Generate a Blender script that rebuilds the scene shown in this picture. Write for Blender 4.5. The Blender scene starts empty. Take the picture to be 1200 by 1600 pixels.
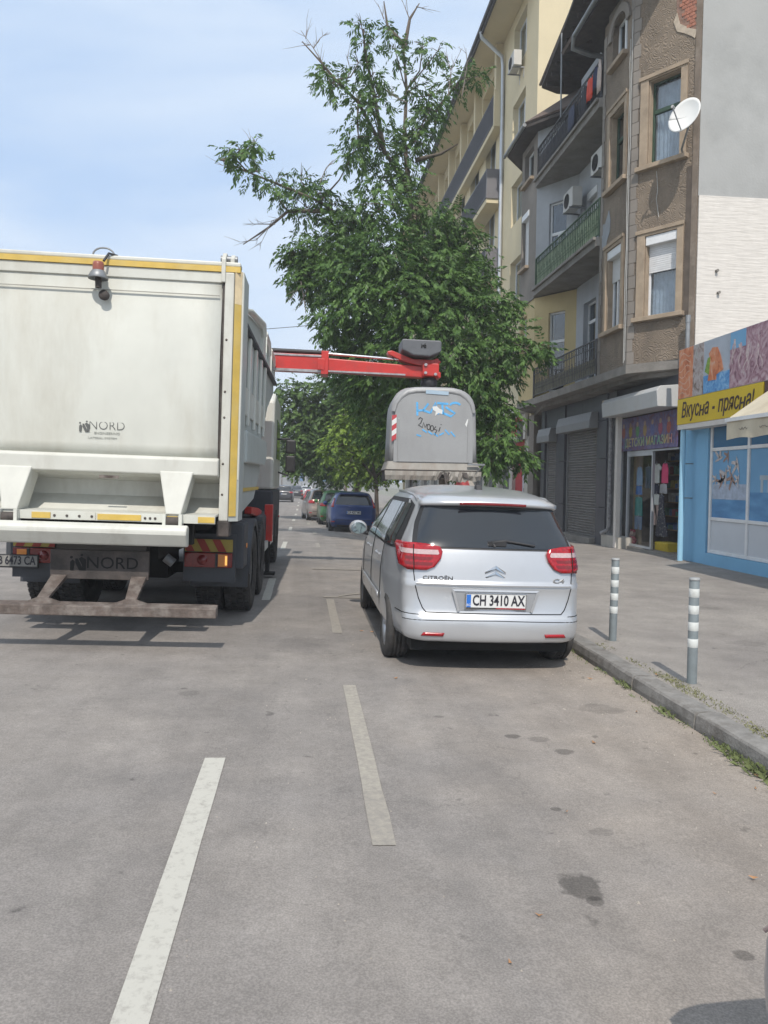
import bpy, math, random
import numpy as np
from mathutils import Vector, Matrix
random.seed(7); rng = np.random.default_rng(7)
R = math.radians
S = bpy.context.scene
COL = S.collection
PI = math.pi
# ------------------------------------------------------------------ camera
cam_d = bpy.data.cameras.new('camera'); cam = bpy.data.objects.new('camera', cam_d); COL.objects.link(cam)
cam_d.sensor_fit = 'VERTICAL'; cam_d.sensor_height = 24.0; cam_d.lens = 18.0
cam_d.clip_start = 0.05; cam_d.clip_end = 3000
yaw, pit, rol = R(5.95), R(-2.3), 0.012
fw = Vector((math.sin(yaw)*math.cos(pit), math.cos(yaw)*math.cos(pit), math.sin(pit)))
rt = Vector((math.cos(yaw), -math.sin(yaw), 0)); up = rt.cross(fw)
r2 = rt*math.cos(rol)+up*math.sin(rol); u2 = up*math.cos(rol)-rt*math.sin(rol)
cm = Matrix((r2, u2, -fw)).transposed().to_4x4(); cm.translation = (0, 0, 1.62)
cam.matrix_world = cm
S.camera = cam
# ------------------------------------------------------------------ sun and sky
SUN_EL, SUN_AZ = R(49), R(4.1)          # light travels towards +Y, a touch to +X
world = bpy.data.worlds.new('World'); S.world = world; world.use_nodes = True
wn = world.node_tree; wn.nodes.clear()
def wnode(t, **k):
    n = wn.nodes.new(t)
    for a, b in k.items(): setattr(n, a, b)
    return n
sky = wnode('ShaderNodeTexSky', sky_type='NISHITA'); sky.sun_disc = False
sky.sun_elevation = SUN_EL; sky.sun_rotation = PI+SUN_AZ
sky.air_density = 1.0; sky.dust_density = 2.0; sky.ozone_density = 1.2; sky.altitude = 550
tc = wnode('ShaderNodeTexCoord'); mp = wnode('ShaderNodeMapping'); mp.inputs['Scale'].default_value = (1.0, 1.0, 2.6)
mp.inputs['Location'].default_value = (3.1, 0.4, 0.3)
nz = wnode('ShaderNodeTexNoise'); nz.inputs['Scale'].default_value = 1.5; nz.inputs['Detail'].default_value = 7; nz.inputs['Roughness'].default_value = 0.52
nz.inputs['Distortion'].default_value = 0.35
rp = wnode('ShaderNodeValToRGB'); rp.color_ramp.elements[0].position = 0.31; rp.color_ramp.elements[1].position = 0.60
rp.color_ramp.elements[0].color = (0.12, 0.12, 0.12, 1); rp.color_ramp.elements[1].color = (1, 1, 1, 1)
mx = wnode('ShaderNodeMix', data_type='RGBA'); mx.inputs[7].default_value = (7.2, 7.9, 8.7, 1)
bg = wnode('ShaderNodeBackground'); bg.inputs['Strength'].default_value = 0.118
out = wnode('ShaderNodeOutputWorld')
L = wn.links.new
L(tc.outputs['Generated'], mp.inputs['Vector']); L(mp.outputs[0], nz.inputs['Vector']); L(nz.outputs['Fac'], rp.inputs[0])
mb0 = wnode('ShaderNodeMix', data_type='RGBA'); mb0.inputs[0].default_value = 0.75; mb0.inputs[7].default_value = (4.4, 6.1, 8.7, 1); L(sky.outputs[0], mb0.inputs[6])
L(rp.outputs[0], mx.inputs[0]); L(mb0.outputs[2], mx.inputs[6]); L(mx.outputs[2], bg.inputs['Color']); L(bg.outputs[0], out.inputs[0])
sd = bpy.data.lights.new('sun', 'SUN'); sun = bpy.data.objects.new('sun', sd); COL.objects.link(sun)
sd.energy = 3.5; sd.angle = R(0.55); sd.color = (1.0, 0.93, 0.84)
dv = Vector((math.sin(SUN_AZ)*math.cos(SUN_EL), math.cos(SUN_AZ)*math.cos(SUN_EL), -math.sin(SUN_EL)))
sun.rotation_euler = dv.to_track_quat('-Z', 'Y').to_euler(); sun.location = (0, -5, 20)
S.view_settings.view_transform = 'Standard'; S.view_settings.look = 'None'
S.view_settings.exposure = 0.10; S.view_settings.gamma = 1.0; S.view_settings.use_curve_mapping = False
S.cycles.max_bounces = 6; S.cycles.diffuse_bounces = 3; S.cycles.glossy_bounces = 3; S.cycles.transparent_max_bounces = 8
S.cycles.use_denoising = True

# ------------------------------------------------------------------ materials
MATS = {}
def mat(name, col, rough=0.8, metal=0.0, var=0.12, scale=3.0, bump=0.0, bscale=40.0, spec=0.5, dirt=None, dirt_amt=0.0, coat=0.0, streak=0.0, emit=None, alpha=None, trans=0.0):
    """principled with noise colour variation, fine bump, optional dirt patches and vertical streaks"""
    if name in MATS: return MATS[name]
    m = bpy.data.materials.new(name); m.use_nodes = True; nt = m.node_tree; N = nt.nodes; Lk = nt.links.new
    b = N['Principled BSDF']; b.inputs['Roughness'].default_value = rough; b.inputs['Metallic'].default_value = metal
    b.inputs['Specular IOR Level'].default_value = spec; b.inputs['Coat Weight'].default_value = coat; b.inputs['Coat Roughness'].default_value = 0.04
    if trans: b.inputs['Transmission Weight'].default_value = trans; b.inputs['IOR'].default_value = 1.1
    g = N.new('ShaderNodeNewGeometry')
    n = N.new('ShaderNodeTexNoise'); n.inputs['Scale'].default_value = scale; n.inputs['Detail'].default_value = 6; n.inputs['Roughness'].default_value = 0.62
    Lk(g.outputs['Position'], n.inputs['Vector'])
    r = N.new('ShaderNodeValToRGB'); r.color_ramp.elements[0].position = 0.3; r.color_ramp.elements[1].position = 0.7
    c0 = tuple(max(0, x*(1-var)) for x in col); c1 = tuple(min(1, x*(1+var)) for x in col)
    r.color_ramp.elements[0].color = (*c0, 1); r.color_ramp.elements[1].color = (*c1, 1)
    Lk(n.outputs['Fac'], r.inputs[0]); last = r.outputs[0]
    if dirt is not None:
        n2 = N.new('ShaderNodeTexNoise'); n2.inputs['Scale'].default_value = scale*0.7; n2.inputs['Detail'].default_value = 9; n2.inputs['Roughness'].default_value = 0.7
        mp = N.new('ShaderNodeMapping'); mp.inputs['Scale'].default_value = (1, 1, 0.25 if streak else 1); mp.inputs['Location'].default_value = (4.2, 7.7, 1.3)
        Lk(g.outputs['Position'], mp.inputs['Vector']); Lk(mp.outputs[0], n2.inputs['Vector'])
        r2_ = N.new('ShaderNodeValToRGB'); r2_.color_ramp.elements[0].position = 0.48; r2_.color_ramp.elements[1].position = 0.72
        r2_.color_ramp.elements[0].color = (0, 0, 0, 1); r2_.color_ramp.elements[1].color = (dirt_amt,)*3+(1,)
        Lk(n2.outputs['Fac'], r2_.inputs[0])
        mx = N.new('ShaderNodeMix'); mx.data_type = 'RGBA'; mx.inputs[7].default_value = (*dirt, 1)
        Lk(r2_.outputs[0], mx.inputs[0]); Lk(last, mx.inputs[6]); last = mx.outputs[2]
    Lk(last, b.inputs['Base Color'])
    if bump:
        n3 = N.new('ShaderNodeTexNoise'); n3.inputs['Scale'].default_value = bscale; n3.inputs['Detail'].default_value = 4
        Lk(g.outputs['Position'], n3.inputs['Vector'])
        bp = N.new('ShaderNodeBump'); bp.inputs['Strength'].default_value = min(1, bump); bp.inputs['Distance'].default_value = 0.01
        Lk(n3.outputs['Fac'], bp.inputs['Height']); Lk(bp.outputs[0], b.inputs['Normal'])
    if emit: b.inputs['Emission Color'].default_value = (*emit, 1); b.inputs['Emission Strength'].default_value = 1
    MATS[name] = m; return m

# ------------------------------------------------------------------ mesh builder
class MB:
    def __init__(s): s.v = []; s.f = []; s.sm = []
    def add(s, vs, fs, M=None, smooth=False):
        o = len(s.v)
        if M is not None: vs = [tuple(M @ Vector(p)) for p in vs]
        s.v += [tuple(p) for p in vs]; s.f += [tuple(i+o for i in f) for f in fs]; s.sm += [smooth]*len(fs); return s
    def box(s, x0, x1, y0, y1, z0, z1, M=None):
        vs = [(x0,y0,z0),(x1,y0,z0),(x1,y1,z0),(x0,y1,z0),(x0,y0,z1),(x1,y0,z1),(x1,y1,z1),(x0,y1,z1)]
        return s.add(vs, [(0,3,2,1),(4,5,6,7),(0,1,5,4),(1,2,6,5),(2,3,7,6),(3,0,4,7)], M)
    def quad(s, pts, M=None): return s.add(pts, [tuple(range(len(pts)))], M)
    def prism(s, poly, a0, a1, axis='x', M=None):
        """polygon extruded along an axis; poly is 2D in the other two axes in order"""
        def P(p, a):
            return (a, p[0], p[1]) if axis == 'x' else (p[0], a, p[1]) if axis == 'y' else (p[0], p[1], a)
        n = len(poly); vs = [P(p, a0) for p in poly]+[P(p, a1) for p in poly]
        area = sum(poly[i][0]*poly[(i+1) % n][1]-poly[(i+1) % n][0]*poly[i][1] for i in range(n))
        fs = [tuple(reversed(range(n))), tuple(range(n, 2*n))]+[(i, (i+1) % n, (i+1) % n+n, i+n) for i in range(n)]
        flip = (area < 0) != (axis == 'y') != (a1 < a0)
        if flip: fs = [tuple(reversed(f)) for f in fs]
        return s.add(vs, fs, M)
    def tube(s, pts, r, n=8, M=None, cap=True, smooth=True):
        pts = [Vector(p) for p in pts]; rs = r if isinstance(r, (list, tuple)) else [r]*len(pts)
        vs = []; fs = []; prev = None
        for i, p in enumerate(pts):
            t = (pts[min(i+1, len(pts)-1)]-pts[max(i-1, 0)]).normalized()
            if prev is None:
                a = Vector((0, 0, 1)) if abs(t.z) < 0.9 else Vector((1, 0, 0)); u = t.cross(a).normalized()
            else: u = (prev-t*prev.dot(t)).normalized()
            prev = u; w = t.cross(u)
            for k in range(n):
                an = 2*PI*k/n; vs.append(tuple(p+(u*math.cos(an)+w*math.sin(an))*rs[i]))
        for i in range(len(pts)-1):
            for k in range(n): fs.append((i*n+k, i*n+(k+1) % n, (i+1)*n+(k+1) % n, (i+1)*n+k))
        s.add(vs, fs, M, smooth)
        if cap:
            m = len(pts)-1
            s.add(vs, [tuple(reversed(range(n))), tuple(range(m*n, m*n+n))], M)
        return s
    def lathe(s, prof, n=24, c=(0,0,0), axis='z', M=None, smooth=True):
        """profile of (r, h) turned round an axis through c"""
        vs = []; fs = []
        for r_, h in prof:
            for k in range(n):
                a = 2*PI*k/n; x, y = r_*math.cos(a), r_*math.sin(a)
                p = (x, y, h) if axis == 'z' else (h, x, y) if axis == 'x' else (y, h, x)
                vs.append((p[0]+c[0], p[1]+c[1], p[2]+c[2]))
        for i in range(len(prof)-1):
            for k in range(n): fs.append((i*n+k, i*n+(k+1) % n, (i+1)*n+(k+1) % n, (i+1)*n+k))
        return s.add(vs, fs, M, smooth)
    def grid(s, P, smooth=True, M=None):
        """P: rows of points"""
        nr, nc = len(P), len(P[0]); vs = [tuple(q) for row in P for q in row]
        fs = [(i*nc+j, i*nc+j+1, (i+1)*nc+j+1, (i+1)*nc+j) for i in range(nr-1) for j in range(nc-1)]
        return s.add(vs, fs, M, smooth)
ORG = {}
def newobj(name, mesh, parent=None):
    o = bpy.data.objects.new(name, mesh); COL.objects.link(o)
    if parent is not None: o.parent = parent
    return o
def build(mb, name, m, parent=None, bevel=0.0, smooth_all=None, solid=0.0, kind=None, label=None, merge=False):
    me = bpy.data.meshes.new(name)
    off = ORG.get(parent.name, (0, 0, 0)) if parent is not None else (0, 0, 0)
    v = mb.v if off == (0, 0, 0) else [(a-off[0], b-off[1], c-off[2]) for a, b, c in mb.v]
    me.from_pydata(v, [], mb.f); me.polygons.foreach_set('use_smooth', mb.sm if smooth_all is None else [smooth_all]*len(mb.f))
    for mm in (m if isinstance(m, (list, tuple)) else [m]): me.materials.append(mm)
    me.update()
    o = newobj(name, me, parent)
    if parent is not None and parent.name in ORG: ORG[o.name] = off
    if solid: md = o.modifiers.new('s', 'SOLIDIFY'); md.thickness = solid; md.offset = 0
    if bevel:
        md = o.modifiers.new('b', 'BEVEL'); md.width = bevel; md.segments = 2; md.limit_method = 'ANGLE'; md.angle_limit = R(35)
    if kind: o['kind'] = kind
    if label: o['label'] = label
    return o
def tag(o, label, cat, group=None, kind=None):
    o['label'] = label; o['category'] = cat
    if group: o['group'] = group
    if kind: o['kind'] = kind
    return o
def thing(name, label, cat, loc=(0,0,0), rz=0.0, group=None, world_coords=False, rot=None):
    """Empty at the thing's base; with world_coords its parts are written in world coordinates"""
    o = bpy.data.objects.new(name, None); COL.objects.link(o); o.location = loc
    o.rotation_euler = rot if rot else (0, 0, rz); o.empty_display_size = 0.2
    tag(o, label, cat, group)
    if world_coords: ORG[o.name] = tuple(loc)
    return o
def struct(name, loc=(0,0,0)):
    o = bpy.data.objects.new(name, None); COL.objects.link(o); o.location = loc; o['kind'] = 'structure'; ORG[o.name] = tuple(loc); return o
def copy_tree(o, parent=None):
    c = o.copy(); COL.objects.link(c)
    if parent is not None: c.parent = parent
    for ch in list(o.children): copy_tree(ch, c)
    return c
def wallM(a, b):
    """wall frame: x along a to b, y outwards (to the right of a to b), z up"""
    d = Vector((b[0]-a[0], b[1]-a[1], 0)).normalized(); n = Vector((d.y, -d.x, 0))
    M = Matrix(((d.x, n.x, 0, a[0]), (d.y, n.y, 0, a[1]), (0, 0, 1, 0), (0, 0, 0, 1))); return M
def wall(mb, a, b, z0, z1, holes=(), th=0.3):
    """flat wall with rectangular openings (s0, s1, z0, z1); its outer face runs through a and b"""
    M = wallM(a, b); Ln = math.hypot(b[0]-a[0], b[1]-a[1])
    xs = sorted({0, Ln, *[h[0] for h in holes], *[h[1] for h in holes]}); zs = sorted({z0, z1, *[h[2] for h in holes], *[h[3] for h in holes]})
    for i in range(len(xs)-1):
        for k in range(len(zs)-1):
            cx, cz = (xs[i]+xs[i+1])/2, (zs[k]+zs[k+1])/2
            if not any(h[0] < cx < h[1] and h[2] < cz < h[3] for h in holes): mb.box(xs[i], xs[i+1], -th, 0, zs[k], zs[k+1], M)
    return M
FONT_CACHE = {}
def text_mb(txt, size, depth=0.004, M=None, shear=0.0, sx=1.0, align='CENTER', bold=0.0):
    cu = bpy.data.curves.new('t', 'FONT'); cu.body = txt; cu.size = size; cu.extrude = depth/2; cu.align_x = align; cu.align_y = 'CENTER'
    cu.shear = shear; cu.offset = bold; cu.resolution_u = 3
    o = bpy.data.objects.new('t', cu); COL.objects.link(o)
    dg = bpy.context.evaluated_depsgraph_get(); dg.update()
    me = bpy.data.meshes.new_from_object(o.evaluated_get(dg))
    mb = MB(); mb.add([(v.co.x*sx, v.co.y, v.co.z) for v in me.vertices], [tuple(p.vertices) for p in me.polygons], M)
    bpy.data.objects.remove(o); bpy.data.meshes.remove(me); return mb
def faceM(origin, xdir, updir=(0,0,1)):
    """frame for text: x along xdir, y along updir, z out"""
    x = Vector(xdir).normalized(); z = x.cross(Vector(updir)).normalized(); y = z.cross(x)
    M = Matrix((x, y, z)).transposed().to_4x4(); M.translation = Vector(origin); return M
# ------------------------------------------------------------------ ground, road, pavement
def drop(y): return 0.0 if y < 16 else max(-0.55, -0.016*(y-16))
def road_z(x, y=0): return (-0.025*x if x > -5 else 0.125+0.025*(x+5)) + drop(y)
def asphalt(name, base, dusty, speck=1.0, stains=(), track=False):
    m = bpy.data.materials.new(name); m.use_nodes = True; nt = m.node_tree; N = nt.nodes; Lk = nt.links.new
    b = N['Principled BSDF']; b.inputs['Roughness'].default_value = 0.88; b.inputs['Specular IOR Level'].default_value = 0.3
    g = N.new('ShaderNodeNewGeometry')
    def noise(sc, det, ro, loc=(0,0,0), scl=(1,1,1)):
        mp = N.new('ShaderNodeMapping'); mp.inputs['Location'].default_value = loc; mp.inputs['Scale'].default_value = scl
        n = N.new('ShaderNodeTexNoise'); n.inputs['Scale'].default_value = sc; n.inputs['Detail'].default_value = det; n.inputs['Roughness'].default_value = ro
        Lk(g.outputs['Position'], mp.inputs[0]); Lk(mp.outputs[0], n.inputs['Vector']); return n.outputs['Fac']
    def ramp(f, a, b_, c0=(0,0,0), c1=(1,1,1)):
        r = N.new('ShaderNodeValToRGB'); r.color_ramp.elements[0].position = a; r.color_ramp.elements[1].position = b_
        r.color_ramp.elements[0].color = (*c0, 1); r.color_ramp.elements[1].color = (*c1, 1); Lk(f, r.inputs[0]); return r.outputs[0]
    def mix(f, a, b_, mode='MIX'):
        x = N.new('ShaderNodeMix'); x.data_type = 'RGBA'; x.blend_type = mode
        if isinstance(f, float): x.inputs[0].default_value = f
        else: Lk(f, x.inputs[0])
        for k, v in ((6, a), (7, b_)):
            if isinstance(v, tuple): x.inputs[k].default_value = (*v, 1)
            else: Lk(v, x.inputs[k])
        return x.outputs[2]
    def math_(op, a, b_):
        x = N.new('ShaderNodeMath'); x.operation = op
        for k, v in enumerate((a, b_)):
            if isinstance(v, (int, float)): x.inputs[k].default_value = v
            else: Lk(v, x.inputs[k])
        return x.outputs[0]
    c = mix(ramp(noise(0.55, 7, 0.6), 0.36, 0.66), base, dusty)
    c = mix(ramp(noise(2.2, 6, 0.65, (3, 1, 0)), 0.35, 0.7, (0.82,)*3, (1.14,)*3), c, c) if False else c
    if track:   # pale dust gathers towards the gutter
        sx_ = N.new('ShaderNodeSeparateXYZ'); Lk(g.outputs['Position'], sx_.inputs[0])
        gx = math_('MULTIPLY_ADD', sx_.outputs[0], 0.42); gx.node.inputs[2].default_value = -.25
        dd = math_('MULTIPLY', math_('MINIMUM', math_('MAXIMUM', math_('ADD', gx, math_('SUBTRACT', noise(1.1, 4, .6, (4, 4, 0)), .5)), 0.0), 1.0), 0.72)
        c = mix(dd, c, (0.335, 0.283, 0.232))
    mul = ramp(noise(2.6, 6, 0.68, (3, 1, 0)), 0.3, 0.72, (0.83,)*3, (1.13,)*3); c = mix(1.0, c, mul, 'MULTIPLY')
    sp = ramp(noise(120, 2, 0.6), 0.38, 0.64, (0.66,)*3, (1.36,)*3); c = mix(0.45*speck, c, sp, 'MULTIPLY')
    sp2 = ramp(noise(26, 4, 0.75, (9, 2, 0)), 0.3, 0.75, (0.86,)*3, (1.12,)*3); c = mix(0.8, c, sp2, 'MULTIPLY')
    if track:   # long streaks of wear along the driving direction
        tr = ramp(noise(1.0, 5, 0.6, (1.7, 0, 0), (2.4, 0.06, 1)), 0.35, 0.68, (0.88,)*3, (1.08,)*3); c = mix(0.9, c, tr, 'MULTIPLY')
    spots = ramp(noise(7.5, 3, 0.5, (5.5, 8.1, 0)), 0.70, 0.77, (1,)*3, (0.55,)*3); c = mix(0.9, c, spots, 'MULTIPLY')
    # fine cracks
    vo = N.new('ShaderNodeTexVoronoi'); vo.feature = 'DISTANCE_TO_EDGE'; vo.inputs['Scale'].default_value = 0.42
    mpp = N.new('ShaderNodeMapping'); Lk(g.outputs['Position'], mpp.inputs[0])
    nn = N.new('ShaderNodeTexNoise'); nn.inputs['Scale'].default_value = 1.6; nn.inputs['Detail'].default_value = 5; Lk(g.outputs['Position'], nn.inputs['Vector'])
    ad = N.new('ShaderNodeVectorMath'); ad.operation = 'ADD'; Lk(mpp.outputs[0], ad.inputs[0]); Lk(nn.outputs['Color'], ad.inputs[1]); Lk(ad.outputs[0], vo.inputs['Vector'])
    ck = ramp(vo.outputs['Distance'], 0.0, 0.004, (0.72,)*3, (1,)*3); gate = ramp(noise(0.3, 2, 0.5, (11, 3, 0)), 0.5, 0.6)
    c = mix(1.0, c, mix(gate, (1.0, 1.0, 1.0), ck), 'MULTIPLY')
    wob = noise(9, 4, 0.6, (2, 2, 0))
    for (sx, sy, sr, dk, el) in stains:
        mp = N.new('ShaderNodeMapping'); mp.inputs['Location'].default_value = (-sx/sr, -sy/(sr*el), 0); mp.inputs['Scale'].default_value = (1/sr, 1/(sr*el), 0)
        Lk(g.outputs['Position'], mp.inputs[0])
        ln = N.new('ShaderNodeVectorMath'); ln.operation = 'LENGTH'; Lk(mp.outputs[0], ln.inputs[0])
        d = math_('ADD', ln.outputs['Value'], math_('MULTIPLY', math_('SUBTRACT', wob, 0.5), 1.6))
        c = mix(1.0, c, ramp(d, 0.8, 1.02, (dk,)*3, (1,)*3), 'MULTIPLY')
    Lk(c, b.inputs['Base Color'])
    bp = N.new('ShaderNodeBump'); bp.inputs['Strength'].default_value = 0.55; bp.inputs['Distance'].default_value = 0.006
    Lk(noise(95, 5, 0.7), bp.inputs['Height']); Lk(bp.outputs[0], b.inputs['Normal'])
    MATS[name] = m; return m
STAINS = [(1.13, 2.98, 0.10, 0.52, 1.0), (1.155, 2.86, 0.035, 0.62, 1.0), (2.2, 5.45, 0.17, 0.80, 0.9), (1.36, 4.84, 0.06, 0.55, 0.7), (1.52, 4.78, 0.09, 0.72, 0.6),
          (1.62, 4.55, 0.07, 0.6, 0.7), (1.4, 3.46, 0.07, 0.78, 0.7), (1.56, 2.5, 0.04, 0.6, 1.0), (1.28, 3.72, 0.03, 0.6, 0.8), (1.9, 2.15, 0.16, 0.72, 0.8), (0.95, 5.25, 0.04, 0.7, 0.7),
          (-0.85, 5.8, 0.09, 0.82, 0.8), (0.0, 7.5, 0.3, 0.88, 1.6)]
A_road = asphalt('road_asphalt', (0.222, 0.206, 0.194), (0.292, 0.266, 0.242), stains=STAINS, track=True)
A_pave = asphalt('pavement_asphalt', (0.235, 0.215, 0.198), (0.315, 0.290, 0.262), speck=1.4, stains=[(4.4, 7.2, 0.25, 0.85, 0.6), (5.1, 9.3, 0.3, 0.85, 0.5)])
M_stone = mat('kerb_granite', (0.225, 0.215, 0.20), 0.85, var=0.22, scale=9, bump=0.6, bscale=60, dirt=(0.10, 0.085, 0.07), dirt_amt=0.75)
def sheet(name, xs, ys, zf, m, parent=None):
    mb = MB(); mb.grid([[(x, y, zf(x, y)) for x in xs] for y in ys], True); mb.f = [tuple(reversed(f)) for f in mb.f]
    o = build(mb, name, m, parent); return o
g_mb = MB(); g_mb.quad([(-1500, -1500, -0.9), (1500, -1500, -0.9), (1500, 1500, -0.9), (-1500, 1500, -0.9)])
gr = build(g_mb, 'ground', mat('dry_ground', (0.2, 0.2, 0.15), 0.95, var=0.2, scale=0.2)); gr['kind'] = 'structure'
YS = [-14+i*2.0 for i in range(110)]
rd = sheet('road', [-15, -13, -11, -9, -7, -5, -3, -1, 0, 1, 2, 2.69], YS, road_z, A_road); rd['kind'] = 'structure'
pv = sheet('pavement', [2.86, 4.5, 6.5, 8.3, 12], YS, lambda x, y: 0.04+0.002*(x-2.8)+drop(y), A_pave); pv['kind'] = 'structure'
lp = sheet('far_pavement', [-24, -20, -15.17], YS, lambda x, y: 0.02+drop(y), A_pave); lp['kind'] = 'structure'
# kerb: single granite stones
kerb = struct('kerb', (2.69, 0, 0))
def stone_mesh(seed, Ln):
    rr = random.Random(seed); mb = MB(); n = 4
    P = []
    for i in range(n+1):
        y = Ln*i/n; j = lambda a: rr.uniform(-a, a)
        P.append([(0.006+j(.004), y, -0.14), (0.0+j(.005), y, -0.03+j(.006)), (0.010+j(.004), y, 0.032+j(.004)), (0.024+j(.003), y, 0.046+j(.003)), (0.09, y, 0.050+j(.003)), (0.172+j(.003), y, 0.047+j(.003)), (0.176, y, -0.05)])
    mb.grid(P, False)
    vs0 = [P[0][k] for k in range(7)]; mb.add(vs0, [tuple(reversed(range(7)))]); mb.add(P[n], [tuple(range(7))])
    me = bpy.data.meshes.new('kerb_stone'); me.from_pydata(mb.v, [], [tuple(reversed(f)) for f in mb.f]); me.materials.append(M_stone); me.update(); return me
smesh = [stone_mesh(s, 0.985) for s in range(6)]
y = -8.0; k = 0
while y < 60:
    o = newobj('kerb_stone', smesh[k % 6] if k % 2 else smesh[(k*5) % 6], kerb); o.location = (random.uniform(-.006, .006), y, drop(y)+random.uniform(-.006, .006))
    o.rotation_euler = (random.uniform(-.004, .004)-(0.016 if y > 16 else 0), 0, random.uniform(-.006, .006)); y += 1.0; k += 1
fk = MB()
for yy in range(30): fk.box(-15.17, -15.0, 60+yy*5-74, 60+yy*5-69.02, -0.3+drop(60+yy*5-74), 0.03+drop(60+yy*5-69))
fko = build(fk, 'far_kerb', M_stone); fko['kind'] = 'structure'
fk2 = MB()
for yy in range(26): fk2.box(2.69, 2.86, 60+yy*5, 64.98+yy*5, -1.0, 0.05+drop(64))
fko = build(fk2, 'distant_kerb', M_stone); fko['kind'] = 'structure'
# painted markings, worn through to the asphalt
def paint(name, col, thr):
    m = bpy.data.materials.new(name); m.use_nodes = True; nt = m.node_tree; N = nt.nodes; Lk = nt.links.new
    b = N['Principled BSDF']; b.inputs['Roughness'].default_value = 0.8
    g = N.new('ShaderNodeNewGeometry'); n = N.new('ShaderNodeTexNoise'); n.inputs['Scale'].default_value = 22; n.inputs['Detail'].default_value = 8; n.inputs['Roughness'].default_value = 0.8
    Lk(g.outputs['Position'], n.inputs['Vector'])
    r = N.new('ShaderNodeValToRGB'); r.color_ramp.elements[0].position = thr-0.10; r.color_ramp.elements[1].position = thr+0.16
    r.color_ramp.elements[0].color = (0.25, 0.23, 0.205, 1); r.color_ramp.elements[1].color = (*col, 1)
    Lk(n.outputs['Fac'], r.inputs[0]); Lk(r.outputs[0], b.inputs['Base Color']); MATS[name] = m; return m
P_white = paint('lane_paint', (0.47, 0.455, 0.405), 0.34); P_cream = paint('bay_paint', (0.37, 0.34, 0.285), 0.47); P_worn = paint('worn_paint', (0.345, 0.315, 0.265), 0.5)
marks = struct('road_markings', (0, 0, 0))
def dash(name, x, y0, y1, w, m, skew=0.0):
    mb = MB(); n = max(2, int((y1-y0)/0.5)); P = []
    for i in range(n+1):
        yy = y0+(y1-y0)*i/n; xx = x+skew*(yy-y0)
        j0, j1 = random.uniform(-.004, .004), random.uniform(-.004, .004)
        P.append([(xx-w/2+j0, yy, road_z(xx-w/2, yy)+.004), (xx+w/2+j1, yy, road_z(xx+w/2, yy)+.004)])
    mb.grid(P, False); mb.f = [tuple(reversed(f)) for f in mb.f]; return build(mb, name, m, marks)
for (a, b_) in [(1.4, 4.44), (10.3, 12.6), (18.4, 21.1), (27.4, 30.2), (36.5, 39.4), (46, 49), (55, 58), (64, 67), (73, 76)]: dash('lane_dash', -0.5, a, b_, 0.115 if a < 30 else 0.14, P_white)
dash('bay_line', 0.37, 3.95, 6.05, 0.10, P_cream); dash('bay_line', 0.372, 3.35, 3.95, 0.105, P_worn); dash('bay_line', 0.365, 8.15, 10.5, 0.10, P_worn)
dash('bay_line', 0.365, 25.5, 27, 0.12, P_worn); dash('bay_line', 0.365, 19.3, 21, 0.10, P_worn); dash('bay_line', 0.2, 33, 35, 0.12, P_cream); dash('bay_line', 0.2, 41, 43, 0.12, P_cream)
def cross_bar(y, x0, x1, sk=0.0):
    mb = MB(); n = 4; P = [[(x0+(x1-x0)*i/n, y+sk*i/n, road_z(x0+(x1-x0)*i/n, y)+.0085), (x0+(x1-x0)*i/n, y+.09+sk*i/n, road_z(x0+(x1-x0)*i/n, y)+.0085)] for i in range(n+1)]
    mb.grid(P, False); build(mb, 'bay_line', P_worn, marks)
cross_bar(10.62, 0.28, 1.1); cross_bar(10.75, 0.5, 1.1, .55); cross_bar(14.0, 0.15, 1.2); cross_bar(23.4, 0.35, 1.5)
# weeds at the kerb
def blades(name, spots, m, label=None):
    mb = MB()
    for (x, y, z, r, n, h) in spots:
        for _ in range(int(n*.6)):
            a = random.uniform(0, 2*PI); q = r*math.sqrt(random.random()); px, py = x+q*math.cos(a)*(0.45), y+q*math.sin(a)*1.5
            hh = h*random.uniform(.25, 1.0); t = random.uniform(0, 2*PI); w = random.uniform(.0015, .004); ln = random.uniform(.2, 1.0)*hh
            dx, dy = math.cos(t), math.sin(t)
            mb.add([(px-dy*w, py+dx*w, z), (px+dy*w, py-dx*w, z), (px+dx*ln+dy*w*.8, py+dy*ln-dx*w*.8, z+hh*.8), (px+dx*ln*1.6, py+dy*ln*1.6, z+hh*.75)], [(0, 1, 2, 3)])
    o = build(mb, name, m, kind='stuff'); tag(o, label, 'weeds', kind='stuff'); return o
gm = mat('weed_green', (0.13, 0.16, 0.06), 0.8, var=0.35, scale=12); gm2 = mat('moss_green', (0.17, 0.17, 0.075), 0.9, var=0.35, scale=14)
ws = []
for (yy, n, r, h) in [(7.35, 60, .16, .05), (7.0, 40, .12, .035), (6.55, 40, .1, .04), (6.1, 90, .1, .07), (5.75, 30, .1, .03), (5.35, 80, .1, .06), (5.1, 20, .1, .03), (4.95, 10, .1, .03),
                      (4.66, 70, .1, .05), (4.52, 90, .1, .06), (4.3, 160, .15, .075), (4.12, 120, .12, .07), (3.95, 90, .2, .07), (3.75, 80, .15, .08), (8.4, 60, .3, .05), (9.6, 60, .4, .05), (11.5, 60, .6, .05)]:
    ws.append((2.655+random.uniform(-.03, .02), yy, -0.068, r, n, h))
blades('weeds', ws, gm, 'green weeds sprouting in the gutter along the foot of the stone kerb')
ms = []
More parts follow.
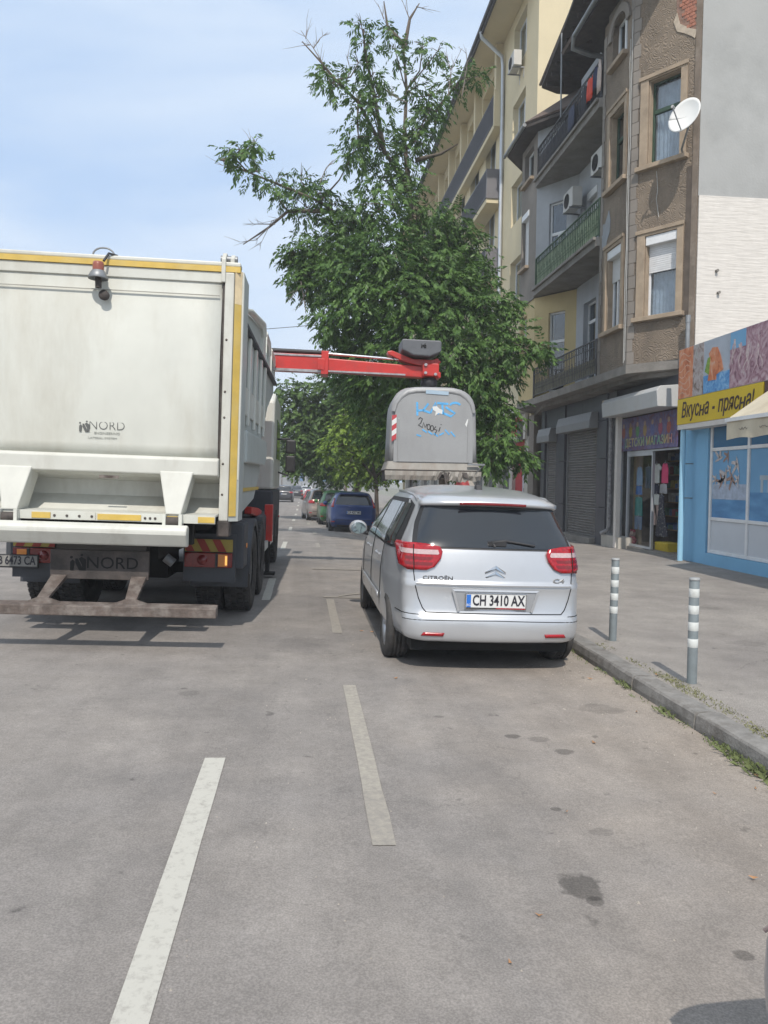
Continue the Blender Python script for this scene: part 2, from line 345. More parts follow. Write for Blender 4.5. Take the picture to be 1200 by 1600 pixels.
for (yy, n, r, h) in [(7.1, 120, .14, .018), (6.45, 110, .12, .02), (6.02, 160, .16, .02), (5.85, 220, .17, .02), (5.65, 260, .17, .022), (5.5, 150, .15, .02), (5.2, 200, .17, .02), (4.85, 160, .17, .02), (4.45, 260, .17, .03), (4.3, 160, .15, .03), (3.9, 100, .2, .03)]:
    ms.append((2.93+random.uniform(-.02, .03), yy, 0.042, r, n, h))
blades('moss_and_grass', ms, gm2, 'yellowish moss and short grass in the joint between kerb and pavement')
# grit in the gutter
mb = MB(); rr_ = random.Random(11)
for _ in range(900):
    gy = rr_.uniform(2.4, 12); gx = 2.66-abs(rr_.gauss(0, .35)) if rr_.random() < .7 else rr_.uniform(-.6, 2.6); q = rr_.uniform(.0015, .005)*(1.6 if rr_.random() < .06 else 1); gz = road_z(gx, gy)
    mb.add([(gx-q, gy-q, gz), (gx+q, gy-q*.7, gz), (gx+q*.6, gy+q, gz), (gx-q, gy+q*.8, gz), (gx, gy, gz+q*1.3)], [(0, 1, 4), (1, 2, 4), (2, 3, 4), (3, 0, 4)])
tag(build(mb, 'grit', mat('grit', (.33, .30, .26), .9, var=.4, scale=60), kind='stuff'), 'fine grit and pebbles strewn on the asphalt towards the gutter', 'grit', kind='stuff')
# fallen leaves and crumbs
lm = mat('dry_leaf', (0.32, 0.17, 0.08), 0.8, var=0.3, scale=30); mb = MB()
for (x, y, z) in [(2.62, 4.12, -.06), (2.5, 3.95, -.06), (1.32, 3.67, -.028), (1.9, 3.0, -.04), (2.45, 6.3, -.055), (2.9, 6.0, .05)]+[(random.uniform(.2, 2.6), random.uniform(2.2, 9), None) for _ in range(10)]:
    z = road_z(x, y)+.002 if z is None else z; a = random.uniform(0, 6.28); s_ = random.uniform(.012, .028)
    mb.add([(x+s_*math.cos(a+t)*(1 if t in (0, PI) else .4), y+s_*math.sin(a+t)*(1 if t in (0, PI) else .4), z+.004+(.008 if t in (0, PI) else 0)) for t in (0, PI/2, PI, 3*PI/2)], [(0, 1, 2, 3)])
tag(build(mb, 'fallen_leaves', lm, kind='stuff'), 'small dry brown leaves scattered on the asphalt and in the gutter', 'leaves', kind='stuff')
# ------------------------------------------------------------------ brown bay-fronted apartment building
def stucco_fan(name, col, col2):
    """plaster combed in fans: rings round scattered centres cut as relief"""
    m = mat(name, col, 0.92, var=0.2, scale=1.6, dirt=col2, dirt_amt=0.7, streak=1)
    nt = m.node_tree; N = nt.nodes; Lk = nt.links.new; b = N['Principled BSDF']; g = [n for n in N if n.type == 'NEW_GEOMETRY'][0]
    vo = N.new('ShaderNodeTexVoronoi'); vo.inputs['Scale'].default_value = 3.4; wp = N.new('ShaderNodeTexNoise'); wp.inputs['Scale'].default_value = 2.2; wp.inputs['Detail'].default_value = 2; va = N.new('ShaderNodeVectorMath'); va.operation = 'MULTIPLY_ADD'; va.inputs[1].default_value = (.9, .9, .9)
    no = N.new('ShaderNodeTexNoise'); no.inputs['Scale'].default_value = 5; no.inputs['Detail'].default_value = 3
    Lk(g.outputs['Position'], wp.inputs['Vector']); Lk(wp.outputs['Color'], va.inputs[0]); Lk(g.outputs['Position'], va.inputs[2]); Lk(va.outputs[0], vo.inputs['Vector']); Lk(g.outputs['Position'], no.inputs['Vector'])
    mu = N.new('ShaderNodeMath'); mu.operation = 'MULTIPLY'; mu.inputs[1].default_value = 46; Lk(vo.outputs['Distance'], mu.inputs[0])
    si = N.new('ShaderNodeMath'); si.operation = 'SINE'; Lk(mu.outputs[0], si.inputs[0])
    ad = N.new('ShaderNodeMath'); ad.operation = 'MULTIPLY_ADD'; ad.inputs[1].default_value = 3.0; Lk(no.outputs['Fac'], ad.inputs[0]); Lk(si.outputs[0], ad.inputs[2])
    bp = N.new('ShaderNodeBump'); bp.inputs['Strength'].default_value = 0.42; bp.inputs['Distance'].default_value = 0.016
    Lk(ad.outputs[0], bp.inputs['Height']); Lk(bp.outputs[0], b.inputs['Normal']); return m
M_fan = stucco_fan('combed_plaster', (0.215, 0.172, 0.130), (0.11, 0.088, 0.07))
M_stuc = mat('grey_plaster', (0.235, 0.21, 0.185), 0.92, var=0.15, scale=1.3, bump=0.5, bscale=30, dirt=(0.15, 0.13, 0.115), dirt_amt=0.6, streak=1)
M_recess = mat('pale_plaster', (0.40, 0.42, 0.45), 0.9, var=0.1, scale=1.5, bump=0.4, bscale=40, dirt=(0.25, 0.24, 0.24), dirt_amt=0.5, streak=1)
M_yel = mat('yellow_plaster', (0.56, 0.45, 0.235), 0.9, var=0.07, scale=1.5, bump=0.4, bscale=50, dirt=(0.42, 0.34, 0.20), dirt_amt=0.35, streak=1)
M_trim = mat('sandstone_trim', (0.35, 0.275, 0.20), 0.88, var=0.16, scale=4, bump=0.4, bscale=50, dirt=(0.2, 0.16, 0.12), dirt_amt=0.5)
M_conc = mat('weathered_concrete', (0.23, 0.215, 0.195), 0.92, var=0.2, scale=2.5, bump=0.5, bscale=40, dirt=(0.12, 0.11, 0.10), dirt_amt=0.6)
M_brick = mat('bare_brick', (0.36, 0.155, 0.105), 0.9, var=0.3, scale=18, bump=0.5, bscale=40)
M_gwall = mat('grey_render', (0.36, 0.365, 0.36), 0.93, var=0.06, scale=0.8, bump=0.35, bscale=22, dirt=(0.26, 0.265, 0.26), dirt_amt=0.7)
M_wwall = mat('white_render', (0.62, 0.59, 0.55), 0.9, var=0.05, scale=5, bump=0.5, bscale=20, dirt=(0.5, 0.47, 0.43), dirt_amt=0.3)
for nd in M_wwall.node_tree.nodes:
    if nd.type == 'BUMP':
        tn = nd.inputs['Height'].links[0].from_node; mpw = M_wwall.node_tree.nodes.new('ShaderNodeMapping'); mpw.inputs['Scale'].default_value = (.10, .10, .85)
        M_wwall.node_tree.links.new([n for n in M_wwall.node_tree.nodes if n.type == 'NEW_GEOMETRY'][0].outputs['Position'], mpw.inputs[0]); M_wwall.node_tree.links.new(mpw.outputs[0], tn.inputs['Vector']); nd.inputs['Distance'].default_value = .03
M_wood = mat('old_roof_wood', (0.065, 0.055, 0.05), 0.9, var=0.3, scale=6, bump=0.4)
M_gutter = mat('zinc_gutter', (0.26, 0.27, 0.28), 0.5, metal=0.6, var=0.2, scale=5)
M_tile = mat('roof_tile', (0.115, 0.085, 0.07), 0.9, var=0.3, scale=8, bump=0.6)
M_iron = mat('dark_iron', (0.035, 0.034, 0.034), 0.55, var=0.3, scale=20)
M_green = mat('green_metal', (0.06, 0.11, 0.06), 0.7, var=0.25, scale=5)
M_gfr = mat('green_window_paint', (0.03, 0.065, 0.04), 0.6, var=0.2, scale=10)
M_wfr = mat('white_pvc', (0.72, 0.73, 0.74), 0.45, var=0.05, scale=6, dirt=(0.5, 0.48, 0.45), dirt_amt=0.35)
M_curt = mat('net_curtain', (0.55, 0.58, 0.64), 0.95, var=0.18, scale=7)
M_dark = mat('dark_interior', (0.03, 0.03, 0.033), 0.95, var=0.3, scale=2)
M_slat = mat('white_shutter', (0.66, 0.67, 0.68), 0.55, var=0.05, scale=8, dirt=(0.45, 0.44, 0.42), dirt_amt=0.4)
def glassmat(name, tint=(0.8, 0.85, 0.88), refl=0.16):
    m = bpy.data.materials.new(name); m.use_nodes = True; nt = m.node_tree; N = nt.nodes; N.remove(N['Principled BSDF'])
    t = N.new('ShaderNodeBsdfTransparent'); t.inputs[0].default_value = (*tint, 1); g = N.new('ShaderNodeBsdfGlossy'); g.inputs['Roughness'].default_value = 0.03
    fr = N.new('ShaderNodeLayerWeight'); fr.inputs[0].default_value = .5; pw = N.new('ShaderNodeMath'); pw.operation = 'POWER'; pw.inputs[1].default_value = 3; ma = N.new('ShaderNodeMath'); ma.operation = 'MULTIPLY_ADD'; ma.inputs[1].default_value = .7 if refl else .25; ma.inputs[2].default_value = refl*0.5+.02
    nt.links.new(fr.outputs['Facing'], pw.inputs[0]); nt.links.new(pw.outputs[0], ma.inputs[0]); mx = N.new('ShaderNodeMixShader'); nt.links.new(ma.outputs[0], mx.inputs[0]); nt.links.new(t.outputs[0], mx.inputs[1]); nt.links.new(g.outputs[0], mx.inputs[2])
    nt.links.new(mx.outputs[0], N['Material Output'].inputs['Surface']); MATS[name] = m; return m
M_glass = glassmat('window_glass'); M_shopg = glassmat('shop_glass', (.95, .95, .95), 0.0)
def window(par, M, s0, s1, z0, z1, fr=M_wfr, back=0.14, surround=None, sill=True, transom=None, mull=None, curtain=True, shut=0.0, box=False, glass=True, fw_=0.06, arch=False):
    """window in wall frame M; par is the building. window > frame, pane, curtain, shutter"""
    w = MB(); t = fw_
    w.box(s0, s0+t, -back-.06, -back, z0, z1, M); w.box(s1-t, s1, -back-.06, -back, z0, z1, M)
    w.box(s0+t, s1-t, -back-.06, -back, z1-t, z1, M); w.box(s0+t, s1-t, -back-.06, -back, z0, z0+t, M)
    if transom: w.box(s0+t, s1-t, -back-.058, -back+.012, transom-.045, transom+.045, M)
    if mull: w.box(mull-.04, mull+.04, -back-.057, -back+.006, z0+t, (transom or z1)-.045, M)
    o = build(w, 'window', fr, par, bevel=0.006)
    g = MB(); g.box(s0+t, s1-t, -back-.035, -back-.028, z0+t, z1-t, M); build(g, 'pane', M_glass, o)
    if curtain:
        P = []
        for i in range(29):
            s = s0+(s1-s0)*i/28; P.append([(*(M @ Vector((s, -back-.17+.022*math.sin(i*1.7)+.01*math.sin(i*.6), z)))[:],) for z in (z0, z1)])
        c = MB(); c.grid(P, True); build(c, 'curtain', M_curt, o)
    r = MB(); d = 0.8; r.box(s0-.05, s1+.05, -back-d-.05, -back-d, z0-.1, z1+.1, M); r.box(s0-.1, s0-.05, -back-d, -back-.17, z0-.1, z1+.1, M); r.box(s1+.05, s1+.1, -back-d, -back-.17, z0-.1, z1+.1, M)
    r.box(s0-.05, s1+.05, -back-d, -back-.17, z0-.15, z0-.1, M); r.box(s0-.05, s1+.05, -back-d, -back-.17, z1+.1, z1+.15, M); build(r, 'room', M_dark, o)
    if surround:
        a, b, z, zt = surround; q = MB(); q.box(a, s0-.002, .002, .05, z, zt, M); q.box(s1+.002, b, .002, .05, z, zt, M); q.box(s0-.002, s1+.002, .003, .048, z1+.002, zt, M)
        q.box(a-.03, b+.03, .052, .075, zt-.07, zt+.012, M)
        q.box(s0, s0+.02, -back, .001, z0, z1, M); q.box(s1-.02, s1, -back, .001, z0, z1, M); q.box(s0+.02, s1-.02, -back, .001, z1-.02, z1, M)
        build(q, 'window_surround', M_trim, par, bevel=0.006)
    if sill:
        a, b = (surround[0]-.06, surround[1]+.06) if surround else (s0-.05, s1+.05)
        q = MB(); q.box(a, b, -back, .13, z0-.10, z0-.003, M); build(q, 'sill', M_trim, par, bevel=0.01)
    if box:
        q = MB(); q.box(s0+.01, s1-.01, -back, .02, z1-.2, z1-.005, M); sb = build(q, 'shutter_box', M_wfr, o, bevel=0.01)
    if shut > 0:
        q = MB(); n = int(shut/0.045); zt = z1-.2
        for k in range(n): q.box(s0+.03, s1-.03, -back+.01, -back+.024, zt-(k+1)*.045+.006, zt-k*.045, M)
        build(q, 'shutter', M_slat, o, kind='stuff')
        q = MB(); q.box(s0+.03, s1-.03, -back+.006, -back+.012, zt-n*.045, zt, M); build(q, 'shutter_backing', M_slat, o)
    return o
A0, C1, C2, R1, R2, C3, C4, EE = (8.1, 15.5), (7.2, 16.75), (7.2, 18.5), (8.1, 19.7), (8.1, 22.6), (7.2, 23.9), (7.2, 25.6), (8.0, 26.8)
bA = thing('apartment_building', 'old brown plaster building with angular bays and iron balconies above dark shutters', 'building', (10, 20, 0), world_coords=True)
Z0, ZT = 4.3, 12.7
# bay one
mb = MB(); MS1 = wall(mb, C1, A0, Z0, 13.2, [(.39, 1.13, 8.58, 10.4), (.39, 1.13, 5.3, 7.05)]); build(mb, 'wall', M_fan, bA)
mb = MB(); MF1 = wall(mb, C2, C1, Z0, ZT, [(.54, 1.36, 8.6, 10.3), (.5, 1.36, 5.25, 7.15), (.5, 1.35, 11.45, 12.45)]); build(mb, 'wall', M_fan, bA)
mb = MB(); wall(mb, R1, C2, Z0, ZT, [(.45, 1.05, 4.35, 6.9)]); build(mb, 'wall', M_stuc, bA)
# corner strips with block joints
for (p, zz) in ((C1, 13.2), (C2, ZT)):
    for k in range(int((zz-Z0)/0.28)):
        mb = MB(); z = Z0+k*.28; w_ = .13 if k % 2 else .17
        mb.add([(p[0]-.012, p[1]-w_*.9, z+.006), (p[0]-.022, p[1], z+.006), (p[0]-.012, p[1]+w_, z+.006), (p[0]+.05, p[1]+w_, z+.006), (p[0]+.12, p[1]-w_*.9, z+.006),
                (p[0]-.012+w_*.55, p[1]-w_*.9, z+.006)], [])
        M = MS1 if p is C1 else MF1
        if p is C1:
            mb = MB(); mb.box(-.0, w_, .002, .016, z+.006, z+.274, MS1); mb.box(1.75-w_, 1.75, .002, .016, z+.006, z+.274, MF1)
        else:
            mb = MB(); mb.box(0, w_, .002, .016, z+.006, z+.274, MF1)
        build(mb, 'corner_block', M_stuc, bA)
window(bA, MS1, .39, 1.13, 8.58, 10.4, fr=M_gfr, surround=(.2, 1.27, 8.5, 10.5), transom=9.75, mull=None)
window(bA, MS1, .39, 1.13, 5.3, 7.05, surround=(.2, 1.27, 5.23, 7.18), box=True, shut=.62, mull=None)
window(bA, MF1, .54, 1.36, 8.6, 10.3, fr=M_gfr, surround=(.40, 1.5, 8.55, 10.5), transom=9.7)
window(bA, MF1, .5, 1.36, 5.25, 7.15, surround=(.38, 1.48, 5.2, 7.3), box=True, shut=.55, mull=.8)
window(bA, MF1, .5, 1.35, 11.45, 12.45, surround=None, mull=.92)
# arched hood over the top window
mb = MB(); P0 = []; P1 = []
for i in range(13):
    a = PI*i/12; P0.append(tuple(MF1 @ Vector((.925-.43*math.cos(a), .03, 12.1+.38*math.sin(a))))); P1.append(tuple(MF1 @ Vector((.925-.62*math.cos(a), .03, 12.1+.55*math.sin(a)))))
mb.grid([P0, P1], False); build(mb, 'window_arch', M_stuc, bA, solid=.05)
# bay two
def hole(s0, s1, z0, z1): return (s0, s1, z0, z1)
H2 = [(.55, 1.17, 4.32, 6.9), (.5, 1.15, 7.8, 10.3), (.5, 1.1, 11.2, 12.4)]
mb = MB(); MS2 = wall(mb, C3, R2, Z0, 7.45, [(.55, 1.17, 4.45, 6.9)]); build(mb, 'wall', M_yel, bA)
mb = MB(); wall(mb, C3, R2, 7.72, ZT, [(.5, 1.15, 7.95, 10.25), (.5, 1.1, 11.2, 12.4)]); build(mb, 'wall', M_recess, bA)
mb = MB(); MF2 = wall(mb, C4, C3, Z0, 7.45, [(.15, .85, 5.3, 7.1)]); build(mb, 'wall', M_yel, bA)
mb = MB(); wall(mb, C4, C3, 7.5, ZT, [(.1, .9, 8.7, 10.5), (.3, 1.3, 11.4, 12.4)]); build(mb, 'wall', M_stuc, bA)
mb = MB(); wall(mb, EE, C4, Z0, 7.45); build(mb, 'wall', M_yel, bA)
mb = MB(); wall(mb, EE, C4, 7.5, ZT); build(mb, 'wall', M_stuc, bA)
mb = MB(); mb.box(7.16, 7.3, 23.9, 25.6, 7.452, 7.5); build(mb, 'string_course', M_conc, bA)
window(bA, MS2, .55, 1.17, 4.45, 6.9, transom=6.0, sill=False, back=.08, curtain=False)
window(bA, MS2, .5, 1.15, 7.95, 10.25, transom=9.3, sill=False, back=.08, mull=.83, curtain=False)
window(bA, MS2, .5, 1.1, 11.2, 12.4, sill=False, back=.08)
window(bA, MF2, .15, .85, 5.3, 7.1, surround=None, mull=.5)
window(bA, MF2, .1, .9, 8.7, 10.5, fr=M_conc, box=True, shut=1.5)
window(bA, MF2, .3, 1.3, 11.4, 12.4)
# recess between the bays
mb = MB(); MR = wall(mb, R2, R1, Z0, 13.6, [(.6, 1.55, 4.32, 6.86), (.7, 1.5, 7.75, 10.0), (1.9, 2.6, 8.3, 10.1), (.7, 1.5, 11.1, 13.0)]); build(mb, 'wall', M_recess, bA)
window(bA, MR, .6, 1.55, 4.32, 6.86, sill=False, transom=6.3, fr=M_wfr, curtain=False)
window(bA, MR, .7, 1.5, 7.75, 10.0, sill=False, box=True, shut=.5)
window(bA, MR, 1.9, 2.6, 8.3, 10.1, sill=True)
window(bA, MR, .7, 1.5, 11.1, 13.0, sill=False)
# floor slab over the shops and balcony slabs
mb = MB(); mb.prism([(12, 15.5), (8.14, 15.5), (7.17, 16.73), (7.17, 23.92), (7.17, 25.62), (8.0, 26.83), (12, 26.83)], 4.10, 4.297, 'z'); build(mb, 'floor_slab', M_conc, bA)
mb = MB(); mb.prism([(12, 15.52), (8.3, 15.52), (7.5, 16.85), (7.5, 23.8), (8.1, 26.7), (12, 26.7)], 4.00, 4.098, 'z'); build(mb, 'soffit', M_conc, bA)
for z0, z1 in ((7.48, 7.71), (10.85, 11.08)):
    mb = MB(); mb.prism([(8.12, 19.68), (7.22, 18.52), (7.12, 18.6), (7.12, 23.82), (7.22, 23.88), (8.12, 22.58)], z0, z1, 'z')
    mb.box(7.05, 7.12, 18.6, 23.82, z1-.07, z1+.01); build(mb, 'balcony_slab', M_conc, bA, bevel=0.01)
# railings
def railing(par, name, x, y0, y1, z0, h, m, pm, panel, step=0.13, scroll=True):
    rb = MB(); rb.box(x-.02, x+.02, y0, y1, z0+h-.03, z0+h); rb.box(x-.012, x+.012, y0, y1, z0+.06, z0+.085); rb.box(x-.012, x+.012, y0, y1, z0+h-.2, z0+h-.18)
    for yy in (y0, y1-.03): rb.box(x-.022, x+.022, yy, yy+.035, z0-.05, z0+h-.031)
    o = build(rb, name, m, par)
    sb = MB(); n = int((y1-y0)/step)
    for i in range(1, n):
        yy = y0+(y1-y0)*i/n; sb.box(x-.008, x+.008, yy-.008, yy+.008, z0+.085, z0+h-.031)
        if scroll:
            for zc, r in ((z0+h-.115, .045), (z0+.32, .055), (z0+.5, .045)):
                if zc > z0+.4 and i % 2: continue
                pts = [(x, yy-step/2+r*math.cos(a), zc+r*math.sin(a)) for a in [2*PI*k/8 for k in range(9)]]; sb.tube(pts, .006, 4, cap=False)
    build(sb, 'baluster', m, o, kind='stuff')
    if panel: q = MB(); q.box(x+.03, x+.04, y0+.05, y1-.05, z0+panel[0], z0+panel[1]); build(q, 'railing_panel', pm, o)
    return o
M_fern = mat('railing_cloth', (0.36, 0.43, 0.29), 0.85, var=0.3, scale=3.5, bump=0.3, bscale=60)
M_olive = mat('olive_cloth', (0.21, 0.20, 0.13), 0.85, var=0.35, scale=3.5, dirt=(0.05, 0.05, 0.04), dirt_amt=0.7)
M_navy = mat('dark_screen', (0.035, 0.037, 0.05), 0.85, var=0.3, scale=3)
railing(bA, 'balcony_railing', 7.2, 18.55, 23.86, 4.3, .92, M_iron, M_olive, (.08, .46))
railing(bA, 'balcony_railing', 7.2, 18.55, 23.86, 7.72, .95, M_green, M_fern, (.1, .76))
railing(bA, 'balcony_railing', 7.2, 18.55, 23.86, 11.09, .98, M_iron, M_navy, (.08, .72))
# brick showing through the plaster at the top, broken edge
mb = MB(); rr = random.Random(3)
for k in range(19):
    z = 11.10+k*.072
    for j in range(6):
        s0 = .93+j*.115+(.055 if k % 2 else 0)-(.0)
        if s0+.105 > 1.49: continue
        e = .98+.34*(1-min(1, k/5))+rr.uniform(-.05, .08)
        if s0 < e: continue
        mb = MB(); mb.box(s0, s0+.105, .0, .012+rr.uniform(0, .008), z, z+.062, MS1); build(mb, 'brick', M_brick, bA)
mb = MB(); mb.box(1.425, 1.54, .002, .022, Z0, 13.2, MS1); build(mb, 'corner_strip', mat('smooth_brown_plaster', (.175, .14, .11), .9, var=.2, scale=3, dirt=(.42, .37, .31), dirt_amt=.5), bA)
mb = MB(); mb.box(1.30, 1.42, .002, .010, 5.2, 8.3, MS1); build(mb, 'water_stain', mat('dark_stain_plaster', (.10, .08, .065), .95, var=.3, scale=3), bA)
rp_ = random.Random(8); pp = [(.02, 7.95), (.30, 7.9), (.52, 8.15), (.62, 7.9), (.60, 7.62), (.42, 7.45), (.38, 7.30), (.02, 7.32)]
mb = MB(); mb.prism([(a+.001, b) for a, b in pp], .002, .012, 'y', MF1); build(mb, 'repair_patch', mat('blue_grey_patch', (.30, .32, .35), .9, var=.12, scale=4, dirt=(.22, .2, .18), dirt_amt=.4), bA)
mb = MB(); mb.prism([(.92, 11.42), (1.0, 11.2), (1.16, 11.1), (1.32, 10.98), (1.40, 10.9), (1.44, 11.06), (1.30, 11.14), (1.18, 11.24), (1.06, 11.34), (.99, 11.6)], .003, .018, 'y', MS1); build(mb, 'broken_plaster_edge', mat('pale_plaster_edge', (.45, .38, .30), .9, var=.2, scale=8), bA)
mb = MB(); mb.prism([(.98, 11.5), (1.15, 11.2), (1.42, 11.0), (1.42, 12.6), (.95, 12.6)], .001, .006, 'y', MS1); build(mb, 'mortar_bed', mat('old_mortar', (.24, .15, .115), .95, var=.3, scale=12), bA)
# eaves and roof
mb = MB(); mb.prism([(12, 15.2), (8.0, 15.2), (6.82, 16.5), (6.78, 18.9), (7.9, 20.2), (12, 20.2)], 12.92, 13.0, 'z'); build(mb, 'eaves', M_wood, bA)
mb = MB(); mb.prism([(12, 15.4), (8.15, 15.45), (7.25, 16.8), (7.25, 18.4), (8.1, 19.6), (12, 19.6)], 12.7, 12.918, 'z'); build(mb, 'cornice', M_stuc, bA)
mb = MB(); mb.prism([(12, 22.3), (7.9, 22.3), (6.75, 23.7), (6.75, 25.9), (7.8, 27.3), (12, 27.3)], 12.62, 12.72, 'z'); build(mb, 'eaves', M_wood, bA)
mb = MB(); mb.prism([(12.1, 19.3), (7.0, 18.9), (6.95, 20.0), (7.12, 21.35), (7.5, 24.6), (8.1, 24.9), (12.1, 24.9)], 14.32, 14.42, 'z'); build(mb, 'canopy_roof', M_wood, bA)
for i in range(9):
    mb = MB(); yy = 19.4+i*.6; mb.box(7.15+.05*i, 8.1, yy, yy+.07, 14.2, 14.318); build(mb, 'rafter', M_wood, bA)
mb = MB()
mb.grid([[(6.75, 15.1, 13.02), (6.72, 20.3, 13.02)], [(11, 15.1, 15.6), (11, 20.3, 15.6)]], False); build(mb, 'roof', M_tile, bA, solid=.08)
mb = MB(); mb.add([(6.72, 23.7, 12.75), (6.72, 25.95, 12.75), (7.8, 27.35, 12.75), (12, 27.35, 12.75), (12, 22.2, 12.75), (7.9, 22.2, 12.75), (9.6, 24.8, 15.0), (12, 24.8, 15.6)],
    [(0, 1, 6), (1, 2, 6), (2, 3, 7, 6), (4, 5, 6, 7), (5, 0, 6)]); build(mb, 'roof', M_tile, bA, solid=.06)
mb = MB(); mb.add([(6.9, 18.8, 14.45), (7.45, 24.7, 14.45), (12, 24.9, 16.6), (12, 19.2, 16.6)], [(0, 1, 2, 3)]); build(mb, 'roof', M_tile, bA, solid=.06)
for pts in ([(6.84, 16.4, 12.95), (6.70, 17.5, 12.95), (6.70, 19.3, 12.93)], [(6.70, 19.3, 12.93), (6.72, 19.45, 12.7), (7.2, 19.5, 12.6), (8.0, 19.6, 12.6)], [(6.68, 23.6, 12.66), (6.68, 26.0, 12.66)]):
    mb = MB(); mb.tube(pts, .06, 8); build(mb, 'gutter', M_gutter, bA)
mb = MB(); mb.tube([(7.16, 21.6, 12.0), (7.14, 21.6, 14.32)], .025, 8); build(mb, 'roof_post', M_gutter, bA)
# party wall facing the camera, grey above and white below
mb = MB(); mb.box(8.12, 24, 15.5, 15.8, 7.65, 16.0); build(mb, 'party_wall', M_gwall, bA)
mb = MB(); mb.box(8.13, 24, 15.482, 15.8, 2.9, 7.649); build(mb, 'party_wall', M_wwall, bA)
for (x, z) in ((8.55, 6.1), (8.6, 5.65)):
    mb = MB(); mb.tube([(x, 15.49, z), (x, 15.41, z)], .03, 8); build(mb, 'wall_stub', M_conc, bA)
mb = MB(); mb.box(10.2, 24, 15.8, 26.8, 4.3, 12.9); mb.box(8.2, 24, 26.6, 26.8, 0, 12.7); build(mb, 'rear_wall', M_stuc, bA)
mb = MB(); mb.tube([(7.93, 15.42, 3.3), (7.93, 15.42, 5.15)], .045, 10); mb.tube([(7.93, 15.42, 5.0), (7.93, 15.42, 5.15)], .052, 10); build(mb, 'pipe', M_gutter, bA)
for dx, zs in ((0, (4.4, 11.9)), (.05, (4.35, 11.5))):
    mb = MB(); pts = [(7.17-.01-dx*.3, 16.78+dx, zs[0]+(zs[1]-zs[0])*i/14) for i in range(15)]; pts = [(a+random.uniform(-.006, .006), b+random.uniform(-.02, .02), c) for a, b, c in pts]; mb.tube(pts, .007, 5); build(mb, 'cable', mat('pale_cable', (0.5, 0.5, 0.48), 0.7), bA)
mb = MB(); mb.tube([tuple(MS1 @ Vector((s, .03, z))) for s, z in ((.62, 8.4), (.66, 8.0), (.63, 7.8), (.7, 7.4))], .006, 5); build(mb, 'cable', MATS['pale_cable'], bA)
# ground floor: charcoal cladding, shutters
M_char = mat('charcoal_cladding', (0.060, 0.064, 0.078), 0.42, var=0.12, scale=3)
M_shut = mat('grey_shutter', (0.20, 0.195, 0.19), 0.5, metal=0.3, var=0.08, scale=3, dirt=(0.12, 0.115, 0.11), dirt_amt=0.4)
M_box = mat('shutter_housing_grey', (0.24, 0.245, 0.25), 0.5, var=0.05, scale=3)
for (y0, y1, x) in ((19.46, 20.12, 7.86), (22.8, 23.55, 7.88), (24.75, 25.1, 7.88)):
    for (z0, z1) in ((-.3, .99), (1.0, 2.29), (2.3, 3.29), (3.3, 4.0)):
        mb = MB(); mb.box(x, x+.4, y0, y1, z0, z1-.008); build(mb, 'cladding_panel', M_char, bA)
for (y0, y1) in ((20.125, 21.45), (21.46, 22.79)):
    mb = MB(); mb.box(7.93, 8.2, y0, y1, 3.5, 4.0); build(mb, 'cladding_panel', M_char, bA)
mb = MB(); mb.box(7.93, 8.2, 23.56, 24.74, 3.2, 4.0); build(mb, 'cladding_panel', M_char, bA)
def shutter(y0, y1, zt, zb=0.06):
    mb = MB(); z = zb; P = []
    while z < zt: 
        P += [[(8.02, y0, z), (8.02, y1, z)], [(7.985, y0, z+.022), (7.985, y1, z+.022)], [(7.985, y0, z+.05), (7.985, y1, z+.05)], [(8.02, y0, z+.068), (8.02, y1, z+.068)]]; z += .075
    mb.grid(P, False); o = build(mb, 'roller_shutter', M_shut, bA)
    f = MB(); f.box(7.96, 8.1, y0, y0+.06, zb, zt); f.box(7.96, 8.1, y1-.06, y1, zb, zt); build(f, 'guide_rail', M_box, o)
    f = MB(); f.prism([(7.62, zt-.02), (7.62, zt+.18), (7.68, zt+.42), (7.93, zt+.42), (7.93, zt-.02)], y0-.05, y1+.05, 'y'); build(f, 'shutter_housing', M_box, o, bevel=.01)
shutter(20.13, 22.79, 3.14); shutter(23.56, 24.74, 2.95)
mb = MB(); mb.box(7.7, 8.1, 20.13, 22.8, -.3, .14); mb.box(7.75, 8.1, 23.56, 24.74, -.3, .1); build(mb, 'doorstep', M_conc, bA, bevel=.01)
mb = MB(); mb.box(8.5, 8.7, 25.1, 26.7, -.3, 4.0); mb.box(7.95, 8.1, 26.2, 26.8, -.3, 4.0); build(mb, 'passage_wall', M_stuc, bA)
mb = MB(); mb.box(8.4, 8.45, 25.3, 26.1, -.2, 2.3); build(mb, 'door', M_char, bA)
# children's shop
M_fr = mat('shop_frame_dark', (0.09, 0.12, 0.11), 0.45, var=0.1, scale=4); M_alu = mat('aluminium', (0.55, 0.57, 0.6), 0.4, metal=0.5, var=0.05)
mb = MB(); mb.box(7.72, 7.84, 18.42, 18.56, .02, 3.3); build(mb, 'white_post', M_wwall, bA, bevel=.01)
mb = MB(); mb.box(7.9, 8.4, 18.95, 19.455, -.3, 4.0); build(mb, 'pier', mat('stained_pier', (0.14, 0.145, 0.15), 0.85, var=0.25, scale=6, dirt=(0.3, 0.3, 0.3), dirt_amt=.3), bA)
mb = MB(); mb.tube([(7.83, 19.1, 3.35), (7.83, 19.1, .55), (7.80, 19.12, .42), (7.68, 19.25, .33)], .05, 10); build(mb, 'drain_pipe', mat('old_drainpipe', (0.25, 0.25, 0.26), 0.6, var=0.4, scale=14), bA)
mb = MB(); mb.box(7.75, 8.1, 18.3, 19.4, -.3, .30); build(mb, 'plinth', mat('pale_plinth', (0.42, 0.40, 0.36), 0.9, var=0.15), bA)
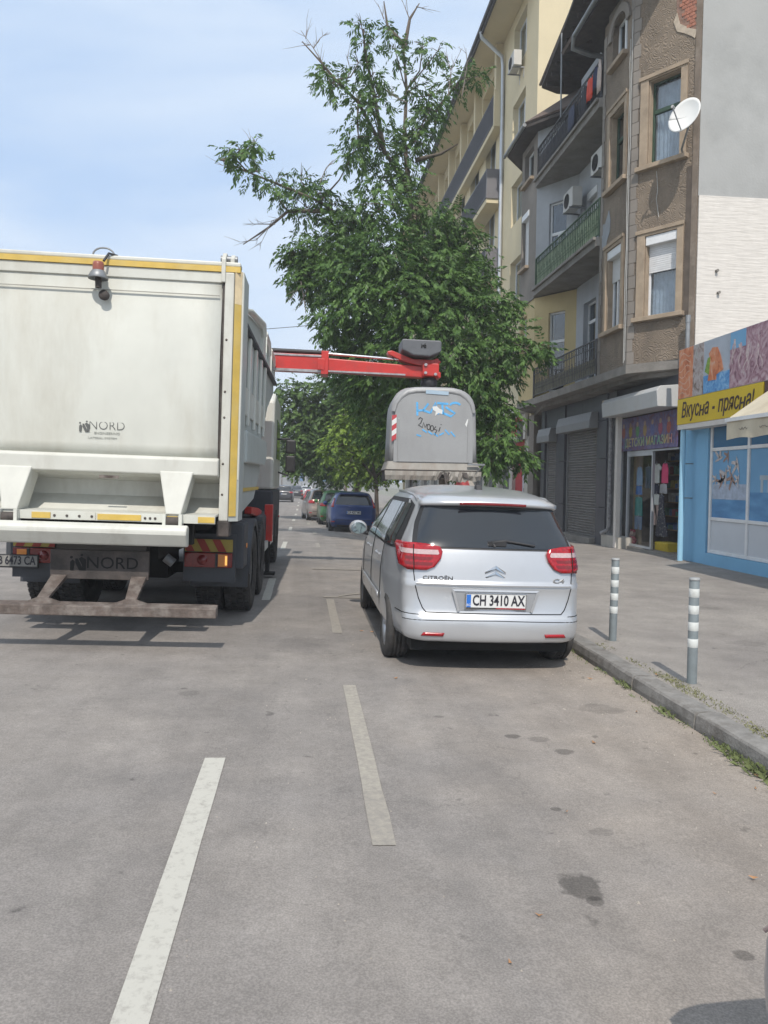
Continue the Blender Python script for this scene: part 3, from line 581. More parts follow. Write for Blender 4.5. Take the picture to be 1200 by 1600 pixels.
mb = MB(); mb.box(7.98, 8.3, 15.7, 18.94, -.4, .09); build(mb, 'threshold', M_conc, bA)
mb = MB(); mb.prism([(7.45, 3.28), (7.42, 3.62), (7.5, 3.72), (8.0, 3.76), (8.0, 3.28)], 15.7, 18.75, 'y'); build(mb, 'shutter_housing', mat('white_housing', (0.48, 0.485, 0.48), 0.5, var=0.05, dirt=(.4, .38, .35), dirt_amt=.4), bA, bevel=.012)
mb = MB(); mb.box(7.5, 8.0, 18.76, 18.9, 3.5, 3.72); build(mb, 'bracket', mat('beige_bracket', (0.5, 0.42, 0.3), 0.7), bA)
mb = MB(); mb.box(8.0, 8.3, 15.6, 19.45, 3.77, 4.0); mb.box(8.2, 8.4, 15.55, 15.85, -.3, 4.0); build(mb, 'fascia', M_char, bA)
sh = MB()
for (y0, y1, z0, z1) in ((18.88, 18.94, .1, 3.2), (18.46, 18.52, .1, 3.2), (17.10, 17.15, .1, 2.38)): sh.box(8.03, 8.09, y0, y1, z0, z1)
sh.box(8.032, 8.088, 15.86, 18.46, 2.39, 2.43); sh.box(8.031, 8.087, 17.15, 18.46, .10, .15); sh.box(8.034, 8.086, 17.15, 18.46, 2.3, 2.389); build(sh, 'shop_frame', M_alu, bA)
mb = MB(); mb.box(8.055, 8.062, 17.15, 18.46, .15, 2.3); mb.box(8.055, 8.062, 18.52, 18.88, .1, 3.2); build(mb, 'shop_window', M_shopg, bA)
mb = MB(); mb.box(10.6, 10.7, 15.8, 19.4, 0, 4); mb.box(8.1, 10.6, 19.3, 19.4, 0, 4); mb.box(8.1, 10.6, 15.81, 15.9, 0, 4); mb.box(8.1, 10.6, 15.9, 19.3, 3.3, 3.4); build(mb, 'shop_interior', mat('shop_inside', (0.20, 0.16, 0.14), 0.9, var=.4, scale=3), bA)
mb = MB(); mb.box(8.1, 10.6, 15.9, 19.3, 0, .1); build(mb, 'shop_floor', mat('shop_floor_tile', (0.22, 0.19, 0.16), 0.6), bA)
mb = MB(); mb.box(8.4, 8.5, 18.62, 18.95, .1, 2.35); build(mb, 'inner_jamb', mat('beige_jamb', (0.42, 0.33, 0.22), 0.8), bA)
# shelves with folded goods inside
for z in (.45, .8, 1.15, 1.5, 1.85, 2.2):
    mb = MB(); mb.box(9.3, 9.7, 16.0, 19.0, z, z+.03); sf = build(mb, 'shelf', mat('shelf_board', (0.35, 0.25, 0.15), 0.7), bA)
    gd = [MB() for _ in range(5)]; yy = 16.05
    while yy < 18.9:
        w_ = random.uniform(.12, .28); gd[random.randrange(5)].box(9.32, 9.62, yy, yy+w_*.9, z+.031, z+.03+random.uniform(.1, .26)); yy += w_
    for g_, c_ in zip(gd, ((.35, .1, .12), (.5, .42, .12), (.12, .2, .4), (.5, .5, .48), (.12, .28, .2))):
        if g_.v: build(g_, 'folded_clothes', mat('goods%d' % int(c_[0]*100+c_[2]*7), c_, .9, var=.3, scale=9), bA, kind='stuff')
# printed header of the shop: plain coloured figures and letters
def printmat(name, cols, scale=4.0, dist=0.6, stretch=(1, 1, 1)):
    m = bpy.data.materials.new(name); m.use_nodes = True; nt = m.node_tree; N = nt.nodes; Lk = nt.links.new; b = N['Principled BSDF']; b.inputs['Roughness'].default_value = 0.5
    g = N.new('ShaderNodeNewGeometry'); mp = N.new('ShaderNodeMapping'); mp.inputs['Scale'].default_value = stretch; n = N.new('ShaderNodeTexNoise'); n.inputs['Scale'].default_value = scale; n.inputs['Detail'].default_value = 5; n.inputs['Distortion'].default_value = dist
    r = N.new('ShaderNodeValToRGB'); Lk(g.outputs['Position'], mp.inputs[0]); Lk(mp.outputs[0], n.inputs['Vector']); Lk(n.outputs['Fac'], r.inputs[0]); Lk(r.outputs[0], b.inputs['Base Color'])
    el = r.color_ramp.elements; ps = [0.28+0.44*i/(len(cols)-1) for i in range(len(cols))]
    el[0].position = ps[0]; el[0].color = (*cols[0], 1); el[1].position = ps[-1]; el[1].color = (*cols[-1], 1)
    for p, c in zip(ps[1:-1], cols[1:-1]): e = el.new(p); e.color = (*c, 1)
    MATS[name] = m; return m
hs = thing('shop_sign', 'printed purple sign above the clothes shop door with small coloured figures', 'sign', (8.0, 17.2, 2.43), world_coords=True)
mb = MB(); mb.box(7.985, 8.015, 15.87, 18.9, 2.44, 3.25); build(mb, 'panel', printmat('purple_print', [(.06, .04, .10), (.16, .07, .12), (.09, .08, .20), (.15, .13, .26), (.18, .10, .08)], 5.5), hs)
pc = [(.32, .08, .05), (.36, .28, .07), (.07, .22, .08), (.30, .20, .07), (.10, .12, .30), (.30, .07, .12)]
for i in range(7):
    yc = 18.65-i*.40; mb = MB()
    mb.lathe([(0, 0), (.10, .0)], 10, (0, 0, 0), 'x', Matrix.Translation((7.981, yc, 2.9)) @ Matrix.Diagonal((1, 1, 1.5, 1)), False); build(mb, 'printed_shape', mat('print_col%d' % (i % 6), pc[i % 6], .6, var=.2, scale=20), hs)
    mb = MB(); mb.lathe([(0, 0), (.062, .0)], 10, (7.978, yc, 3.06), 'x', None, False); build(mb, 'printed_shape', mat('print_skin', (.34, .24, .18), .6), hs)
tm = text_mb('ДЕТСКИ МАГАЗИН', .27, .004, faceM((7.973, 17.3, 2.62), (0, -1, 0)), sx=.98, bold=.008); build(tm, 'lettering', mat('white_letter', (.40, .38, .40), .6), hs)
tm = text_mb('ДЕТСКИ МАГАЗИН', .27, .004, faceM((7.968, 17.3, 2.62), (0, -1, 0)), sx=.98, bold=-.004); build(tm, 'lettering', printmat('rainbow_print', [(.1, .2, .6), (.1, .4, .2), (.6, .45, .1), (.6, .12, .1)], 2.2), hs)
# clothes on the shop door
def cloth(name, label, cat, outline, m, x, y, z, wv=.02):
    """flat garment hung in the street plane; outline of (y, z) offsets, with folds"""
    t = thing(name, label, cat, (x, y, z), world_coords=True, group='clothes hung in the shop entrance')
    mb = MB(); n = len(outline); mb.prism([(y-a, z+b) for a, b in outline], x-.012, x+.012, 'x'); o = build(mb, 'garment', m, t, bevel=.008)
    hb = MB(); tz = max(b for a, b in outline); hb.tube([(x, y-.12, z+tz-.03), (x, y, z+tz+.02), (x, y+.12, z+tz-.03)], .006, 5); hb.tube([(x, y, z+tz+.02), (x, y, z+tz+.07)], .004, 5); build(hb, 'hanger', M_alu, t); return t
tee = [(-.15, -.46), (.15, -.46), (.15, -.12), (.21, -.17), (.26, -.09), (.13, 0), (.05, -.0), (0, -.03), (-.05, 0), (-.13, 0), (-.26, -.09), (-.21, -.17), (-.15, -.12)]
tank = [(-.16, -.46), (.16, -.46), (.15, -.12), (.09, 0), (.04, 0), (0, -.05), (-.04, 0), (-.09, 0), (-.15, -.12)]
sho = [(-.15, 0), (.15, 0), (.18, -.22), (.02, -.22), (0, -.08), (-.02, -.22), (-.18, -.22)]
leg = [(-.13, 0), (.13, 0), (.12, -.48), (.03, -.48), (0, -.1), (-.03, -.48), (-.12, -.48)]
drs = [(-.10, 0), (.10, 0), (.13, -.3), (.36, -.93), (.2, -.97), (0, -.95), (-.2, -.98), (-.26, -.93), (-.13, -.3)]
cm_ = lambda n, c, s=6, v=.12: mat(n, c, .9, var=v, scale=s)
cloth('tank_top', 'light blue sleeveless top with a print hanging highest at the left of the shop entrance', 'shirt', tank, cm_('c_blue', (.25, .42, .62)), 8.30, 18.37, 2.05)
cloth('shorts', 'bright blue shorts hanging under the light blue sleeveless top', 'shorts', sho, cm_('c_bright', (.05, .2, .55)), 8.29, 18.36, 1.58)
cloth('skirt', 'teal green length of cloth hanging below the bright blue shorts', 'skirt', [(-.18, 0), (.18, 0), (.22, -.47), (-.22, -.47)], cm_('c_teal', (.03, .26, .24)), 8.30, 18.38, 1.3)
cloth('jeans', 'pale denim trousers hanging lowest at the left of the shop entrance', 'trousers', [(a*1.6, b*.68) for a, b in leg], cm_('c_denim', (.16, .25, .38)), 8.29, 18.36, .82)
cloth('t_shirt', 'pale grey T-shirt hanging highest in the middle of the shop entrance', 'shirt', tee, cm_('c_grey', (.52, .55, .53)), 8.30, 17.45, 2.11)
cloth('t_shirt', 'pink short T-shirt hanging at the right of the pale grey one', 'shirt', tank, cm_('c_pink', (.60, .06, .16)), 8.28, 16.98, 2.11)
cloth('shorts', 'grey trousers hanging under the pink T-shirt', 'trousers', sho, cm_('c_grey2', (.35, .36, .38)), 8.30, 17.08, 1.63)
cloth('t_shirt', 'small white T-shirt hanging halfway down, above the beige leggings', 'shirt', [(a*.95, b*.55) for a, b in tee], cm_('c_white', (.55, .58, .56)), 8.30, 17.44, 1.39)
cloth('leggings', 'beige pink leggings hanging below the small white T-shirt', 'trousers', leg, cm_('c_beige', (.42, .31, .28)), 8.31, 17.44, 1.13)
cloth('dress', 'long navy dress with white flowers hanging at the right of the beige leggings', 'dress', drs, printmat('navy_floral', [(.01, .012, .03), (.01, .012, .03), (.012, .015, .035), (.55, .55, .5)], 26, 0), 8.26, 17.08, 1.37)
cloth('t_shirt', 'dark navy vest hanging between the grey T-shirt and the small white one', 'shirt', [(a*.8, b*.5) for a, b in tank], cm_('c_navy', (.02, .025, .05)), 8.31, 17.45, 1.63)
cloth('trousers', 'dark blue trousers hanging beside the light blue sleeveless top', 'trousers', [(a*1.1, b*1.1) for a, b in leg], cm_('c_dkblue', (.05, .09, .16)), 8.36, 18.02, 2.05)
ty = thing('plush_toy', 'seated red and pink plush toy at the lower left of the children\'s shop window', 'toy', (8.3, 18.68, .1), rz=PI/2)
def ball(mb, c, r, sc=(1, 1, 1), n=12):
    P = [(r*math.sin(PI*i/8), -r*math.cos(PI*i/8)) for i in range(9)]; M = Matrix.Translation(c) @ Matrix.Diagonal((*sc, 1)); return mb.lathe(P, n, (0, 0, 0), 'z', M)
mb = MB(); ball(mb, (0, 0, .1), .11, (1, .9, 1)); ball(mb, (-.11, .05, .05), .05, (1, 1.6, 1)); ball(mb, (.11, .05, .05), .05, (1, 1.6, 1)); ball(mb, (-.11, .02, .15), .035, (1.4, 1, 1.4)); ball(mb, (.11, .02, .15), .035, (1.4, 1, 1.4)); build(mb, 'body', cm_('toy_pink', (.6, .08, .14), 12, .3), ty)
mb = MB(); ball(mb, (0, 0, .26), .08); ball(mb, (0, .06, .24), .035); build(mb, 'head', cm_('toy_skin', (.6, .42, .36)), ty)
mb = MB(); ball(mb, (-.07, 0, .34), .04); ball(mb, (.07, 0, .34), .04); build(mb, 'ear', cm_('toy_dark', (.45, .05, .09)), ty)
bk = thing('basket', 'yellow slatted plastic basket on the floor at the right of the shop entrance', 'basket', (8.3, 16.76, .095))
mb = MB(); mb.prism([(-.15, 0), (.15, 0), (.18, .2), (-.18, .2)], -.3, .3, 'y'); build(mb, 'bin', cm_('yellow_plastic', (.55, .42, .04)), bk, bevel=.01)
for i in range(12): mb = MB(); yy = -.27+i*.05; mb.box(-.185, -.16, yy, yy+.02, .02, .19); build(mb, 'slat', MATS['yellow_plastic'], bk)
# ------------------------------------------------------------------ low blue shop
bB = thing('blue_shop', 'low sky-blue shop with white window frames under the long food banner at the right edge', 'shop', (8.5, 11, 0), world_coords=True)
M_sky = mat('sky_blue_paint', (0.20, 0.44, 0.66), 0.75, var=0.05, scale=2, bump=0.3, bscale=40, dirt=(0.16, 0.32, 0.46), dirt_amt=0.4, streak=1)
mb = MB(); mb.box(7.9, 8.2, 14.42, 15.45, .02, 2.9); mb.box(7.88, 8.2, 6, 14.42, -.1, .28); mb.box(7.9, 8.2, 6, 14.42, 2.87, 4.3); mb.box(8.2, 8.3, 15.35, 15.45, 0, 4.3); build(mb, 'wall', M_sky, bB)
mb = MB(); mb.box(8.2, 16, 15.1, 15.48, 0, 4.2); mb.box(15.7, 16, 6, 15.48, 0, 4.2); mb.box(7.9, 16, 6, 6.3, 0, 4.2); build(mb, 'side_wall', M_sky, bB)
mb = MB(); mb.box(7.9, 16, 6, 15.45, 4.302, 4.4); build(mb, 'roof', M_conc, bB)
mb = MB()
for y in (14.36, 13.08, 11.8, 10.5, 9.2, 7.9, 6.6): mb.box(7.93, 8.0, y-.035, y+.035, .285, 2.865)
for i, y in enumerate((14.325, 13.045, 11.765, 10.465, 9.165, 7.865)):
    for z in (.285, .93, 2.28, 2.8): mb.box(7.932, 7.998, y-1.21, y, z, z+.065)
build(mb, 'window_frame', M_wfr, bB, bevel=.008)
M_panel = mat('grey_white_panel', (0.55, 0.58, 0.62), 0.5, var=0.03)
M_sea = printmat('sea_print', [(.05, .16, .34), (.08, .24, .46), (.14, .34, .58)], 1.4, .3, (1, 1, 3)); M_skyp = printmat('sky_print', [(.13, .31, .52), (.17, .38, .60), (.22, .45, .66)], .8, .2)
M_blk = mat('blue_film', (0.05, 0.16, 0.30), 0.25, var=0.1, scale=2)
for i, y in enumerate((14.325, 13.045, 11.765, 10.465, 9.165, 7.865)):
    mb = MB(); mb.box(7.96, 7.985, y-1.21, y, .35, .93); build(mb, 'lower_panel', M_panel, bB)
    mb = MB(); mb.box(7.962, 7.98, y-1.21, y, 2.345, 2.8); build(mb, 'pane', M_blk, bB)
    mb = MB(); mb.box(7.962, 7.98, y-1.21, y, .995, 1.5 if i else 1.35); build(mb, 'pane', M_sea, bB)
    mb = MB(); mb.box(7.962, 7.98, y-1.21, y, 1.5 if i else 1.35, 2.28); build(mb, 'pane', M_skyp, bB)
po = thing('window_poster', 'sea poster with gulls above a stone basin in the first blue shop window', 'poster', (7.96, 13.7, 1.0), world_coords=True)
M_gull = mat('gull_print', (.52, .47, .46), .6, var=.3, scale=18); M_gull2 = mat('gull_print_brown', (.33, .22, .18), .6, var=.3, scale=18)
mb = MB(); mb.box(7.957, 7.9615, 13.13, 14.31, 1.35, 1.62); mb.box(7.956, 7.9568, 13.16, 14.28, 1.60, 1.64); build(mb, 'printed_basin', mat('basin_print', (.36, .42, .52), .6, var=.25, scale=12), po)
def gull(y, z, s, a, m):
    mb = MB(); c, d = math.cos(a), math.sin(a)
    for body in ([(-1, 0), (-.3, .18), (.6, .12), (1, 0), (.6, -.12), (-.3, -.15)], [(-.1, .1), (-.7, 1.2), (-.4, 1.25), (.35, .1)], [(0, .1), (.5, 1.1), (.75, 1.0), (.5, .08)]):
        mb.add([(7.9545, y-1.35*s*(u*c-v*d), z+1.35*s*(u*d+v*c)) for u, v in body], [tuple(range(len(body)))])
    build(mb, 'printed_gull', m, po, solid=.002)
for a in ((14.1, 2.12, .12, .3, M_gull), (13.78, 2.15, .1, 1.6, M_gull2), (13.45, 2.0, .13, 1.9, M_gull), (14.2, 1.72, .09, 1.5, M_gull), (13.85, 1.75, .16, 1.5, M_gull), (13.98, 1.66, .12, .9, M_gull2), (13.6, 1.74, .13, 2.2, M_gull2), (13.42, 1.7, .1, 1.4, M_gull), (13.7, 1.9, .08, 1.3, M_gull)): gull(*a)
po2 = thing('window_poster', 'pale pier on posts printed across the second blue shop window', 'poster', (7.96, 12.4, 1.0), world_coords=True)
mb = MB(); mb.box(7.957, 7.9615, 11.85, 12.75, 1.72, 1.80)
for k in range(5): mb.box(7.957, 7.9615, 12.72-k*.2-.07, 12.72-k*.2, 1.5, 1.72)
build(mb, 'printed_pier', mat('pier_print', (.38, .45, .50), .6), po2)
# long sign: food pictures above, yellow strip below
sg = thing('shop_banner', 'long shop sign with food pictures above a yellow strip of dark italic letters', 'sign', (7.6, 12, 2.8), world_coords=True)
mb = MB(); mb.box(7.6, 7.7, 5.9, 15.10, 3.36, 4.36); build(mb, 'picture_board', mat('board_white', (.38, .42, .48), .5), sg)
mb = MB(); mb.box(7.59, 7.7, 12.15, 15.10, 2.84, 3.352); build(mb, 'yellow_board', mat('sign_yellow', (.60, .43, .02), .5, var=.04), sg)
mb = MB(); mb.box(7.6, 7.9, 6, 15.1, 2.74, 2.835); build(mb, 'sign_base', M_wwall, sg)
mb = MB(); mb.box(7.59, 7.7, 5.9, 12.1, 2.84, 3.352); build(mb, 'dark_board', mat('sign_dark', (.10, .05, .04), .5), sg)
M_sb = mat('sign_brown', (.045, .02, .02), .5); xc_ = 0.0
def xmax(m): return max(v[0] for v in m.v)
for piece in ('Вкус', 'N', 'а', '-', 'пряс', 'N', 'а!'):
    if piece == 'N':
        tm = MB(); st = .044
        for a in (0, .125): tm.prism([(xc_+a, -.145), (xc_+a+st, -.145), (xc_+a+st+.045, .065), (xc_+a+.045, .065)], -.002, .002, 'z')
        tm.prism([(xc_+.055, -.055), (xc_+.15, -.055), (xc_+.158, -.02), (xc_+.063, -.02)], -.0015, .0015, 'z')
    else:
        tm = text_mb(piece, .42, .004, None, shear=.22, sx=.72, align='LEFT', bold=.005); tm.v = [(x+xc_, y, z) for x, y, z in tm.v]
    xe = xmax(tm); Mx = faceM((7.586, 14.93, 3.10), (0, -1, 0)); tm.v = [tuple(Mx @ Vector(p)) for p in tm.v]; build(tm, 'lettering', M_sb, sg)
    xc_ = xe+(.10 if piece in ('-',) else .0 if piece != 'а' else .10)-(.012 if piece in ('N', 'пряс', 'Вкус') else 0)
    if piece == 'N': xc_ = xe-.02

M_sal = printmat('salmon_print', [(.30, .08, .03), (.55, .17, .07), (.62, .26, .13), (.60, .42, .34)], 3.2, 1.5, (1, 1.8, 1)); M_oct = printmat('squid_print', [(.10, .04, .07), (.30, .16, .20), (.45, .30, .34), (.50, .42, .44)], 4.5, 2.0)
M_mar = printmat('marble_print', [(.10, .07, .05), (.30, .24, .22), (.44, .40, .40), (.25, .28, .20)], 4.5, 1.6); M_water = printmat('water_print', [(.05, .16, .42), (.10, .30, .58), (.30, .50, .70)], 9, .8)
mb = MB(); mb.box(7.596, 7.5995, 14.52, 15.095, 3.365, 4.355); build(mb, 'picture', M_sal, sg)
mb = MB(); mb.box(7.5955, 7.5995, 14.12, 14.515, 3.365, 4.355); build(mb, 'picture', M_mar, sg)
mb = MB(); mb.box(7.596, 7.5995, 13.2, 14.11, 3.365, 3.70); build(mb, 'picture', M_water, sg)
mb = MB(); mb.add([(7.593, 13.92-a, 3.62+b) for a, b in ((-.02, -.03), (.28, -.04), (.28, .05), (.52, .12), (.42, .38), (.30, .56), (.12, .58), (.0, .48), (.04, .30))], [tuple(range(9))]); build(mb, 'picture', M_sal, sg, solid=.003)
mb = MB(); mb.add([(7.592, 14.06-a, 3.68+b) for a, b in ((.0, .1), (.16, .02), (.20, .36), (.10, .34))], [(0, 1, 2, 3)]); build(mb, 'picture', mat('lettuce_print', (.20, .32, .05), .6, var=.4, scale=20), sg, solid=.003)
mb = MB(); mb.box(7.596, 7.5995, 11.2, 13.195, 3.365, 4.355); build(mb, 'picture', M_oct, sg)
mb = MB(); mb.box(7.594, 7.5955, 12.7, 13.19, 4.05, 4.35); build(mb, 'picture', M_skyp, sg)
rq = random.Random(21)
for k in range(16):
    y0, z0 = rq.uniform(12.15, 13.05), rq.uniform(3.95, 4.25); pts = []; dy = rq.uniform(-.05, .05)
    for i in range(9): pts.append((y0+dy*i*.5+.03*math.sin(i*1.1+k), z0-i*.055))
    L0 = [(7.5935-k*.00003, a+.028*(1-i/11), min(4.35, max(3.37, b))) for i, (a, b) in enumerate(pts)]; L1 = [(7.5935-k*.00003, a-.028*(1-i/11), min(4.35, max(3.37, b))) for i, (a, b) in enumerate(pts)]
    mb = MB(); mb.grid([L0, L1], False); build(mb, 'printed_tentacle', mat('tentacle%d' % (k % 3), ((.50, .36, .38), (.38, .22, .26), (.55, .45, .44))[k % 3], .6, var=.25, scale=20), sg)
for k in range(7):
    z0 = 3.42+k*.13; L0 = [(7.594, 15.07-.45*i/8, z0+.05*math.sin(i*.7+k)+.018+.02*i/8) for i in range(9)]; L1 = [(p[0], p[1], p[2]-.022) for p in L0]
    mb = MB(); mb.grid([L0, L1], False); build(mb, 'printed_stripe', mat('salmon_stripe', (.60, .36, .26), .6, var=.2), sg)
mb = MB(); mb.box(7.596, 7.5995, 8, 11.19, 3.365, 4.355); build(mb, 'picture', M_sal, sg)
pl = thing('blue_post', 'slim sky-blue metal post standing on the pavement under the left end of the long sign', 'post', (7.68, 15.0, .05))
mb = MB(); mb.tube([(0, 0, 0), (0, 0, 2.70)], .055, 14); build(mb, 'pole', mat('post_blue', (.30, .55, .72), .5, var=.06), pl)
mb = MB(); mb.box(-.09, .09, -.09, .09, -.02, .015); build(mb, 'base_plate', M_conc, pl)
for z in (1.3, 2.0):
    mb = MB(); mb.tube([(.05, 0, z), (.3, -.03, z)], .012, 6); build(mb, 'stay', M_gutter, pl)
# awning
aw = thing('awning', 'faded cream folding awning hanging over the right end of the blue shop', 'awning', (7.4, 10, 2.9), world_coords=True)
M_aw = mat('cream_canvas', (0.56, 0.50, 0.38), 0.85, var=0.12, scale=1.5, dirt=(0.36, 0.28, 0.19), dirt_amt=0.6, streak=1)
ya, yb = 12.0, 7.0
P = [[(7.85, y, 3.35), (7.4, y, 3.05), (6.9, y, 2.70)] for y in (ya, 10.5, 9, yb)]
mb = MB(); mb.grid(P, False); build(mb, 'canvas', M_aw, aw, solid=.012)
mb = MB(); n = 40; Q = [[(6.89+.01*math.sin(i*.9), ya-(ya-yb)*i/n, 2.66), (6.885+.015*math.sin(i*.9+.5), ya-.06*0-(ya-yb)*i/n, 2.36+.025*abs(math.sin(i*.52)))] for i in range(n+1)]; mb.grid(Q, False); build(mb, 'valance', M_aw, aw, solid=.008)
mb = MB(); mb.box(6.86, 6.93, yb, ya+.02, 2.655, 2.715); build(mb, 'front_bar', M_wfr, aw)
mb = MB(); mb.tube([(7.85, 11.7, 2.95), (7.2, 11.5, 2.78), (6.93, 11.8, 2.69)], .025, 8); mb.tube([(7.85, 7.4, 2.95), (7.2, 7.6, 2.78), (6.93, 7.3, 2.69)], .025, 8); build(mb, 'folding_arm', M_wfr, aw)
mb = MB(); rr = random.Random(9)
for k in range(3):
    pts = []; y0 = 11.62-k*.55
    for i in range(9): pts.append((6.872, y0-i*.03, 2.52+rr.uniform(-.02, .025)))
    mb.tube(pts, .006, 4)
build(mb, 'faded_script', mat('faded_print', (.22, .2, .17), .8), aw)
# satellite dish on the wall of the bay
ds = thing('satellite_dish', 'white satellite dish on an arm beside the green-framed window', 'satellite dish', (7.85, 15.55, 8.55), world_coords=True)
dn = Vector((-.81, -.52, .29)).normalized(); cx = Vector((7.66, 15.2, 9.08)); e1 = dn.cross(Vector((0, 0, 1))).normalized(); e2 = e1.cross(dn)
P = []
for i in range(8):
    r = .37*i/7; P.append([tuple(cx+e1*(r*.93*math.cos(a))+e2*(r*math.sin(a))+dn*(.085*(i/7)**2)) for a in [2*PI*k/28 for k in range(29)]])
mb = MB(); mb.grid(P, True); build(mb, 'dish', mat('dish_white', (.74, .74, .72), .5, var=.04, dirt=(.6, .58, .55), dirt_amt=.3), ds, solid=.012)
lnb = cx+dn*.40+Vector((-.07, .03, 0))
mb = MB(); mb.tube([tuple(cx-e2*.36+dn*.06), tuple(lnb)], .014, 6); mb.tube([tuple(cx-dn*.02), tuple(cx-dn*.14-e2*.1), (7.78, 15.6, 8.62), (7.86, 15.72, 8.6)], .022, 8); build(mb, 'arm', M_gutter, ds)
mb = MB(); mb.tube([tuple(lnb), tuple(lnb-dn*.09)], [.03, .022], 8); mb.tube([tuple(lnb), tuple(lnb-e2*.05)], .018, 6); build(mb, 'receiver', mat('lnb_grey', (.3, .3, .3), .5), ds)
tm = text_mb('MEGASAT', .07, .003, None); Mt = Matrix((e1*-1, e2, dn)).transposed().to_4x4(); Mt.translation = cx+e2*.13+dn*.035
if False: build(text_mb('', .07, .003, Mt), 'lettering', MATS['lnb_grey'], ds)
# air conditioners
def aircon(loc, rz, label, s=1.0):
    t = thing('air_conditioner', label, 'air conditioner', loc, rz, group='air conditioners on the facades')
    mb = MB(); mb.box(-.4*s, .4*s, -.15*s, .15*s, 0, .55*s); build(mb, 'casing', mat('ac_casing', (.52, .51, .48), .55, var=.06, dirt=(.33, .31, .28), dirt_amt=.4), t, bevel=.015)
    mb = MB(); 
    for r in (.06, .1, .14, .18, .21): mb.tube([((-.08+r*math.cos(a))*s, -.158*s, (.27+r*math.sin(a))*s) for a in [2*PI*k/16 for k in range(17)]], .006, 4, cap=False)
    for k in range(6): a = PI*k/6; mb.tube([((-.08+.21*math.cos(a))*s, -.157*s, (.27+.21*math.sin(a))*s), ((-.08-.21*math.cos(a))*s, -.157*s, (.27-.21*math.sin(a))*s)], .005, 4)
    build(mb, 'grille', M_iron, t)
    mb = MB(); mb.lathe([(0, 0), (.2*s, 0)], 16, (0, 0, 0), 'x', Matrix.Translation((-.08*s, -.153*s, .27*s)) @ Matrix.Rotation(PI/2, 4, 'Z'), False); build(mb, 'fan_opening', M_dark, t)
    mb = MB()
    for x in (-.28, .28): mb.box((x-.02)*s, (x+.02)*s, -.2*s, .32*s, -.04, -.002); mb.box((x-.018)*s, (x+.018)*s, .26*s, .30*s, -.38*s, -.042)
    build(mb, 'bracket', M_gutter, t); return t
aircon((7.72, 28.75, 17.05), -PI/2, 'boxy white air conditioner under the top window of the tall cream building')
aircon((7.75, 22.15, 9.62), -PI/2, 'pale air conditioner on brackets above the green balcony')
aircon((7.75, 19.95, 9.85), -PI/2, 'dusty air conditioner under the dark top balcony beside the brown bay')
# laundry on the top balcony
lt = [(.9, .12, .1), (.02, .03, .07), (.5, .45, .42), (.03, .03, .06), (.35, .06, .08), (.08, .1, .22)]
for i, (y, z, w_, h, c, nm) in enumerate([(19.25, 12.2, .34, .55, (.62, .07, .04), 'red laundry hanging over the top balcony railing'), (18.85, 12.25, .3, .5, (.02, .03, .08), 'navy laundry at the right of the red laundry on the top balcony'),
        (18.62, 12.3, .2, .75, (.5, .42, .38), 'pale pink towel at the right end of the top balcony line'), (19.65, 12.15, .3, .7, (.03, .03, .04), 'black laundry at the left of the red laundry on the top balcony'), (20.6, 12.12, .4, .6, (.05, .06, .1), 'dark blue cloth near the middle of the top balcony railing')]):
    t = thing('laundry', nm, 'laundry', (7.12, y, z-.32), world_coords=True, group='laundry on the top balcony'); P = []
    for a in range(7): P.append([(7.12+.02*math.sin(a*1.5+k), y-w_/2+w_*a/6, z-.32-h*k/3-.03*math.sin(a+i)) for k in range(4)])
    mb = MB(); mb.grid(P, True); build(mb, 'cloth', mat('laundry%d' % i, c, .9, var=.2, scale=8), t, solid=.01)
lw = thing('washing_line', 'thin washing line along the outside of the top balcony', 'line', (7.12, 21, 12.3), world_coords=True); mb = MB(); mb.tube([(7.12, 18.5, 12.0), (7.12, 19.8, 11.92), (7.12, 23.7, 12.0)], .006, 4); build(mb, 'rope', M_gutter, lw)
# ------------------------------------------------------------------ tall cream building beyond
bC = thing('apartment_building', 'tall cream apartment block with dark balconies and wide overhanging eave behind the tree', 'building', (12, 40, 0), world_coords=True)
M_cream = mat('cream_render', (0.64, 0.555, 0.375), 0.9, var=0.05, scale=1, bump=0.2, bscale=40, dirt=(0.48, 0.42, 0.31), dirt_amt=0.3, streak=1)
M_slt = mat('balcony_slat', (0.055, 0.05, 0.055), 0.5, var=0.2); M_panl = mat('balcony_end_panel', (0.14, 0.135, 0.145), 0.6, var=0.08)
CA, CB = (8.0, 62.0), (8.0, 27.0)
def S_(y): return 62.0-y
holes = []
for z0, z1 in ((17.5, 19.2), (14.65, 16.25), (11.6, 13.2), (8.6, 10.2), (5.4, 7.1)):
    holes.append((S_(29.95), S_(28.2), z0, z1))
ys = [32.6+k*3.2 for k in range(9)]
for z0, z1 in ((14.9, 17.2), (11.75, 13.9), (8.75, 10.9), (5.5, 7.6)):
    for y in ys: holes.append((S_(y+1.9), S_(y), z0, z1))
for y in ys: holes.append((S_(y+2.6), S_(y-.1), 17.6, 19.1))
mb = MB(); MC = wall(mb, CA, CB, 3.9, 19.6, holes, th=.35); build(mb, 'wall', M_cream, bC)
for z0, z1 in ((17.5, 19.2), (14.65, 16.25), (11.6, 13.2), (8.6, 10.2), (5.4, 7.1)): window(bC, MC, S_(29.95), S_(28.2), z0, z1, back=.22, mull=S_(29.05), surround=None, sill=False)
for z0, z1 in ((14.9, 17.2), (11.75, 13.9), (8.75, 10.9), (5.5, 7.6)):
    for y in ys[:6]: window(bC, MC, S_(y+1.9), S_(y), z0, z1, back=.22, mull=S_(y+.95), sill=False)
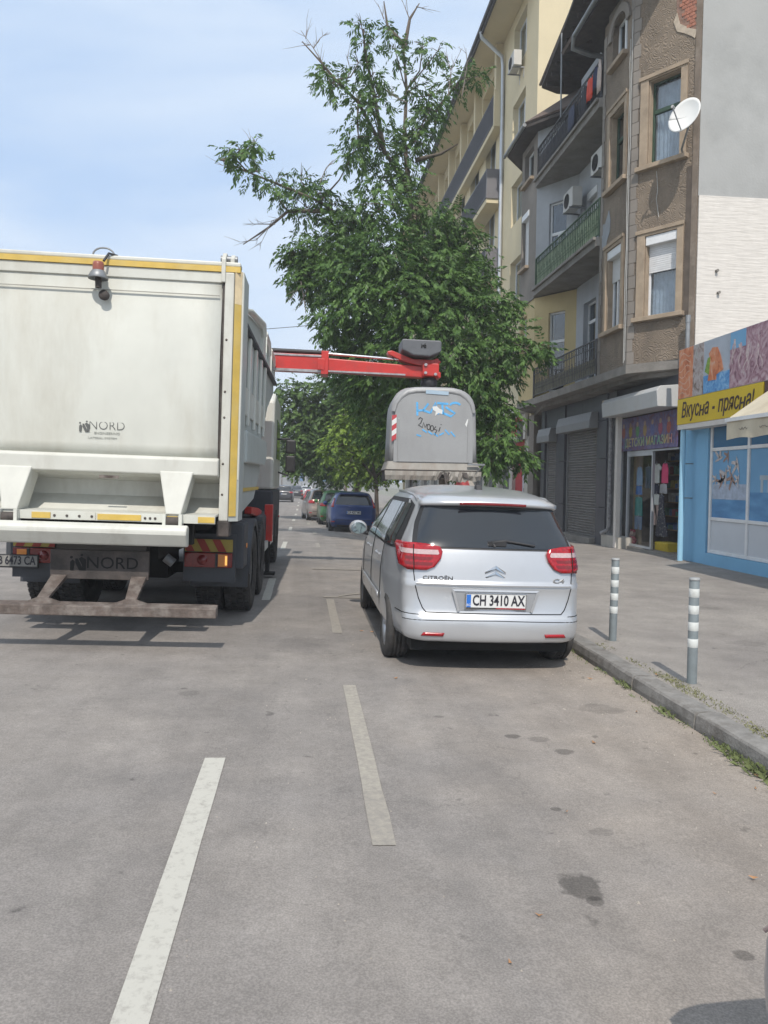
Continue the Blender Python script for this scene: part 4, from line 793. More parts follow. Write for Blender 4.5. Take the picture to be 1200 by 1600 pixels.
for y in ys[6:]:
    for z0, z1 in ((14.9, 17.2), (11.75, 13.9), (8.75, 10.9), (5.5, 7.6)): window(bC, MC, S_(y+1.9), S_(y), z0, z1, back=.22, sill=False, curtain=False)
mb = MB(); mb.box(8.36, 8.9, 30.5, 62, 17.4, 19.4); build(mb, 'loggia_wall', M_cream, bC)
mb = MB(); mb.box(8.0, 24, 26.72, 27.0, 0, 22.5); build(mb, 'gable_wall', M_cream, bC); mb = MB(); mb.box(8.0, 24, 62, 62.3, 0, 20); build(mb, 'gable_wall', M_cream, bC)
mb = MB(); mb.box(6.98, 8.3, 26.6, 62.5, 19.62, 19.72); build(mb, 'eaves_soffit', M_cream, bC)
mb = MB(); mb.box(6.9, 6.98, 26.6, 62.5, 19.55, 19.86); build(mb, 'eaves_board', mat('eave_dark', (.06, .055, .06), .6, var=.2), bC)
mb = MB(); mb.add([(6.9, 26.6, 19.87), (6.9, 62.5, 19.87), (16, 62.5, 23.5), (16, 26.6, 23.5)], [(3, 2, 1, 0)]); build(mb, 'roof', M_tile, bC, solid=.06)
mb = MB()
mb.tube([(6.86, 27, 19.72), (6.86, 62, 19.72)], .07, 8); build(mb, 'gutter', mat('dark_gutter', (.10, .10, .11), .5, metal=.4), bC)
mb = MB(); mb.tube([(6.9, 31.0, 19.72), (6.95, 31.0, 19.45), (7.85, 31.25, 18.9), (7.9, 31.25, 18.5), (7.9, 31.25, 4.2)], .075, 10); build(mb, 'drain_pipe', mat('zinc_bright', (.50, .53, .57), .4, metal=.5, var=.1), bC)
def balcony(y0, y1, z, xo, end=True):
    mb = MB(); mb.box(xo, 7.998, y0, y1, z-.2, z); o = build(mb, 'balcony_slab', M_cream, bC, bevel=.01)
    mb = MB(); mb.box(xo-.02, xo+.02, y0, y1, z+1.08, z+1.15); mb.box(xo-.02, xo+.02, y0, y1, z+.02, z+.08); mb.box(xo+.05, xo+.06, y0+.05, y1-.05, z+.08, z+1.08); build(mb, 'balcony_rail', M_slt, o)
    mb = MB(); n = int((y1-y0)/.2)
    for i in range(n+1): yy = y0+.04+(y1-y0-.1)*i/n; mb.box(xo-.015, xo+.015, yy, yy+.08, z+.08, z+1.08)
    build(mb, 'baluster', M_slt, o, kind='stuff')
    if end: mb = MB(); mb.box(xo-.02, 7.99, y0-.05, y0-.002, z-.02, z+1.16); build(mb, 'end_panel', M_panl, o)
for z in (13.3, 10.1, 7.0): balcony(31.45, 36.4, z, 7.35)
for z in (13.3, 10.1, 7.0): balcony(41, 46, z, 7.35); balcony(50.5, 55.5, z, 7.35)
balcony(31.45, 60, 16.35, 7.62, end=False)
mb = MB(); mb.box(7.58, 7.99, 31.3, 31.44, 16.15, 17.6); build(mb, 'end_post', M_cream, bC)
for y in [y_+2.9 for y_ in ys]+[31.6]:
    mb = MB(); mb.box(7.7, 8.0, y-.02, y+.28, 17.55, 19.6); build(mb, 'loggia_pillar', M_cream, bC)
# its shops: pale frontage and red-white prints
mb = MB(); mb.box(8.0, 8.3, 26.85, 62, 3.3, 3.9); build(mb, 'shop_fascia', mat('pale_fascia', (.42, .41, .38), .8, var=.1), bC)
mb = MB(); mb.box(7.6, 8.0, 26.9, 33, 4.15, 4.35); build(mb, 'shop_canopy', M_wwall, bC, bevel=.02)
M_pil = mat('pale_pillar', (.50, .48, .44), .8, var=.08, scale=2)
for y in (26.85, 28.9, 31, 33.4, 36, 39, 42, 45, 48, 52, 56, 60): mb = MB(); mb.box(7.95, 8.3, y, y+.45, -.6, 3.3); build(mb, 'pillar', M_pil, bC)
mb = MB(); mb.box(8.15, 8.25, 27, 62, -.6, 3.3); build(mb, 'shop_glazing', mat('dim_shopglass', (.11, .12, .13), .15, var=.4, scale=1.2), bC)
rw = thing('window_poster', 'red and white slanted poster in the shop window below the yellow bay', 'poster', (8.1, 28, .6), world_coords=True)
mb = MB(); mb.box(8.08, 8.12, 27.3, 28.9, .3, 3.2); build(mb, 'red_sheet', mat('poster_red', (.45, .05, .06), .6, var=.1), rw)
mb = MB(); mb.add([(8.07, 27.9, .4), (8.07, 27.3, .9), (8.07, 27.3, 2.6), (8.07, 27.9, 1.9)], [(0, 1, 2, 3)]); build(mb, 'white_sheet', mat('poster_white', (.55, .55, .6), .6), rw, solid=.004)
build(text_mb('%  50', .42, .004, faceM((8.06, 27.6, 1.5), (0, 0, -1), (0, -1, 0))), 'lettering', mat('poster_ink', (.06, .06, .12), .6), rw)
rs = thing('shop_sign', 'white sign board with a red roof shape over the shop beyond the passage', 'sign', (7.9, 28.4, 3.3), world_coords=True)
mb = MB(); mb.box(7.85, 7.94, 26.95, 30.6, 3.2, 4.12); build(mb, 'board', M_wwall, rs)
mb = MB(); mb.add([(7.845, 29.3, 3.35), (7.845, 27.2, 3.35), (7.845, 27.3, 3.9), (7.845, 27.9, 4.05), (7.845, 28.4, 4.0)], [tuple(range(5))]); build(mb, 'printed_roof', MATS['poster_red'], rs, solid=.004)
mb = MB(); mb.box(7.76, 7.84, 27.2, 27.7, 3.1, 3.85); build(mb, 'lamp_box', M_panl, rs)
# ------------------------------------------------------------------ cars
def interp(tab, z):
    if z <= tab[0][0]: return tab[0][1]
    for (a, p), (b, q) in zip(tab, tab[1:]):
        if z <= b: t = (z-a)/(b-a); return p+(q-p)*t
    return tab[-1][1]
class Shell:
    """car skin stacked from horizontal outlines: half width, rear and front profile by height. Local frame: x right, y forward from the rearmost point, z up."""
    def __init__(s, w, rear, front, zs, cr=0.16, cf=0.35, bowr=0.05, bowf=0.16, taper=0.06):
        s.w, s.r, s.f, s.zs, s.cr, s.cf, s.br, s.bf, s.tp = w, rear, front, zs, cr, cf, bowr, bowf, taper
    def outline(s, z):
        w = interp(s.w, z); yr = interp(s.r, z); yf = interp(s.f, z); cr = min(s.cr, w*.8, (yf-yr)*.3); cf = min(s.cf, w*.8, (yf-yr)*.3); pts = []
        wr = w*(1-s.tp*.6)
        def tw(y):   # half width along the length
            t = (y-yr)/max(.01, yf-yr); e = max(0, (0.28-t)/0.28); g = max(0, (t-.72)/.28); return w*(1-s.tp*e*e-s.tp*1.5*g*g)
        n = 14
        x1 = tw(yr)-cr
        for i in range(n): x = x1*i/n; pts.append((x, yr+s.br*(x/w)**2))
        yb = yr+s.br*(x1/w)**2
        for i in range(9): a = PI/2*i/8; pts.append((x1+cr*math.sin(a)*(1)+0, yb+cr*(1-math.cos(a))))
        y0 = yb+cr; x2 = tw(yf)-cf; yfb = yf-s.bf*(x2/w)**2; y1 = yfb-cf
        for i in range(1, 30):
            y = y0+(y1-y0)*i/30; xx = tw(y); e = 1-min(1, i/4); pts.append((xx-(tw(y0)-(x1+cr))*e, y))
        for i in range(9): a = PI/2*i/8; pts.append((x2+cf*math.cos(a), y1+cf*math.sin(a)))
        for i in range(1, n+1): x = x2*(1-i/n); pts.append((x, yf-s.bf*(x/w)**2))
        return pts
    def body(s):
        mb = MB(); rows = []
        for z in s.zs:
            h = s.outline(z); full = [(x, y, z) for x, y in h]+[(-x, y, z) for x, y in reversed(h[1:-1])]; rows.append(full)
        n = len(rows[0]); vs = [p for r in rows for p in r]; fs = []
        for i in range(len(rows)-1):
            for k in range(n): fs.append((i*n+k, i*n+(k+1) % n, (i+1)*n+(k+1) % n, (i+1)*n+k))
        fs.append(tuple(reversed(range(n)))); fs.append(tuple(range((len(rows)-1)*n, len(rows)*n)))
        mb.add(vs, fs, None, True); mb.sm[-1] = False; mb.sm[-2] = False; return mb
    def at(s, z, kind, v, side=1, off=0.0):
        h = s.outline(z); L_ = len(h)
        if kind == 'x':     # rear face, by x (|x|), continues round the corner as arclength beyond
            u = 0.0
            for i in range(L_-1):
                d = math.hypot(h[i+1][0]-h[i][0], h[i+1][1]-h[i][1])
                if u+d >= v or i == 36: t = (v-u)/d; break
                u += d
        elif kind == 'y':
            i = 23
            while i < 54 and h[i+1][1] < v: i += 1
            t = min(1, max(0, (v-h[i][1])/max(1e-6, h[i+1][1]-h[i][1])))
        elif kind == 'fx':
            u = 0.0
            for j in range(L_-1, 0, -1):
                d = math.hypot(h[j-1][0]-h[j][0], h[j-1][1]-h[j][1])
                if u+d >= v: i = j-1; t = 1-(v-u)/d; break
                u += d
        a, b = h[i], h[i+1]; x, y = a[0]+(b[0]-a[0])*t, a[1]+(b[1]-a[1])*t
        tx, ty = b[0]-a[0], b[1]-a[1]; l = math.hypot(tx, ty) or 1; nx, ny = ty/l, -tx/l
        return (side*(x+nx*off), y+ny*off, z)
    def patch(s, kind, rows, side=1, off=0.006, nu=8, nz=6, th=0.02):
        """conforming patch; rows of (z, v0, v1). side 0 with kind x spans both sides using signed v"""
        P = []
        zz = [rows[0][0]+(rows[-1][0]-rows[0][0])*k/nz for k in range(nz+1)]
        zz = sorted(set(zz+[r[0] for r in rows]), reverse=rows[-1][0] < rows[0][0])
        for z in zz:
            a = interp([(r[0], r[1]) for r in rows], z); b = interp([(r[0], r[2]) for r in rows], z); row = []
            for i in range(nu+1):
                v = a+(b-a)*i/nu
                if side == 0: row.append(s.at(z, kind, abs(v), 1 if v >= 0 else -1, off))
                else: row.append(s.at(z, kind, v, side, off))
            P.append(row)
        mb = MB(); mb.grid(P, True)
        if side == -1 and kind != 'fx' or (kind == 'fx' and side == 1): mb.f = [tuple(reversed(f)) for f in mb.f]
        if kind == 'fx' and side == 0: mb.f = [tuple(reversed(f)) for f in mb.f]
        return mb
def arch_cut(o, wheels, r, w):
    """cut wheel arches with a boolean, applied at once"""
    cb = MB()
    for (y, z) in wheels:
        for sg_ in (-1, 1):
            a, b = (w-.24, w+.3) if sg_ > 0 else (-w-.3, -w+.24)
            cb.lathe([(0.0001, a), (r, a), (r, b), (0.0001, b)], 28, (0, 0, 0), 'x', Matrix.Translation((0, y, z)))
    me = bpy.data.meshes.new('c'); me.from_pydata(cb.v, [], cb.f)
    import bmesh
    bm = bmesh.new(); bm.from_mesh(me); bmesh.ops.remove_doubles(bm, verts=bm.verts, dist=1e-3); bmesh.ops.recalc_face_normals(bm, faces=bm.faces); bm.to_mesh(me); bm.free()
    c = bpy.data.objects.new('c', me); COL.objects.link(c)
    bm = bmesh.new(); bm.from_mesh(o.data); bmesh.ops.recalc_face_normals(bm, faces=bm.faces); bm.to_mesh(o.data); bm.free()
    md = o.modifiers.new('a', 'BOOLEAN'); md.object = c; md.operation = 'DIFFERENCE'; md.solver = 'EXACT'
    dg = bpy.context.evaluated_depsgraph_get(); dg.update(); nm = bpy.data.meshes.new_from_object(o.evaluated_get(dg)); o.modifiers.clear(); o.data = nm
    bpy.data.objects.remove(c)
    for p in nm.polygons:
        cx_ = p.center; near = any(abs(math.hypot(cx_.y-y, cx_.z-z)-r) < .03 and abs(p.normal.x) < .5 for y, z in wheels) or any(math.hypot(cx_.y-y, cx_.z-z) < r and abs(cx_.x) < w-.2 and abs(p.normal.x) > .9 for y, z in wheels)
        if near: p.material_index = 1; p.use_smooth = False
M_rub = mat('tyre_rubber', (0.035, 0.034, 0.034), 0.85, var=0.25, scale=12, bump=0.4, bscale=60, dirt=(0.11, 0.10, 0.09), dirt_amt=0.6)
M_alloy = mat('alloy_rim', (0.42, 0.43, 0.45), 0.35, metal=0.8, var=0.1, dirt=(.2, .18, .16), dirt_amt=.4)
M_blackp = mat('black_plastic', (0.022, 0.022, 0.024), 0.55, var=0.2)
M_cglass = mat('tinted_glass', (0.016, 0.020, 0.026), 0.06, var=0.1, spec=0.8)
M_cglass2 = mat('dark_side_glass', (0.030, 0.036, 0.036), 0.05, var=0.2, spec=0.7)
M_redl = mat('red_lens', (0.33, 0.004, 0.010), 0.14, var=0.35, scale=45, coat=0.5); M_reds = mat('red_lens_dark', (0.17, 0.006, 0.008), 0.15, var=0.2, scale=40, coat=.5)
M_clrl = mat('clear_lens', (0.50, 0.36, 0.36), 0.15, var=0.15, scale=50, coat=0.5)
M_chrome = mat('chrome', (0.6, 0.61, 0.62), 0.15, metal=1.0, var=0.05)
M_plate = mat('plate_white', (0.66, 0.67, 0.66), 0.5, var=0.04, dirt=(.5, .48, .45), dirt_amt=.3); M_ink = mat('plate_ink', (0.02, 0.02, 0.03), 0.5); M_eu = mat('plate_blue', (0.02, 0.14, 0.50), 0.5)
M_under = mat('underbody', (0.012, 0.012, 0.012), 0.95)
def paintm(name, c, metal=0.35, dirt=(.3, .28, .25), da=.15, rough=.32): return mat(name, c, rough, metal=metal, var=0.03, scale=2, coat=0.55, dirt=dirt, dirt_amt=da)
def wheel(par, x, y, z, r, tw, side, rim=True):
    wt = MB(); hw = tw/2
    prof = [(r*.62, -hw*.85), (r*.75, -hw*1.0), (r*.92, -hw*.98), (r*.985, -hw*.8), (r, -hw*.55), (r, -hw*.36), (r*.975, -hw*.34), (r*.975, -hw*.28), (r, -hw*.26), (r, hw*-.02-.005), (r*.975, -.004), (r*.975, .004), (r, hw*.02+.005),
            (r, hw*.26), (r*.975, hw*.28), (r*.975, hw*.34), (r, hw*.36), (r, hw*.55), (r*.985, hw*.8), (r*.92, hw*.98), (r*.75, hw), (r*.62, hw*.85)]
    M = Matrix.Translation((x, y, z)); wt.lathe(prof, 32, (0, 0, 0), 'x', M); ty_ = build(wt, 'wheel', M_rub, par)
    rm = MB(); s = side
    rm.lathe([(r*.63, -s*hw*.8), (r*.6, s*hw*.4), (r*.64, s*hw*.88), (r*.60, s*hw*.9), (r*.57, s*hw*.55), (r*.56, s*hw*.2), (.001, s*hw*.15)], 28, (0, 0, 0), 'x', M)
    if rim:
        for k in range(5):
            for da in (-.17, .17):
                a = 2*PI*k/5+da; c, d = math.cos(a), math.sin(a); w_ = r*.045
                q = [(x+s*hw*.72, y+r*.12*c-w_*d, z+r*.12*d+w_*c), (x+s*hw*.72, y+r*.12*c+w_*d, z+r*.12*d-w_*c), (x+s*hw*.78, y+r*.6*c+w_*d, z+r*.6*d-w_*c), (x+s*hw*.78, y+r*.6*c-w_*d, z+r*.6*d+w_*c)]
                q2 = [(p[0]-s*.03, p[1], p[2]) for p in q]; rm.add(q+q2, [(0, 1, 2, 3), (7, 6, 5, 4), (0, 4, 5, 1), (1, 5, 6, 2), (2, 6, 7, 3), (3, 7, 4, 0)])
        rm.lathe([(.001, s*hw*.8), (r*.13, s*hw*.78), (r*.15, s*hw*.6)], 12, (0, 0, 0), 'x', M)
    build(rm, 'rim', M_alloy, ty_); dk = MB(); dk.lathe([(.001, s*hw*.3), (r*.56, s*hw*.3)], 20, (0, 0, 0), 'x', M, False); build(dk, 'brake', M_under, ty_)
    return ty_
def plate(par, txt, x, y, z, w=.52, h=.112, detail=True, ax=0.0):
    q = MB(); q.box(x-w/2-.012, x+w/2+.012, y-.012, y+.01, z-h/2-.018, z+h/2+.012); o = build(q, 'plate_holder', M_blackp if not detail else M_chrome, par, bevel=.004)
    q = MB(); q.box(x-w/2, x+w/2, y-.016, y-.0125, z-h/2, z+h/2); build(q, 'number_plate', M_plate, o)
    q = MB(); q.box(x-w/2+.002, x-w/2+.04, y-.0185, y-.0165, z-h/2+.002, z+h/2-.002); build(q, 'plate_band', M_eu, o)
    build(text_mb(txt, h*1.12, .002, faceM((x+.022, y-.019, z+.002), (1, 0, 0)), sx=.68, bold=.0025), 'lettering', M_ink, o)
    if detail: build(text_mb('BG', .028, .002, faceM((x-w/2+.021, y-.0195, z-.035), (1, 0, 0)), sx=1), 'lettering', M_plate, o)
    return o
def rstrip(sh, rows, par, name, m, side=0, off=.008, nu=14, nz=2, kind='x', th=.0): 
    return build(sh.patch(kind, rows, side, off, nu, nz), name, m, par, solid=th)
# ---------------- silver five-door people carrier (nearest car)
def picasso(loc, label):
    t = thing('parked_car', label, 'car', loc, rot=(0, R(1.43), 0))
    pm = paintm('silver_paint', (0.52, 0.532, 0.55), .5, da=.1, rough=.30)
    zs = [.285, .295, .31, .335, .36, .42, .46, .50, .515, .53, .58, .64, .70, .75, .79, .81, .83, .88, .93, .98, 1.03, 1.08, 1.12, 1.16, 1.22, 1.28, 1.34, 1.40, 1.45, 1.49, 1.52, 1.545, 1.565, 1.585, 1.605, 1.62, 1.632, 1.642]
    w = [(.285, .80), (.31, .86), (.36, .885), (.50, .895), (.64, .902), (.80, .900), (.95, .885), (1.05, .865), (1.12, .855), (1.28, .775), (1.40, .72), (1.49, .675), (1.52, .652), (1.565, .60), (1.605, .50), (1.632, .34), (1.642, .18)]
    rear = [(.285, .09), (.295, .03), (.32, .008), (.42, .0), (.50, .01), (.515, .022), (.53, .035), (.64, .055), (.75, .06), (.79, .05), (.81, .075), (.95, .10), (1.08, .135), (1.12, .15), (1.28, .24), (1.44, .33), (1.49, .33), (1.52, .35), (1.545, .42), (1.565, .55), (1.605, .85), (1.632, 1.25), (1.642, 1.55)]
    front = [(.20, 4.30), (.35, 4.44), (.55, 4.47), (.70, 4.42), (.82, 4.30), (.93, 4.05), (1.0, 3.80), (1.06, 3.58), (1.2, 3.30), (1.4, 2.90), (1.52, 2.62), (1.58, 2.42), (1.62, 2.2), (1.642, 1.9)]
    sh = Shell(w, rear, front, zs, cr=.20, cf=.42, bowr=.085, bowf=.2, taper=.11)
    b = build(sh.body(), 'body', [pm, M_under], t); wh = [(.78, .315), (3.51, .315)]; arch_cut(b, wh, .365, .915)
    for (y, z) in wh:
        for s in (-1, 1): wheel(t, s*.775, y, z-.002, .318, .215, s)
    ub = MB(); ub.box(-.7, .7, .2, 4.2, .19, .45); build(ub, 'underbody', M_under, t)
    # rear screen with dark pillars: one dark skin, the glass 3 mm proud of it
    rstrip(sh, [(1.085, -.735, .735), (1.30, -.735, .735), (1.465, -.665, .665)], t, 'rear_screen_frame', M_blackp, off=.004, nu=26, nz=8)
    g = rstrip(sh, [(1.10, -.685, .685), (1.28, -.665, .665), (1.435, -.61, .61)], t, 'rear_window', M_cglass, off=.009, nu=26, nz=8)
    # spoiler over the screen
    P = []
    for (z, yo, hw) in ((1.455, .02, .62), (1.475, -.055, .635), (1.50, -.06, .64), (1.535, .03, .61), (1.56, .17, .56)):
        P.append([(hw*i/14, sh.at(z, 'x', abs(hw*i/14), 1, 0)[1]+yo+.03*(i/14)**2, z-.018*(i/14)**2) for i in range(-14, 15)])
    mb = MB(); mb.grid(P, True); sp = build(mb, 'spoiler', pm, t, solid=.012)
    mb = MB(); y_ = sh.at(1.47, 'x', 0, 1, 0)[1]-.05
    mb.grid([[(x/10*.30, y_-.012+.002*abs(x)/10, 1.468-.004*(x/10)**2) for x in range(-10, 11)], [(x/10*.30, y_-.010, 1.492-.004*(x/10)**2) for x in range(-10, 11)]], True); build(mb, 'brake_light', M_reds, sp, solid=.01)
    # bright roof rails
    for s in (-1, 1):
        pts = [sh.at(z, 'y', y, s, .012) for z, y in ((1.50, .52), (1.535, .8), (1.555, 1.3), (1.56, 2.0), (1.545, 2.6))]; mb = MB(); mb.tube(pts, .014, 6); build(mb, 'roof_rail', pm, t)
    # side glass
    for s in (-1, 1):
        rstrip(sh, [(1.05, .52, 3.62), (1.12, .45, 3.48), (1.30, .5, 3.1), (1.43, .58, 2.78), (1.50, .8, 2.55)], t, 'side_window_frame', M_blackp, s, .005, 24, 8, 'y')
        for (a, b_, c, d) in ((.62, 1.02, .70, 1.10), (1.10, 2.02, 1.14, 1.95), (2.10, 3.02, 2.05, 2.55), (3.08, 3.42, 2.60, 2.68)):
            rstrip(sh, [(1.075, a, b_), (1.46, c, d)], t, 'side_window', M_cglass2, s, .010, 8, 6, 'y')
        # door seams and handles
        for y in (1.08, 2.06, 3.12):
            mb = MB(); mb.tube([sh.at(z, 'y', y+(.16*max(0, .62-z)/.3*(-1) if y < 1.2 else 0)*-1, s, .001) for z in (.34, .5, .65, .8, .95, 1.06)], .005, 4, cap=False); build(mb, 'door_seam', M_under, t)
        for y in (1.25, 2.25):
            mb = MB(); mb.tube([sh.at(.93, 'y', y, s, .012), sh.at(.932, 'y', y+.07, s, .032), sh.at(.935, 'y', y+.15, s, .032), sh.at(.937, 'y', y+.21, s, .012)], .014, 6); build(mb, 'door_handle', pm, t)
        rstrip(sh, [(.50, 1.15, 3.05), (.56, 1.15, 3.05)], t, 'side_moulding', pm, s, .016, 10, 1, 'y', .01)
        rstrip(sh, [(.29, .95+.2, 3.1), (.32, .95+.2, 3.1)], t, 'sill', M_blackp, s, .008, 10, 1, 'y')
        # door mirror
        m = MB(); ball(m, (0, 0, 0), .1, (1.15, .75, .95)); m.v = [(s*(.985+x), 3.14+y, 1.07+z) for x, y, z in m.v]; mi = build(m, 'door_mirror', pm, t)
        m = MB(); m.tube([(s*.86, 3.17, 1.0), (s*.93, 3.15, 1.02)], .028, 6); build(m, 'mirror_arm', M_blackp, mi)
        m = MB(); m.add([(s*(.985+.092*math.cos(a)), 3.062, 1.07+.072*math.sin(a)) for a in [2*PI*k/16 for k in range(16)]], [tuple(range(16)) if s < 0 else tuple(reversed(range(16)))]); build(m, 'mirror_glass', mat('mirror_glass', (.42, .52, .55), .05, metal=.9), mi, solid=.004)
    # lamps wrapping the corner
    for s in (-1, 1):
        tl = rstrip(sh, [(.90, .60, .76), (.93, .53, .92), (1.0, .475, 1.0), (1.06, .46, 1.04), (1.10, .48, 1.08), (1.125, .60, 1.02)], t, 'tail_light', M_redl, s, .016, 16, 8, 'x', .02)
        rstrip(sh, [(1.035, .50, .86), (1.045, .49, .90), (1.075, .50, .94)], tl, 'clear_band', M_clrl, s, .029, 12, 3)
        for zc in (.955, 1.0):
            rstrip(sh, [(zc-.015, .56, .78), (zc+.012, .54, .80)], tl, 'lens_bowl', M_reds, s, .028, 10, 2)
        mb = MB(); mb.tube([sh.at(z, 'x', .70, s, .031) for z in (.905, .96, 1.02, 1.08, 1.115)], .004, 4, cap=False); build(mb, 'lamp_seam', M_under, tl)
        rstrip(sh, [(.345, .45, .64), (.375, .44, .62)], t, 'reflector', M_redl, s, .006, 8, 1, 'x', .008)
    # tailgate: seams, crease, plate recess
    def seam(pts, r=.0045, name='panel_seam'):
        mb = MB(); mb.tube(pts, r, 4, cap=False); build(mb, name, M_under, t)
    for s in (-1, 1):
        seam([sh.at(z, 'x', v, s, .001) for z, v in ((.90, .715), (.83, .705), (.76, .695), (.66, .665), (.58, .63), (.545, .60))])
        seam([sh.at(.51+.015*min(1, i/4), 'x', .60+.06*i, s, .0015) for i in range(9)]) if False else None
        seam([sh.at(.522, 'x', .66+.05*i, s, .0005) for i in range(9)])
    seam([sh.at(.543, 'x', abs(i)*.05, 1 if i >= 0 else -1, .001) for i in range(-12, 13)])
    rstrip(sh, [(.775, -.69, .69), (.79, -.69, .69), (.80, -.69, .69)], t, 'tailgate_crease', pm, 0, .008, 26, 2, 'x')
    yb = sh.at(.62, 'x', 0, 1, 0)[1]
    mb = MB(); mb.prism([(-.36, .735), (.36, .735), (.31, .565), (-.31, .565)], yb+.035-.041, yb+.035-.036, 'y'); build(mb, 'plate_recess', mat('silver_shade', (.36, .37, .385), .4, metal=.4, var=.03), t)
    mb = MB(); mb.add([(-.385, yb-.008, .75), (.385, yb-.008, .75), (.36, yb-.012, .733), (-.36, yb-.012, .733), (-.385, yb-.008, .75), (-.36, yb-.012, .733), (-.31, yb-.012, .565), (-.33, yb-.008, .555), (.385, yb-.008, .75), (.33, yb-.008, .555), (.31, yb-.012, .565), (.36, yb-.012, .733)],
        [(0, 3, 2, 1), (4, 7, 6, 5), (8, 11, 10, 9)]); build(mb, 'recess_lip', pm, t, solid=.008)
    pc_ = plate(t, 'CH 3410 AX', 0.0, yb-.012, .655)
    mb = MB(); mb.box(-.26, .0, yb-.0285, yb-.024, .588, .5975); build(mb, 'dealer_strip', M_blackp, pc_); mb = MB(); mb.box(0, .26, yb-.0285, yb-.024, .588, .5975); build(mb, 'dealer_strip', M_redl, pc_)
    # badge: two chevrons, and lettering
    bm_ = MB()
    for dz in (0, .048):
        y_ = sh.at(.93, 'x', 0, 1, 0)[1]-.012
        for s in (-1, 1):
            bm_.add([(0, y_, .955-dz), (s*.09, y_+.006, .90-dz), (s*.09, y_+.006, .882-dz if dz == 0 else .886-dz), (0, y_-.004, .928-dz)], [(0, 1, 2, 3) if s > 0 else (3, 2, 1, 0)])
    build(bm_, 'badge', M_chrome, t, solid=.014)
    yL = lambda x, z: sh.at(z, 'x', abs(x), 1, 0)[1]
    build(text_mb('CITROËN', .046, .006, faceM((-.50, yL(.50, .84)-.004, .835), (1, -.09, 0)), sx=1.35, bold=.001), 'lettering', M_chrome, t)
    build(text_mb('C4', .052, .006, faceM((.575, yL(.575, .83)-.006, .83), (1, .12, 0)), sx=1.7, bold=.001), 'lettering', M_chrome, t)
    mb = MB(); y_ = yL(0, 1.15)-.02; mb.tube([(.0, y_, 1.115), (-.03, y_, 1.145), (.10, y_+.012, 1.165), (.36, y_+.0, 1.13)], [.02, .022, .014, .008], 6); mb.box(-.06, .1, y_-.012, y_+.02, 1.12, 1.16); build(mb, 'wiper', M_blackp, t)
    mb = MB(); mb.prism([(.82, 1.60), (.93, 1.60), (.92, 1.645), (.86, 1.655)], -.03, .03, 'x'); build(mb, 'aerial_fin', M_blackp, t, bevel=.008)
    rstrip(sh, [(.288, -.6, .6), (.298, -.6, .6)], t, 'bumper_underlip', M_blackp, 0, .003, 16, 1)
    mb = MB(); mb.tube([(-.45, .2, .235), (-.45, .5, .24)], .024, 10); build(mb, 'exhaust', M_under, t); seam([sh.at(.487-.012*abs(i)/17, 'x', abs(i)*.05, 1 if i >= 0 else -1, .0005) for i in range(-17, 18)], .0035)
    rstrip(sh, [(.62, .25, .62), (.76, .35, .72)], t, 'headlight', M_clrl, 1, .01, 8, 3, 'fx', .01); rstrip(sh, [(.62, .25, .62), (.76, .35, .72)], t, 'headlight', M_clrl, -1, .01, 8, 3, 'fx', .01)
    rstrip(sh, [(1.02, -.66, .66), (1.25, -.62, .62), (1.47, -.55, .55)], t, 'windscreen', M_cglass, 0, .008, 20, 8, 'fx')
    return t
picasso((1.63, 6.40, -.055), 'silver people carrier with plate CH 3410 AX parked at the kerb nearest us')
